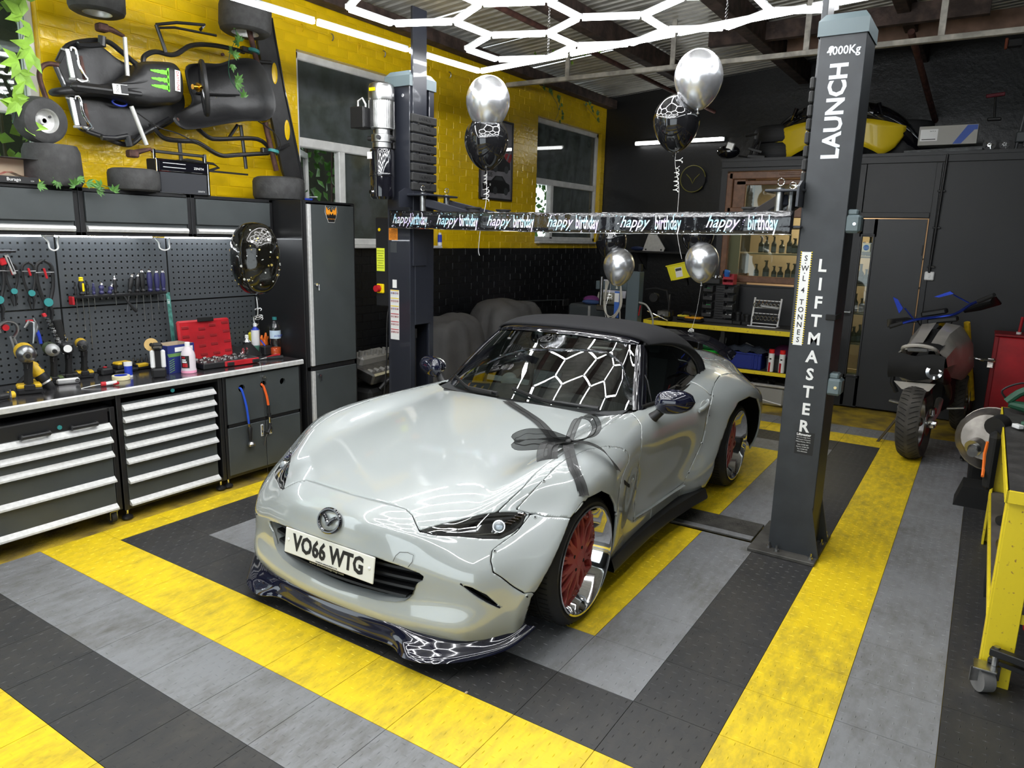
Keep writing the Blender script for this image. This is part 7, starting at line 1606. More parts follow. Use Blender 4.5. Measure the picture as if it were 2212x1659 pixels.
string('white ribbon from the balloon pair by the grey column down to the boot', [(1.01, 4.35, 1.52), (1.03, 4.33, 1.30), (1.05, 4.2, 1.08), (1.2, 3.98, .99)], .0022, curls=(((1.04, 4.3, 1.18), .022, 2, .05),))
string('white ribbon tied to the boot spoiler from the silver balloon by the yellow bin', [(1.94, 4.1, 1.37), (1.935, 4.05, 1.15), (1.93, 3.96, 1.00)], .0018, curls=(((1.93, 3.97, 1.0), .02, 2, .02),))
fb = thing('foil_balloon', 'black foil balloon with gold and silver dots beside the tall locker', 'balloon', (-.19, 1.46, 1.54), rotz=rad(38)); b = MB(); rows = []
for i in range(25):
 a = pi * i / 24; z = -cos(a) * (.225 if i > 12 else .245); R_ = .160 * sin(a) ** .75
 rows.append([(R_ * cos(q) * (1 + .012 * sin(9 * q * 2 + i)), R_ * .72 * sin(q) * (1 + .012 * sin(7 * q + i * 2)), z) for q in [2 * pi * k / 40 for k in range(40)]])
b.grid(rows, True); b.build('foil_skin', mat('balloon_foil', (.012, .011, .008), .10, .6, 1, bump=.5, bscale=18), fb, ang=80)
rnd = random.Random(21)
for m_, cnt, nm in (('balwhite', 46, 'silver_dot'), ('balgold', 34, 'gold_dot')):
 M[m_] = mat(m_, (.85, .85, .82) if m_ == 'balwhite' else (.55, .42, .12), .3, .5); b = MB()
 for k in range(cnt):
  i = rnd.uniform(5, 19); q = rnd.uniform(0, 2 * pi); a = pi * i / 24; z = -cos(a) * (.225 if i > 12 else .245); R_ = .160 * sin(a) ** .75 * 1.012; p = Vector((R_ * cos(q), R_ * .72 * sin(q), z)); n = Vector((cos(q), sin(q) / .72, .9 * z / .2)).normalized(); b.cyl(p - n * .004, p + n * .001, rnd.choice([.003, .005, .008]), 12)
 b.build(nm, m_, fb)['kind'] = 'stuff'
b = MB(); b.tube(smoothpts([(0, 0, -.235), (.008, 0, -.27), (0, .005, -.30)], 3), .006, 6); b.build('neck', 'balblk', fb)
string('black string with silver curls from the foil balloon down to the floor', [(-.19, 1.46, 1.28), (-.18, 1.46, .9), (-.165, 1.46, .45), (-.16, 1.46, .01)], .0016, 'black')
string('silver curled ribbon bunch under the foil balloon', [(-.19, 1.455, 1.28), (-.175, 1.45, 1.22), (-.18, 1.45, 1.16), (-.22, 1.45, 1.14), (-.205, 1.45, 1.08), (-.18, 1.45, 1.10)], .004, 'alu', (((-.17, 1.45, 1.19), .022, 1, .02), ((-.165, 1.45, 1.13), .026, 2, .03)))
# ================================================================ RIBBON AND BOW ON THE CAR
def sheer(name, a):
 m = bpy.data.materials.new(name); m.use_nodes = True; nt = m.node_tree; b_ = nt.nodes['Principled BSDF']; b_.inputs['Base Color'].default_value = (.012, .012, .012, 1); b_.inputs['Roughness'].default_value = .5; b_.inputs['Alpha'].default_value = a; return m
M['organza'] = sheer('black_organza', .80); M['organza2'] = sheer('black_organza_edge', .95)
bw = thing('gift_bow', 'sheer black ribbon with a large bow lying over the bonnet and front wing', 'bow', CAR_LOC)
def onbody(x, y, up=.006):
 i = int(np.argmin((_A[:, 0] - x) ** 2 + (_A[:, 1] - y) ** 2 + np.where(AZ > .55, 0, 9))); return BV[i] + BN[i] * up
def band(pts, w, tw=None, name='ribbon', m_='organza', edge=True, side_dir=None):
 P = smoothpts(pts, 5); L1 = []; L2 = []
 for i, p in enumerate(P):
  t = (P[min(i + 1, len(P) - 1)] - P[max(i - 1, 0)]).normalized(); s_ = Vector(side_dir) if side_dir else t.cross(Vector((0, 0, 1))); s_ = (s_ - t * s_.dot(t)).normalized(); ww = w * (tw[0] + (tw[1] - tw[0]) * i / (len(P) - 1)) if tw else w
  L1.append(p + s_ * ww); L2.append(p - s_ * ww)
 mid = [(a + c) / 2 + Vector((0, 0, .003 * sin(i * 1.3))) for i, (a, c) in enumerate(zip(L1, L2))]
 b = MB(); b.grid([L1, mid, L2]); b.build(name, m_, bw)
 if edge: b = MB(); b.tube(L1, .0012, 4); b.tube(L2, .0012, 4); b.tube([m + Vector((0, 0, .001)) for m in mid], .003, 4, flat=.3); b.build('ribbon_edge', 'organza2', bw)
K_ = Vector((.665, .125, .790))
band([onbody(*p) for p in ((.0, .62), (.10, .56), (.20, .50), (.32, .42), (.42, .345), (.52, .265), (.60, .20))] + [K_], .026)
band([K_, Vector((.70, .06, .79)), onbody(.745, .0, .008), onbody(.79, -.04, .006), onbody(.83, -.07, .006), onbody(.862, -.09, .006)], .024)
band([K_, Vector((.74, .14, .80)), Vector((.81, .17, .775)), Vector((.855, .205, .715)), Vector((.875, .235, .665))], .020, (1, .8)); band([K_, Vector((.62, .02, .80)), Vector((.63, -.04, .765)), Vector((.655, -.065, .72)), Vector((.665, -.075, .69))], .030, (1, 1.1), side_dir=(1, .3, 0)); band([K_, Vector((.64, .04, .80)), Vector((.67, -.03, .76)), Vector((.70, -.05, .70))], .022, side_dir=(1, .5, 0))
band([K_, Vector((.60, .06, .825)), Vector((.53, .0, .835)), Vector((.475, -.03, .81)), Vector((.485, -.04, .785)), Vector((.54, .0, .785)), Vector((.60, .06, .79)), K_], .024, side_dir=(0, .2, 1)); band([K_, Vector((.66, .17, .84)), Vector((.665, .22, .885)), Vector((.705, .27, .885)), Vector((.735, .27, .84)), Vector((.72, .22, .80)), K_], .022, side_dir=(.6, .2, .3))
b = MB(); b.ell(K_, (.022, .020, .018), 14, 8); b.build('knot', 'organza2', bw)
# ================================================================ BACK OF THE WORKSHOP
M['benchyel'] = mat('chipped_bench_yellow', (.80, .62, .02), .45, col2=(.30, .14, .05), vscale=55, lo=.28, hi=.36)
M['benchtop'] = mat('dark_bench_mat', (.055, .052, .050), .55, var=.4, vscale=12, bump=.2, bscale=60)
bb_ = thing('back_workbench', 'long yellow-edged steel workbench along the black partition wall', 'workbench', (2.0, 6.40, 0))
BX((1.62, 6.41, .800), (1.95, .62, .03), None, .003).build('bench_top', 'benchtop', bb_, True); BX((1.62, 6.092, .795), (1.96, .022, .05), None, .003).build('front_rail', 'benchyel', bb_, True); BX((.635, 6.41, .795), (.022, .62, .05), None, .003).build('side_rail', 'benchyel', bb_, True)
BX((1.62, 6.41, .362), (1.95, .58, .02)).build('lower_shelf', 'benchtop', bb_, True); BX((1.62, 6.105, .360), (1.96, .022, .038), None, .003).build('shelf_rail', 'benchyel', bb_, True)
for x in (.66, 1.55, 2.55): BX((x, 6.12, .40), (.045, .045, .80), None, .003).build('bench_leg', 'benchyel' if x < 1 else 'black', bb_, True); BX((x, 6.68, .40), (.045, .045, .80), None, .003).build('bench_leg', 'black', bb_, True)
BT = .816
t = thing('bench_vice', 'dark bench vice with a long bar handle at the left end of the back bench', 'vice', (.86, 6.16, BT)); BX((0, .02, .03), (.13, .14, .06), None, .012).build('vice_base', 'black', t); BX((0, -.05, .085), (.14, .05, .07), None, .008).build('front_jaw', 'steel', t); BX((0, .06, .085), (.14, .07, .07), None, .010).build('rear_jaw', 'black', t); b = MB(); b.cyl((0, -.12, .06), (0, -.05, .06), .02, 14); b.build('screw_boss', 'black', t); b = MB(); b.cyl((-.17, -.12, .11), (.08, -.12, .02), .006, 8); b.build('bar_handle', 'chrome', t); b = MB(); b.cyl((.03, .02, .06), (.03, .02, .30), .012, 10); b.build('upright_bar', 'steel', t)
for (x, y, m_, nm, lb_) in ((1.02, 6.42, mat('sander_yellow', (.75, .62, .05), .45), 'sander', 'yellow-topped flat tool left of the orange one on the back bench'), (1.15, 6.30, 'orange', 'sander', 'orange and yellow flat power tool with black handle on the back bench')):
 t = thing(nm, lb_, 'power tool', (x, y, BT)); BX((0, 0, .02), (.20, .13, .035), None, .012).build('tool_base', 'black', t); BX((0, 0, .048), (.19, .12, .022), None, .010).build('tool_cover', m_ if x < 1.1 else mat('tool_orange', (.85, .36, .02), .4), t); BX((.0, 0, .085), (.10, .04, .03), None, .010).build('tool_handle', 'black', t); BX((-.045, 0, .065), (.02, .035, .03), None, .005).build('handle_post', 'black', t)
M['binblk'] = mat('dark_bin_plastic', (.030, .030, .031), .5)
og = thing('parts_organiser', 'black rack with two columns of open parts bins on the back bench', 'organiser', (1.37, 6.52, BT)); BX((0, .05, .215), (.345, .10, .43), None, .004).build('back_frame', 'binblk', og); BX((0, -.03, .02), (.35, .12, .04), None, .004).build('foot', 'binblk', og); BX((0, -.01, .215), (.10, .03, .43)).build('centre_rib', 'binblk', og)
for k in range(15): BX((0, -.03, .05 + k * .027), (.09, .02, .013), None, .002).build('rib', 'binblk', og)
for c, x in enumerate((-.118, .118)):
 for k in range(4):
  z = .065 + k * .093; bn_ = thing('parts_bin', None, None, (x, -.055, z)); bn_.parent = og
  for (q, d) in (((0, 0, .003), (.10, .12, .006)), ((-.05, 0, .032), (.005, .12, .064)), ((.05, 0, .032), (.005, .12, .064)), ((0, -.06, .018), (.10, .005, .036)), ((0, .058, .035), (.10, .005, .07))): BX(q, d).build('bin_wall', 'binblk', bn_, smooth=0)
  r_ = random.Random(k + 5 * c); b = MB()
  for j in range(4): b.ell((r_.uniform(-.03, .03), r_.uniform(-.03, .02), .025), (.014, .012, .014), 8, 5)
  b.build('contents', ('white', 'steel', 'green', 'blue')[(k * 2 + c) % 4] if (k + c) % 2 else 'steel', bn_)['kind'] = 'stuff'
t = thing('parts_tray', 'dark tray heaped with small parts on top of the parts rack', 'tray', (1.28, 6.50, BT + .43)); BX((0, 0, .03), (.18, .14, .06), None, .008).build('tray', 'binblk', t); b = MB(); r_ = random.Random(2)
for j in range(26): b.box((r_.uniform(-.07, .07), r_.uniform(-.05, .05), .066 + r_.random() * .02), (.03, .012, .012), (r_.random() * 3, r_.random() * 3, r_.random() * 3))
b.build('small_parts', 'steel', t)['kind'] = 'stuff'
M['binred'] = mat('bin_red', (.36, .02, .035), .5)
for k in range(2):
 t = thing('stacking_bin', ('lower red stacking bin on the parts rack', 'upper red stacking bin with a blue pack in it')[k], 'bin', (1.46, 6.50, BT + .43 + k * .058))
 for (q, d) in (((0, 0, .003), (.115, .13, .006)), ((-.057, 0, .03), (.004, .13, .055)), ((.057, 0, .03), (.004, .13, .055)), ((0, -.065, .014), (.115, .004, .028)), ((0, .065, .03), (.115, .004, .055))): BX(q, d).build('bin_wall', 'binred', t, smooth=0)
t = thing('blue_pack', 'blue and black pack standing in the upper red bin', 'pack', (1.42, 6.49, BT + .50)); BX((0, 0, .045), (.07, .05, .09), (.3, .2, 0), .012).build('pack', mat('pack_blue', (.03, .15, .5), .4), t); BX((-.028, -.01, .045), (.014, .05, .09), (.3, .2, 0), .004).build('pack_edge', 'black', t)
for k, (x, h_) in enumerate(((1.60, .11), (1.70, .09))):
 t = thing('height_block', ('taller black jack adapter beside the parts rack', 'shorter black jack adapter beside the chrome hook rack')[k], 'jack adapter', (x, 6.45, BT)); BX((0, 0, .02), (.09, .09, .04), None, .006).build('base', 'black', t); b = MB(); b.lathe([(.032, .04), (.032, h_), (.040, h_ + .004), (.040, h_ + .03), (0, h_ + .031)], 18); b.build('stem', 'black', t)
t = thing('hook_rack', 'white wire rack hung with bunched chrome hooks and pipe fittings on the back bench', 'rack', (1.90, 6.45, BT))
b = MB(); b.tube([(-.15, .0, 0), (-.13, .0, .31)], .010, 8); b.tube([(.13, .0, 0), (.15, .0, .31)], .010, 8); b.tube([(-.17, -.08, .005), (.13, -.08, .005), (.15, 0, .01)], .006, 6); b.tube([(-.13, 0, .28), (.15, 0, .28)], .006, 6); b.tube([(-.14, 0, .20), (.15, 0, .20)], .005, 6); b.tube([(-.15, 0, .14), (.14, 0, .14)], .005, 6); b.tube([(-.15, 0, .03), (.13, 0, .03)], .006, 6); b.build('rack_frame', 'white', t)
for k in range(14):
 r_ = random.Random(k); x = -.12 + .24 * (k % 7) / 6; z = .09 if k < 7 else .23; b = MB(); b.tube([(x + .016 * cos(a), -.02, z + .022 * sin(a)) for a in [2 * pi * i / 14 for i in range(14)]], .0045, 6, True); b.tube([(x, -.02, z + .02), (x + .006, -.03, z + .055)], .004, 6); b.build('chrome_hook', 'chrome', t)
b = MB(); b.box((.04, -.03, .215), (.20, .03, .03), (0, .08, 0), .012); b.build('wrapped_bundle', 'alu', t)
# under the bench
t = thing('storage_crate', 'blue plastic crate with dark cloths on the lower bench shelf', 'crate', (1.74, 6.36, .372)); 
M['crateblue'] = mat('crate_blue', (.015, .03, .22), .45)
for (q, d) in (((0, -.15, .085), (.42, .008, .17)), ((0, .15, .085), (.42, .008, .17)), ((-.21, 0, .085), (.008, .30, .17)), ((.21, 0, .085), (.008, .30, .17)), ((0, 0, .004), (.42, .30, .008)), ((0, -.155, .165), (.44, .02, .02)), ((.13, -.156, .08), (.02, .012, .15)), ((.17, -.156, .08), (.02, .012, .15))): BX(q, d, None, .003).build('crate_wall', 'crateblue', t)
b = MB(); r_ = random.Random(8); b.grid([[(-.24 + .5 * v / 12, -.17 + .36 * u / 8, .165 + .05 * sin(pi * v / 12) * sin(pi * u / 8) + .018 * sin(v * 1.7 + u) + r_.uniform(-.006, .006)) for v in range(13)] for u in range(9)]); tag(b.build('cloth', mat('navy_cloth', (.03, .038, .055), .85)), 'dark blue cloths heaped over the blue crate', 'cloth').location = (1.74, 6.36, .39)
for k, x in enumerate((2.075, 2.185)):
 spray('spray_can', ('white and red spray can with red cap, left of the pair on the lower shelf', 'white and red spray can with red cap, right of the pair by the lift post')[k], (x, 6.13, .385), .19, .030, 'white', None, 'can', band=None, capm='red')
 o = bpy.data.objects['spray_can' + ('' if k == 0 else '.001')]; b = MB(); b.cyl((0, 0, .19), (0, 0, .235), .028, 18); b.build('red_cap', mat('cap_red', (.7, .02, .02), .35), o); wrap(o, .0306, .0, .10, -2.3, -1.5, 'red', 'red_flash', 6); wrap(o, .0306, .13, .145, -2.0, -1.3, 'black', 'print_band', 6)
t = thing('clear_tub', 'small smoky clear tub behind the spray cans', 'tub', (2.10, 6.32, .372)); BX((0, 0, .07), (.20, .16, .14), None, .01).build('tub', mat('smoky_plastic', (.12, .12, .12), .3, trans=.4), t); BX((0, 0, .145), (.22, .18, .012), None, .004).build('rim', 'binblk', t)
t = thing('green_tub', 'bright green round tub on the shelf behind the boot spoiler', 'tub', (1.36, 6.34, .372)); b = MB(); b.lathe([(.075, 0), (.085, .12), (.092, .13), (.092, .145), (.08, .145)], 26); b.build('tub', mat('tub_green', (.02, .50, .05), .4), t); b = MB(); b.tube([(.09 * cos(a), .09 * sin(a), .11 - .03 * abs(sin(a))) for a in [pi + pi * i / 12 for i in range(13)]], .004, 6); b.build('bail', 'green', t)
t = thing('green_bag', 'crumpled green and clear bag on top of the green tub', 'bag', (1.36, 6.34, .52)); b = MB(); b.ell((0, 0, .04), (.12, .09, .045), 14, 8); b.build('bag', mat('bag_green', (.03, .14, .06), .3), t)
t = thing('grey_box', 'small pale grey plastic box on the shelf above the green tub', 'box', (1.47, 6.40, .60)); BX((0, 0, .03), (.075, .05, .075), (0, .15, 0), .012).build('box', 'alu', t); BX((0, .05, -.105), (.06, .06, .21)).build('stand', 'binblk', t)
t = thing('white_tray', 'white plastic tray leaning among the things on the lower shelf', 'tray', (1.74, 6.52, .53)); BX((0, 0, .03), (.13, .05, .06), (.2, .4, 0), .006).build('tray', 'white', t); BX((0, .03, -.07), (.3, .08, .17)).build('dark_box_below', 'binblk', t)
t = thing('purple_bag', 'dark purple bag at the right end of the lower shelf', 'bag', (2.12, 6.50, .372)); b = MB(); b.ell((0, 0, .13), (.13, .10, .13), 16, 10); b.build('bag', mat('purple_cloth', (.09, .01, .05), .8), t)
t = thing('clear_crate', 'clear plastic storage crate of dark parts on the floor under the back bench', 'crate', (1.97, 6.40, .0)); BX((0, 0, .10), (.50, .36, .20), None, .02).build('crate_body', mat('clear_crate_plastic', (.45, .45, .42), .3, trans=.35), t); BX((0, -.19, .215), (.56, .03, .03), None, .008).build('crate_rim', 'alu', t); BX((-.27, 0, .215), (.03, .40, .03), None, .008).build('crate_rim', 'alu', t); b = MB(); r_ = random.Random(12)
for j in range(24): b.box((r_.uniform(-.2, .22), r_.uniform(-.14, .12), .225 + r_.random() * .04), (.12, .03, .02), (r_.random(), r_.random() * .6, r_.random() * 3), .003)
b.build('dark_parts', 'black', t)['kind'] = 'stuff'
b = MB(); b.tube([(-.22, -.184, .09), (.05, -.186, .05), (.23, -.184, .02)], .006, 6); b.build('cable_tie', 'white', t)
t = thing('yellow_bin', 'tilted yellow parts bin with a white label above the back bench', 'bin', (.90, 6.50, 1.37), rot=(0, rad(-14), 0)); M['binyel'] = mat('bin_yellow', (.80, .72, .02), .45)
MB().prism([(-.12, -.09), (.12, -.09), (.145, .08), (-.145, .08)], -.08, .08, 'y').build('bin_body', 'binyel', t, smooth=0); BX((0, 0, .085), (.31, .18, .014), None, .003).build('bin_rim', 'binyel', t)
for x in (-.11, .11): BX((x, -.083, -.005), (.010, .008, .16), (0, x * .9, 0), .002).build('bin_rib', 'binyel', t)
BX((-.01, -.0825, -.01), (.08, .004, .11)).build('bin_label', 'white', t); BX((-.01, -.085, .02), (.07, .002, .03)).build('label_stripe', 'cabgrey', t)
BX((0, .10, -.02), (.02, .06, .3)).build('bin_bracket', 'black', t)
# shelf with warning triangle board
t = thing('wall_shelf', 'long black wall shelf low on the back wall behind the balloons', 'shelf', (.20, 7.85, 1.55)); BX((.1, 0, 0), (1.75, .38, .025), None, .003).build('shelf_board', 'cabframe', t)
for x in (-.4, .35): MB().prism([(.19, -.01), (-.15, -.01), (.19, -.25)], x - .01, x + .01, 'x').build('shelf_bracket', 'cabframe', t, smooth=0)
t = thing('metal_wedge', 'triangular brushed metal plate standing on the back shelf', 'metal plate', (.02, 7.74, 1.563)); MB().prism([(-.15, 0), (.15, 0), (.17, .04), (.03, .24), (-.07, .24)], -.01, .01, 'y').build('plate', 'alu', t, smooth=0)
for x in (-.1, .12): b = MB(); b.cyl((x, -.014, .02), (x, -.02, .02), .012, 8); b.build('plate_bolt', 'black', t)
t = thing('blue_object', 'small dark blue rounded item beside the triangular plate', 'tool', (-.21, 7.74, 1.563)); b = MB(); b.ell((0, 0, .03), (.10, .05, .03), 14, 8); b.build('body', mat('dark_blue', (.02, .03, .08), .4), t)
t = thing('hazard_sign', 'faint yellow outlined round emblem on the back wall under the strip light', 'sign', (.42, 7.985, 2.52)); b = MB(); b.tube([(.17 * cos(a), -.01, .17 * sin(a)) for a in [2 * pi * (i + .5) / 26 for i in range(24)]], .006, 6); b.tube([(-.09, -.01, .06), (-.03, -.01, .0), (0, -.01, -.06), (.03, -.01, .0), (.09, -.01, .06)], .006, 6); b.build('emblem_outline', mat('olive_yellow', (.20, .18, .03), .5), t); b = MB(); b.cyl((0, .0, 0), (0, .03, 0), .165, 30); b.build('emblem_disc', 'black', t)
t = thing('grey_tray', 'pale grey plastic wrapped tray behind the banner', 'tray', (.60, 7.80, 1.90)); BX((0, 0, .02), (.30, .15, .045), None, .012).build('tray', 'alu', t); BX((0, .05, -.16), (.28, .05, .33)).build('tray_stand', 'cabframe', t)
# tyre machine column, hose, balancer, compressor things
t = thing('tyre_machine', 'tyre machine with a grey square column left of the back bench', 'tyre machine', (.535, 6.02, 0)); M['machgrey'] = mat('machine_blue_grey', (.10, .13, .145), .4)
BX((0, 0, .68), (.15, .13, 1.36), None, .006).build('column', 'machgrey', t); BX((.045, .02, 1.40), (.04, .04, .09), None, .004).build('column_cap', 'black', t); BX((-.28, .05, 1.18), (.45, .07, .10), None, .008).build('swing_arm', 'machgrey', t); b = MB(); b.cyl((-.42, .0, .95), (-.42, .0, 1.28), .022, 14); b.build('hex_bar', 'steel', t); BX((-.42, 0, .92), (.10, .05, .07), None, .01).build('mount_head', 'steel', t)
BX((-.34, .15, .30), (.55, .6, .60), None, .03).build('machine_body', 'machgrey', t); b = MB(); b.cyl((-.40, .05, .62), (-.40, .05, .68), .25, 30); b.build('turntable', 'black', t); b = MB(); b.tube([(.09, .10, 1.16), (.20, .10, 1.18), (.34, .10, 1.16), (.38, .10, 1.0), (.37, .10, .82)], .012, 8); b.build('pipe_guard', 'black', t); BX((-.17, -.10, .98), (.06, .01, .30), None, .002).build('blue_label', mat('label_blue', (.05, .14, .5), .5), t); BX((-.17, -.106, 1.06), (.055, .004, .10)).build('white_label', 'white', t)
b = MB(); b.tube(smoothpts([(.08, -.05, 1.02), (.18, -.06, .99), (.26, -.06, .85), (.26, -.06, .70)], 5), .010, 8); b.build('grey_hose', 'alu', t); BX((.10, -.07, .93), (.014, .01, .12), (0, .15, 0), .004).build('red_lever', 'red', t); b = MB(); b.cyl((.22, .02, 1.08), (.22, .08, 1.08), .05, 20); b.build('gauge', 'black', t)
b = MB()
for k in range(3): b.tube(smoothpts([(-.28 - .02 * k, -.10, 1.25), (-.32 + .01 * k, -.12, .95), (-.22, -.13, .84 - .02 * k), (-.12 + .01 * k, -.12, .98), (-.14, -.10, 1.25)], 6), .006, 6)
b.tube(smoothpts([(-.13, -.11, 1.2), (-.12, -.11, .9), (-.08, -.11, .5)], 4), .006, 6); b.build('coiled_hose', mat('hose_cream', (.5, .48, .42), .5), t)
t = thing('wheel_balancer', 'dark grey wheel balancer with red base and control panel by the back wall', 'wheel balancer', (-.18, 6.55, 0)); BX((0, 0, .80), (.62, .45, .22), None, .03).build('weight_tray', mat('balancer_grey', (.05, .058, .062), .45), t); BX((0, .05, .36), (.50, .40, .66), None, .03).build('red_base', 'red', t); BX((.12, .02, .975), (.26, .10, .15), (rad(-25), 0, 0), .01).build('control_panel', mat('panel_cream', (.42, .42, .36), .5), t); BX((.16, .12, 1.10), (.32, .01, .22), (rad(-8), 0, 0), .002).build('display_board', mat('paper_lilac', (.66, .66, .75), .5), t)
for k in range(6): BX((.04 + .03 * k, -.045, .965 + .0 * k), (.015, .004, .012), (rad(-25), 0, 0)).build('panel_key', 'black', t)
b = MB(); b.cyl((.30, .0, .62), (.52, -.02, .62), .035, 16); b.cyl((.40, -.01, .62), (.43, -.01, .62), .09, 24); b.build('balancer_shaft', 'black', t); b = MB(); b.box((.0, -.235, .80), (.03, .01, .20)); b.build('strap', 'alu', t)
t = thing('rag', 'crumpled purple rag on the wheel balancer tray', 'cloth', (-.25, 6.50, .92)); b = MB(); b.ell((0, 0, .04), (.11, .09, .055), 10, 6); b.build('rag', mat('purple_rag', (.16, .03, .16), .85), t); t = thing('rag', 'crumpled blue rag in front of the purple rag', 'cloth', (-.20, 6.40, .91)); b = MB(); b.ell((0, 0, .03), (.13, .07, .03), 10, 6); b.build('rag', mat('blue_rag', (.04, .08, .22), .85), t)
cab = tag(MB().tube([(XW + .03, 4.9, .93), (XW + .03, 5.4, .95), (XW + .03, 6.0, .93), (XW + .03, 6.9, .89)], .008, 6).build('wall_cable', 'cabgrey'), 'black cable clipped along the dark brick wall to the socket', 'cable')
# covered machines
def cover(name, label, c, w, d, h, seed):
 t = thing(name, label, 'covered machine', (c[0], c[1], 0)); r_ = random.Random(seed); b = MB(); n = 56; rows = []
 ph = [r_.uniform(0, 6.28) for _ in range(8)]
 for k in range(22):
  v = k / 21; row = []
  for i in range(n):
   a = 2 * pi * i / n; cx, sy = cos(a), sin(a); sq = (abs(cx) ** 3.5 + abs(sy) ** 3.5) ** (-1 / 3.5)
   if v < .35: rr = v / .35 * .82; z = h * (1 - .06 * (v / .35) ** 2) + .03 * sin(3 * cx * rr + ph[0]) * sin(2.5 * sy * rr) + .02 * abs(sin(7 * sy * rr + ph[1]))
   else:
    u = (v - .35) / .65; rr = .82 + .18 * min(1, u * 2.5) ** .5 + .22 * u; z = h * (.94 - .94 * u ** 1.1)
    rr += (.03 + .09 * u) * (sin(5 * a + 2 * sin(2 * a) + ph[2] + 1.5 * u) + .6 * sin(11 * a + ph[3] - 2 * u) + .35 * sin(19 * a + ph[4]))
   row.append((w / 2 * cx * sq * rr, d / 2 * sy * sq * rr, max(z, .01)))
  rows.append(row)
 b.grid(rows, True); b.build('cover_cloth', 'coverm', t, ang=70); return t
M['coverm'] = mat('grey_cover_cloth', (.075, .072, .070), .7, var=.25, vscale=5, bump=.35, bscale=14)
cover('covered_machine', 'waist-high machine under a dark grey dust cover next to the left lift post', (-.52, 3.95), .50, .74, .93, 3); cover('covered_machine', 'taller machine under a dark grey dust cover farther from the lift post', (-.50, 4.95), .62, .85, 1.03, 6)
t = thing('engine_block', 'bare engine with silver cylinder head standing between locker and lift post', 'engine', (-.42, 2.80, 0)); BX((0, 0, .25), (.34, .46, .40), None, .03).build('crankcase', 'blackmatt', t); BX((.03, -.03, .58), (.30, .44, .10), (0, rad(18), rad(8)), .015).build('cylinder_head', 'steel', t); BX((-.03, -.02, .68), (.13, .40, .09), (0, rad(18), rad(8)), .02).build('cam_cover', mat('cast_alu', (.32, .31, .29), .5, .5), t)
for k in range(6): b = MB(); y = -.19 + k * .07; b.cyl((.02, y, .70), (.03, y, .755 - .01 * (k % 2)), .016, 10); b.cyl((.12, y, .60), (.17, y, .59), .020, 12); b.build('head_port', 'cast_alu' if False else bpy.data.materials['cast_alu'], t)
b = MB(); b.tube(smoothpts([(.20, -.15, .45), (.22, -.05, .52), (.22, .08, .50), (.20, .15, .35), (.20, 0, .25)], 5), .018, 8); b.cyl((.17, .02, .40), (.21, .02, .40), .11, 24); b.build('timing_cover', 'black', t); BX((.215, .02, .46), (.004, .04, .07)).build('tag', 'white', t); b = MB(); b.cyl((.10, .20, .55), (.14, .24, .60), .016, 10); b.build('filler_cap', 'yellow', t)
BX((0, 0, .03), (.45, .55, .05), None, .006).build('stand', 'black', t)
# bottles seen through the partition window and door glass
shm = mat('shelf_cream', (.62, .52, .40), .6)
for k, z in enumerate((1.60, 1.30, .99, .66, .33)): tag(BX((2.3, YS + .42, z - .012), (2.2, .28, .02), None, .002).build('bottle_shelf', shm), ('top', 'second', 'middle', 'fourth', 'lowest')[k] + ' cream shelf of bottles behind the partition glass', 'shelf')
bt = thing('pump_bottle', 'blue labelled bottle with grey pump top on the shelves behind the glass', 'bottle', (1.62, YS + .36, 1.60), group='pump bottles on the partition shelves')
b = MB(); b.lathe([(.030, 0), (.032, .01), (.032, .10), (.014, .125), (.012, .135)], 14); b.build('bottle_body', mat('bottle_dark', (.10, .09, .08), .35), bt); b = MB(); b.lathe([(.0325, .015), (.0325, .07)], 14, cap=False); b.build('label', mat('bottle_label', (.22, .25, .32), .5), bt); b = MB(); b.cyl((0, 0, .135), (0, 0, .175), .012, 10); b.box((0, -.02, .180), (.022, .07, .014)); b.build('pump_head', mat('pump_grey', (.12, .10, .09), .5), bt)
r_ = random.Random(31); first = True
for (z, xs) in ((1.60, [1.62 + .078 * i for i in range(12)]), (1.30, [1.60 + .085 * i for i in range(11)]), (1.60, [2.70, 2.77]), (1.30, [2.70, 2.77]), (.99, [2.70, 2.76, 2.82]), (.66, [2.70, 2.76, 2.82])):
 for x in xs:
  if first: first = False; continue
  c_ = copy_tree(bt, loc=(x + r_.uniform(-.012, .012), YS + .36 + r_.uniform(-.04, .05), z)); s_ = r_.uniform(.8, 1.15); c_.scale = (s_, s_, r_.uniform(.75, 1.15))
# lamp inside the partition room
l = bpy.data.lights.new('room_lamp', 'AREA'); l.energy = 30; l.size = .5; l.shape = 'RECTANGLE'; l.size_y = .12; l.color = (1, .80, .58); lo_ = bpy.data.objects.new('room_lamp', l); lo_.location = (2.2, YS + .75, 2.42); C.objects.link(lo_)
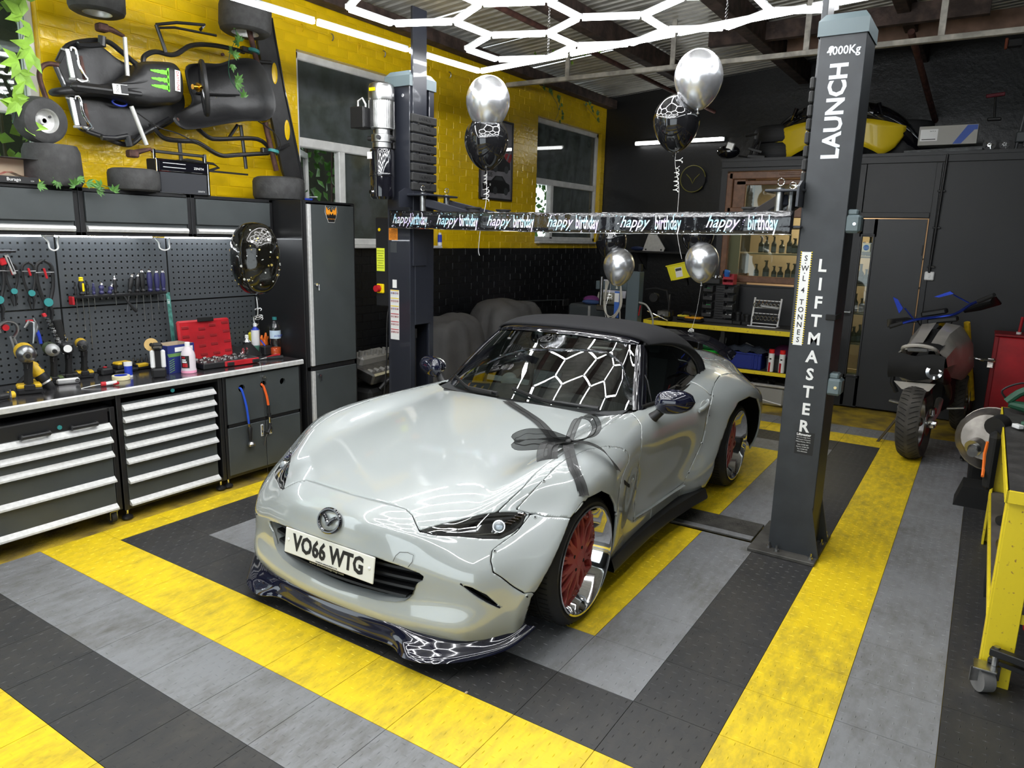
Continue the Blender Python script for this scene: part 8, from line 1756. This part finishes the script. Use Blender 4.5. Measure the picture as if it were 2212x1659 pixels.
# ---- on top of the partition room
ZP = 2.622
t = thing('rear_bumper', 'black and yellow car rear bumper lying on the roof of the partition room', 'car bumper', (2.31, YS + .38, ZP)); n = 32
def arc(x): return .30 - .0 * x
xs = [-.80 + 1.60 * i / n for i in range(n + 1)]
top = lambda x: .60 - .36 * (abs(x) / .80) ** 2.6
b = MB(); b.grid([[(x, .05 - .35 * (abs(x) / .8) ** 3 * -1, top(x) - .0) for x in xs], [(x, -.16 + .30 * (abs(x) / .8) ** 3, top(x) - .03) for x in xs], [(x, -.22 + .30 * (abs(x) / .8) ** 3, top(x) - .09) for x in xs], [(x, -.20 + .28 * (abs(x) / .8) ** 3, top(x) - .17) for x in xs], [(x * .95, -.17 + .28 * (abs(x) / .8) ** 3, top(x) - .20) for x in xs]]); b.build('black_bumper_skin', 'blackgloss', t, ang=60)
M['bumpyel'] = mat('bumper_yellow', (.78, .56, .015), .32, 0, .4)
up_ = lambda x: .40 - .10 * (abs(x) / .66) ** 2; lo2 = lambda x: (.155 - .14 * (abs(x) / .46) ** 2.2) if abs(x) < .46 else (.015 + (abs(x) - .46) * .55 + 2.2 * max(0, abs(x) - .56) ** 1.3)
xs2 = [-.66 + 1.32 * i / n for i in range(n + 1)]
b = MB(); b.grid([[(x, -.19 + .22 * (abs(x) / .8) ** 3 + .04 * (1 - v), up_(x) * v + lo2(x) * (1 - v)) for x in xs2] for v in (1, .8, .6, .4, .2, 0)]); o = b.build('yellow_bumper_skin', 'bumpyel', t, ang=70); o.modifiers.new('t', 'SOLIDIFY').thickness = .006
b = MB(); b.prism([(-.34, .44), (.34, .44), (.30, .52), (-.30, .52)], -.245, -.20, 'y'); b.build('plate_recess', 'blackmatt', t)
for sx in (-1, 1): b = MB(); b.tube([(sx * .36, -.21, .43), (sx * .44, -.20, .40), (sx * .40, -.21, .52)], .022, 8); b.build('recess_side', 'blackgloss', t)
for k, (x, y) in enumerate(((1.57, .34), (1.57, .34), (3.02, .5), (3.02, .5))):
 z = ZP + .01 + (k % 2) * .19; t = thing('stored_tyre', ('lower', 'upper', 'lower', 'upper')[k] + ' tyre stacked behind the ' + ('left' if k < 2 else 'right') + ' end of the bumper', 'tyre', (x + .12 * (1 if k < 2 else -1), YS + y + .2, z)); b = MB(); b.lathe([(.20, .0), (.28, .0), (.30, .03), (.30, .15), (.28, .18), (.20, .18)], 32, cap=False); b.lathe([(.20, 0), (.19, .09), (.20, .18)], 32, cap=False)
 for g in (.05, .09, .13): b.tube([(.301 * cos(a), .301 * sin(a), g) for a in [2 * pi * i / 32 for i in range(32)]], .004, 4, True)
 b.build('tyre_body', 'tyre', t)
t = thing('headlamp_unit', 'old car headlamp unit lying on the roof of the partition room at its left end', 'headlamp', (1.22, YS + .18, ZP)); b = MB(); b.ell((-.02, 0, .10), (.13, .10, .075), 16, 10); b.build('housing', 'blackgloss', t); BX((.02, -.08, .15), (.09, .02, .09), (0, .3, 0), .01).build('mount', 'alu', t); b = MB(); b.tube([(.10, 0, .05), (.22, 0, .03), (.30, 0, .20), (.30, 0, .28), (.15, .05, .27)], .012, 6); b.build('arm', 'black', t)
t = thing('towbar_parts', 'black metal bracket with springs beside the left end of the bumper', 'bracket', (1.48, YS + .15, ZP)); b = MB(); b.tube([(-.03, 0, .02), (.02, 0, .22)], .012, 6); b.tube([(.04, 0, .02), (.08, 0, .20)], .012, 6); b.box((.03, 0, .10), (.16, .03, .03), (0, .3, 0), .004); b.box((.05, 0, .03), (.20, .05, .04), (0, .1, 0), .006); b.build('bracket', 'black', t)
t = thing('cardboard_carton', 'long grey carton with a blue swoosh on the roof of the partition room', 'box', (3.36, YS + .25, ZP + .08)); BX((0, 0, .09), (.50, .22, .18), None, .002).build('carton', mat('carton_grey', (.42, .41, .38), .7), t); MB().prism([(.05, .005), (.12, .005), (.22, .13), (.245, .13), (.245, .175), (.16, .175)], -.112, -.1105, 'y').build('blue_swoosh', mat('carton_blue', (.03, .09, .42), .5), t, smooth=0); BX((-.16, -.111, .095), (.15, .002, .11)).build('carton_label', 'white', t, smooth=0)
text('NOT A', .016, 'black', t, (-.13, -.1125, .13), (pi / 2, 0, 0), 'lettering', .0003); BX((-.16, -.1125, .055), (.12, .001, .008)).build('label_print', 'black', t, smooth=0)
t = thing('grey_planks', 'bundle of weathered grey boards under the carton', 'boards', (3.36, YS + .20, ZP));
for k in range(3): BX((-.02, -.10 + .10 * k, .012 + .024 * (k % 2)), (.66 + .03 * k, .09, .022), (0, rad(-1.5), rad(2 * k - 2)), .002).build('board', mat('weathered_grey', (.16, .165, .17), .7, var=.5, vscale=18) if k == 0 else bpy.data.materials['weathered_grey'], t)
for k, x in enumerate((3.72, 3.84, 4.02)):
 t = thing('castor', ('spoked pulley wheel beside the carton', 'brass coloured castor next to the pulley wheel', 'swivel castor at the foot of the step ladder')[k], 'castor', (x, YS + .14, ZP)); b = MB(); b.cyl((0, -.02, .06), (0, .02, .06), .055 - .01 * k, 20); b.build('castor_wheel', 'black', t); b = MB(); b.cyl((0, -.024, .06), (0, .024, .06), .018, 12)
 for i in range(5): a = 2 * pi * i / 5; b.tube([(0, -.022, .06), (.040 * cos(a), -.022, .06 + .040 * sin(a))], .005, 5)
 b.build('castor_hub', 'chrome' if k == 0 else 'steel', t); BX((0, .0, .01), (.07, .06, .014), None, .003).build('castor_plate', 'steel', t)
t = thing('step_ladder', 'black folding step ladder with grey treads leaning at the right edge of the partition roof', 'ladder', (4.05, YS + .30, ZP)); b = MB(); b.tube([(-.12, 0, 0), (-.02, .1, 1.05)], .014, 8); b.tube([(.45, 0, 0), (.40, .1, 1.05)], .014, 8); b.tube([(-.07, .12, .10), (-.02, .12, .60)], .008, 6); b.build('ladder_rail', mat('ladder_edge', (.12, .125, .13), .4, .5), t)
for k, z in enumerate((.14, .58, 1.02)): BX((.17, .02 + .09 * z, z), (.60, .12, .10), None, .01).build('ladder_tread', 'cabgrey', t)
t = thing('orange_clamp', 'orange and black clamp at the top of the step ladder', 'clamp', (3.80, YS + .36, 3.63)); BX((0, 0, 0), (.12, .05, .08), None, .01).build('clamp_body', 'black', t); BX((-.07, 0, 0), (.025, .055, .10), None, .008).build('clamp_end', mat('dull_orange', (.3, .08, .04), .5), t)
t = thing('red_tee_handle', 'red T-shaped handle tool on the black wall near the ladder', 'tool', (3.70, YS + .60, 3.12)); BX((0, 0, .09), (.16, .03, .035), (0, -.08, 0), .006).build('tee', mat('dull_red', (.20, .02, .035), .5), t); b = MB(); b.cyl((0, 0, .08), (.02, 0, -.12), .010, 8); b.build('shaft', 'black', t); BX((.02, 0, -.14), (.12, .05, .03), None, .008).build('foot', 'black', t)
# ================================================================ MOTORBIKE AND RIGHT-HAND SIDE
M['bikewhite'] = mat('bike_cream_white', (.50, .47, .42), .35, 0, .5, var=.2, vscale=6); M['biketyre'] = mat('dusty_tyre', (.085, .078, .068), .8, var=.5, vscale=7)
M['anoblue'] = mat('blue_anodised', (.03, .06, .42), .25, .8); M['kick'] = mat('stand_bronze', (.09, .075, .05), .5, .4)
mb_ = thing('motorbike', 'cream motorbike seen from behind on its side stand by the black wall', 'motorbike', (3.535, 4.98, 0), rot=(0, rad(-3), rad(-7)))
def bwheel(y, x, r, w, nm):
 t = thing('wheel', None, None, (x, y, r)); t.parent = mb_; q = Matrix.Rotation(pi / 2, 4, 'Y'); h = w / 2
 b = MB(); b.lathe([(r * .68, -h * .6), (r * .80, -h * .95), (r * .90, -h), (r * .965, -h * .6), (r, 0), (r * .965, h * .6), (r * .90, h), (r * .80, h * .95), (r * .68, h * .6)], 48, q, cap=False); b.build('tyre', 'biketyre', t)
 b = MB()
 for k in range(44):
  a = 2 * pi * k / 44
  for s_ in (-1, 1):
   pts = []
   for u in (0.15, .5, .85): x_ = s_ * h * u; rr = r * (1.004 - .085 * u * u - .02 * u ** 6); a2 = a + s_ * .0 + u * .16 + (.07 if s_ > 0 else 0); pts.append((x_, rr * sin(a2), rr * cos(a2)))
   b.tube(pts, .0032, 4, flat=.5)
 b.build('tread_grooves', 'blackmatt', t)['kind'] = 'stuff'
 b = MB(); b.lathe([(r * .69, -h * .6), (r * .62, -h * .5), (r * .62, h * .5), (r * .69, h * .6)], 40, q, cap=False); b.lathe([(.02, -.06), (.035, -.05), (.035, .05), (.02, .06)], 18, q)
 for k in range(18): a = 2 * pi * k / 18; b.cyl((.04 * (-1) ** k, .035 * sin(a), .035 * cos(a)), (0, r * .63 * sin(a + .3), r * .63 * cos(a + .3)), .002, 4)
 b.build('spoked_rim', 'steel', t); b = MB(); b.lathe([(.05, h + .012), (.11, h + .012), (.11, h + .016), (.05, h + .016)], 28, q, cap=False); b.build('brake_disc', 'steel', t); return t
bwheel(0, 0, .31, .165, 'rear'); bwheel(1.36, .13, .30, .12, 'front')
def bp_(nm, m_, f): b = MB(); f(b); b.build(nm, m_, mb_)
bp_('swingarm', 'alu', lambda b: [b.tube([(sx * .115, -.02, .31), (sx * .11, .25, .36), (sx * .08, .55, .42)], [.022, .028, .03], 10) for sx in (-1, 1)])
bp_('brake_caliper', 'chrome', lambda b: (b.box((.125, .02, .40), (.04, .09, .06), None, .01), b.box((.13, -.02, .29), (.05, .05, .04), None, .01), b.cyl((.10, 0, .31), (.16, 0, .31), .022, 12)))
bp_('sprocket', 'alu', lambda b: b.cyl((-.10, 0, .31), (-.108, 0, .31), .11, 36)); bp_('chain_guard', 'alu', lambda b: b.box((-.115, .08, .42), (.02, .25, .03), None, .004))
bp_('engine', 'blackmatt', lambda b: (b.box((.02, .68, .48), (.26, .34, .34), None, .05), b.box((.02, .78, .70), (.18, .20, .22), (rad(-15), 0, 0), .03))); bp_('frame', 'black', lambda b: [b.tube([(sx * .10, .05, .80), (sx * .11, .4, .82), (sx * .10, .8, .90), (sx * .04, 1.02, 1.0)], .018, 8) for sx in (-1, 1)])
bp_('fork_leg', 'dyellow', lambda b: [b.tube([(sx * .09 + .12, 1.36, .30), (sx * .10 + .06, 1.05, 1.05)], .026, 10) for sx in (-1, 1)])
bp_('footpeg', 'steel', lambda b: [b.box((sx * .22 + .02, .30, .40), (.13, .05, .018), (0, sx * -.15, 0), .004) for sx in (-1, 1)])
def shroud(b):
 for sx in (-1, 1):
  rows = [[(sx * w, y, z) for y, z in zip((.02, .25, .50, .80, 1.0), zz)] for w, zz in ((.03, (.90, .93, 1.0, 1.06, 1.04)), (.12, (.89, .92, .99, 1.04, 1.0)), (.185, (.84, .87, .90, .92, .86)), (.20, (.77, .76, .74, .70, .66)), (.15, (.73, .70, .62, .56, .55)))]; b.grid([[(x * (1 if y < .6 else 1.25), y, z) for x, y, z in r] for r in rows])
bp_('side_fairing', 'bikewhite', shroud)
bp_('seat', 'blackmatt', lambda b: b.grid([[(x, y, z + .03 * cos(x * 9)) for x in (-.13, -.08, 0, .08, .13)] for y, z in ((.02, .87), (.15, .90), (.4, .91), (.55, .95), (.62, .99))]))
bp_('tail_unit', 'bikewhite', lambda b: (b.tube(smoothpts([(-.12, .06, .86), (-.11, -.06, .92), (0, -.09, .945), (.11, -.06, .92), (.12, .06, .86)], 4), .015, 8), b.prism([(-.16, .64), (.14, .64), (.10, .58), (.0, .555), (-.10, .58)], -.07, -.05, 'y'), b.box((-.01, .02, .72), (.26, .12, .16), None, .03)))
bp_('tail_light', mat('smoked_lens', (.10, .10, .10), .15, 0, 1), lambda b: b.box((0, -.085, .905), (.15, .02, .03), None, .008)); 
b = MB(); r_ = random.Random(3); b.grid([[(-.20 + .40 * i / 10, -.10 - .03 * sin(pi * j / 6) + r_.uniform(-.006, .006), .87 - .20 * j / 6 + .012 * sin(i)) for i in range(11)] for j in range(7)]); b.build('rag_cover', 'blackmatt', mb_)
bp_('mudguard', 'black', lambda b: (b.box((0, .12, .62), (.17, .16, .26), None, .04), b.tube([(-.17, 0, .80), (-.18, -.03, .62), (-.15, 0, .54)], .018, 8)))
bp_('silencer', 'black', lambda b: b.tube([(.135, -.12, .745), (.14, .10, .70), (.14, .34, .62)], [.058, .062, .045], 18)); b = MB(); q = Vector((.135, -.12, .745)); b.lathe([(.036, .012), (.060, .010), (.062, -.012), (.056, -.014)], 26, Matrix.Translation(q) @ Matrix.Rotation(rad(78), 4, 'X'), cap=False); b.build('exhaust_tip', 'chrome', mb_); b = MB(); b.cyl(q, q + Vector((0, -.004, 0)), .034, 20); b.build('exhaust_bore', 'blackmatt', mb_)
bp_('exhaust_pipe', 'kick', lambda b: b.tube(smoothpts([(.14, .34, .62), (.15, .5, .50), (.10, .7, .38), (.0, .9, .45)], 4), .026, 10))
bp_('side_stand', 'kick', lambda b: (b.tube([(-.10, .38, .42), (-.22, .36, .22), (-.345, .34, .012)], [.014, .012, .012], 8), b.box((-.36, .34, .010), (.07, .05, .012), None, .003)))
bp_('handlebar', 'anoblue', lambda b: b.tube(smoothpts([(-.34, .74, 1.03), (-.20, .78, 1.08), (-.02, .84, 1.11), (.10, .84, 1.14), (.22, .74, 1.23), (.30, .66, 1.27)], 4), .013, 8)); bp_('bar_grip', 'rubber', lambda b: (b.cyl((-.40, .72, 1.01), (-.30, .75, 1.05), .019, 12), b.cyl((.28, .68, 1.26), (.40, .60, 1.32), .019, 12)))
bp_('hand_guard', 'black', lambda b: (b.tube([(-.40, .70, 1.01), (-.41, .84, 1.05), (-.30, .92, 1.06), (-.20, .88, 1.06)], [.012, .05, .055, .02], 10, flat=.5), b.tube([(.40, .60, 1.31), (.40, .74, 1.25), (.26, .84, 1.20), (.16, .84, 1.16)], [.012, .045, .05, .02], 10, flat=.5)))
bp_('mirror', 'anoblue', lambda b: (b.tube([(-.22, .80, 1.08), (-.30, .80, 1.18)], .007, 6), b.prism([(-.40, 1.28), (-.36, 1.26), (-.31, 1.18), (-.34, 1.13)], .78, .80, 'y'), b.tube([(.20, .78, 1.24), (.08, .76, 1.31)], .007, 6), b.prism([(-.06, 1.29), (.06, 1.34), (.09, 1.32), (-.02, 1.285)], .72, .76, 'y')))
bp_('instrument', 'black', lambda b: (b.box((-.08, .92, 1.14), (.20, .12, .05), (0, -.2, 0), .012), b.box((0, .86, 1.08), (.24, .08, .05), (0, -.15, 0), .012)))
bp_('radiator_cable', 'black', lambda b: (b.tube(smoothpts([(-.2, .80, 1.08), (-.15, .9, .98), (-.06, .95, .9)], 4), .006, 5), b.tube(smoothpts([(.1, .84, 1.12), (.05, .9, 1.02), (.02, .95, .92)], 4), .006, 5)))
# red cabinet / press
t = thing('red_cabinet', 'tall red steel cabinet with a latch at the right edge by the black wall', 'cabinet', (4.35, 6.35, 0)); BX((0, 0, .47), (.70, .42, .94), (0, 0, 0), .01).build('cabinet_body', 'red', t); BX((-.34, -.215, .47), (.035, .02, .94), None, .004).build('corner_rail', 'dred', t); BX((0, -.05, .955), (.72, .34, .02), None, .003).build('top_plate', 'dred', t); b = MB(); b.cyl((-.18, -.1, .96), (-.17, -.1, 1.12), .013, 10); b.build('red_pin', 'red', t); b = MB(); b.cyl((-.18, -.1, .955), (-.18, -.1, .985), .02, 10); b.build('pin_collar', 'white', t)
b = MB(); b.tube([(-.33, -.24, .72), (-.42, -.26, .725), (-.50, -.26, .735)], [.016, .014, .008], 8); b.box((-.36, -.235, .70), (.05, .03, .09), None, .004); b.build('latch', 'chrome', t); BX((-.37, -.23, .13), (.05, .03, .06), None, .006).build('hinge', 'steel', t)
# trolley jack + steel silencer tank
t = thing('trolley_jack', 'red steel trolley with a castor beside the silver silencer', 'jack', (3.92, 5.25, 0)); BX((.10, .05, .14), (.34, .42, .06), (0, rad(8), rad(12)), .01).build('jack_frame', 'red', t); b = MB(); b.cyl((-.03, -.06, .055), (.01, -.06, .055), .055, 20); b.cyl((-.05, -.14, .055), (-.03, -.14, .055), .03, 14); b.build('jack_wheel', 'rubber', t); BX((-.01, -.06, .10), (.06, .10, .05), None, .008).build('fork', 'steel', t)
M['silencer'] = mat('dull_steel', (.42, .38, .34), .38, .75, var=.45, vscale=9)
t = thing('silencer_box', 'large ribbed silver car silencer standing on black blocks by the yellow bench', 'silencer', (4.07, 4.55, .34), rot=(rad(-14), 0, rad(-8))); b = MB(); rows = []
for i in range(13):
 u = i / 12; e = 1 if 1 < i < 11 else (.93 if i in (1, 11) else .72); g = 1.02 if i in (3, 5, 7, 9) else 1
 rows.append([(.20 * e * g * cos(a) * (1 if abs(cos(a)) < .8 else 1.05), -.48 + .96 * u, .215 * e * g * sin(a)) for a in [2 * pi * k / 28 for k in range(28)]])
b.grid(rows, True); b.add(rows[0], [tuple(range(28))]); b.add(rows[-1], [tuple(range(28))]); b.build('silencer_shell', 'silencer', t, ang=50)
b = MB(); b.cyl((-.04, -.47, -.06), (-.06, -.53, -.09), .055, 20); b.cyl((-.06, -.52, -.09), (-.05, -.60, -.12), .032, 14); b.build('pipe_stub', 'steel', t); b = MB()
for k in range(4): y = -.26 + .17 * k; b.tube([(.205 * cos(a), y, .220 * sin(a)) for a in [2 * pi * i / 28 for i in range(28)]], .007, 5, True)
b.build('pressed_rib', 'silencer', t)
t = thing('rubber_block', 'black rubber block under the near end of the silencer', 'block', (3.99, 4.02, 0)); MB().prism([(-.12, 0), (.13, 0), (.09, .14), (-.08, .14)], -.12, .12, 'y').build('block', 'blackmatt', t, smooth=0); t = thing('rubber_block', 'black rubber block under the far side of the silencer', 'block', (3.98, 4.62, 0)); BX((.06, 0, .07), (.20, .22, .14), None, .02).build('block', 'blackmatt', t)
# right bench
yb = thing('yellow_bench', 'yellow angle-iron workbench with dark rubber top at the right edge', 'workbench', (4.4, 2.4, 0)); ZB = .82
BX((4.43, 2.43, ZB - .008), (.78, 1.74, .016)).build('bench_mat', 'benchtop', yb, True)
for (c, d) in (((4.040, 2.43, ZB - .025), (.012, 1.76, .05)), ((4.43, 1.556, ZB - .025), (.79, .012, .05)), ((4.43, 3.304, ZB - .025), (.79, .012, .05)), ((4.10, 1.585, ZB / 2 - .025), (.10, .012, ZB - .05)), ((4.048, 1.62, ZB / 2 - .025), (.012, .08, ZB - .05)), ((4.048, 3.26, ZB / 2 - .025), (.012, .08, ZB - .05)), ((4.09, 3.295, ZB / 2 - .025), (.09, .012, ZB - .05)), ((4.75, 1.59, ZB / 2), (.10, .012, ZB - .05)), ((4.43, 1.60, .30), (.74, .012, .04)), ((4.045, 2.43, .30), (.012, 1.66, .04))): BX(c, d, None, .002).build('angle_rail', 'benchyel', yb, True)
BX((4.43, 2.43, .318), (.76, 1.66, .012)).build('lower_shelf', mat('worn_shelf', (.13, .115, .10), .6, var=.4, vscale=10), yb, True)
for k in range(2): BX((4.40, 1.75 + .12 * k, .342 + .026 * k), (.60, .10, .024), (0, 0, .06 * k), .003).build('timber_offcut', mat('plank_wood', (.38, .27, .17), .7, var=.4, vscale=14) if k == 0 else bpy.data.materials['plank_wood'], yb, True)
t = thing('castor_trolley', 'black trolley frame on silver castors under the yellow bench', 'trolley', (4.07, 1.52, 0)); b = MB(); b.cyl((-.03, -.015, .05), (.01, .01, .05), .048, 24); b.build('castor_wheel', mat('castor_grey', (.18, .175, .17), .5), t); b = MB(); b.box((-.01, .0, .105), (.08, .08, .008), None, .002); b.box((-.035, -.02, .075), (.05, .005, .06), (0, 0, .5)); b.box((.02, .015, .075), (.05, .005, .06), (0, 0, .5)); b.cyl((.02, .02, .11), (.02, .02, .19), .012, 10); b.build('castor_fork', 'steel', t)
BX((.30, -.06, .17), (.62, .035, .03), (0, 0, rad(-14)), .003).build('frame_rail', 'black', t); BX((.30, -.03, .12), (.62, .035, .02), (0, 0, rad(-14)), .003).build('frame_rail', 'black', t); b = MB(); b.cyl((.34, -.24, .055), (.42, -.30, .055), .022, 14); b.build('silver_foot', 'chrome', t)
# things on and under the bench
t = thing('chainsaw', 'green garden power saw lying on the yellow bench', 'power saw', (4.22, 3.15, ZB)); b = MB(); b.tube(smoothpts([(-.17, 0, .06), (-.10, 0, .13), (.02, 0, .16), (.14, 0, .14)], 4), .022, 10); b.tube([(-.16, 0, .05), (-.05, 0, .035), (.12, 0, .05)], [.02, .035, .05], 10); b.build('green_body', 'dgreen', t); BX((.14, 0, .10), (.12, .10, .12), None, .02).build('motor_housing', 'blackmatt', t); b = MB(); b.tube(smoothpts([(-.17, 0, .07), (-.20, .0, .12), (-.12, .01, .17), (0, .01, .18)], 4), .006, 6); b.build('hand_guard', 'black', t); b = MB(); b.ell((.02, 0, .07), (.05, .055, .035), 12, 8); b.build('silver_cover', 'alu', t)
t = thing('wrapped_sack', 'crumpled clear and brown sack behind the green saw', 'sack', (4.48, 3.40, ZB)); b = MB(); r_ = random.Random(2); b.grid([[(.20 * cos(a) * s + r_.uniform(-.02, .02), .14 * sin(a) * s + r_.uniform(-.02, .02), z) for a in [2 * pi * i / 16 for i in range(16)]] for s, z in ((1, 0), (1.05, .08), (.9, .2), (.6, .32), (.3, .40), (.01, .42))], True); b.build('sack', mat('brown_film', (.26, .20, .16), .35), t)
t = thing('hand_tool', 'green and black tool with red grips lying near the far corner of the bench', 'tool', (4.17, 2.72, ZB + .02)); b = MB(); b.tube([(-.06, .02, .0), (.06, .0, .01)], .022, 8); b.build('green_case', 'dgreen', t); b = MB(); b.tube(smoothpts([(-.04, .02, .03), (0, .10, .05), (.08, .08, .04)], 4), .010, 6); b.build('red_grip', 'red', t); BX((-.075, -.02, .0), (.03, .05, .02), (0, 0, .6), .003).build('white_tag', 'white', t)
t = thing('clamp_bag', 'black pouch with an orange clamp hung from the bench corner', 'pouch', (4.01, 2.72, .62)); BX((0, 0, .02), (.05, .14, .30), None, .02).build('pouch', 'blackmatt', t); b = MB(); b.tube([(-.03, -.03, .12), (-.035, -.02, .05), (-.03, -.04, -.02), (-.03, -.09, -.05)], .008, 6); b.build('orange_clamp', 'orange', t); b = MB(); b.cyl((-.01, .03, .19), (.02, .10, .20), .05, 16); b.build('disc', 'black', t)
for k, (x, y, rz, m_, l_) in enumerate(((4.13, 1.80, .3, 'chrome', 'chrome cylinder tool lying on the lower shelf of the yellow bench'), (4.14, 2.30, .5, 'steel', 'grey tube fitting farther back on the lower shelf of the yellow bench'), (4.12, 2.7, 1.1, 'black', 'black hand tool at the back of the lower shelf of the yellow bench'))):
 t = thing('shelf_tool', l_, 'tool', (x, y, .35), rotz=rz); b = MB(); b.cyl((-.07, 0, 0), (.07, 0, 0), .028, 18); b.cyl((.07, 0, 0), (.12, 0, .0), .016, 12); b.build('tool_body', m_, t)
t = thing('red_box', 'small red metal box under the yellow bench', 'box', (4.09, 2.55, .18)); BX((0, 0, 0), (.05, .12, .10), None, .006).build('box', 'red', t); BX((.12, .0, -.09), (.30, .2, .18)).build('crate_below', 'blackmatt', t)
t = thing('red_castor', 'small red wheeled trolley part on the floor beneath the yellow bench', 'trolley', (4.25, 2.05, 0)); b = MB(); b.cyl((-.02, 0, .045), (.02, 0, .045), .045, 18); b.build('wheel', 'black', t); BX((0, 0, .09), (.10, .10, .03), None, .005).build('bracket', 'red', t); BX((.22, .0, .115), (.42, .3, .02), None, .003).build('deck', 'red', t)
for (x, y, s_, m_) in ((1.675 + .73, .33, .006, 'kraft'),): b = MB(); b.ell((0, 0, .003), (s_, s_ * 1.4, .003), 8, 4); o = tag(b.build('chip', m_), 'tiny tan chip of debris on the black tile in front of the car', 'debris'); o.location = (x, y, .0)
t = tag(MB().ell((0, 0, .006), (.016, .013, .007), 9, 5).build('pebble', 'rust'), 'small brown stone on the yellow band in front of the car', 'debris'); t.location = (2.72, -.13, 0)
for i, ob in enumerate([o for o in bpy.data.objects if o.type == 'MESH' and len(o.data.polygons) == 0]): bpy.data.objects.remove(ob)
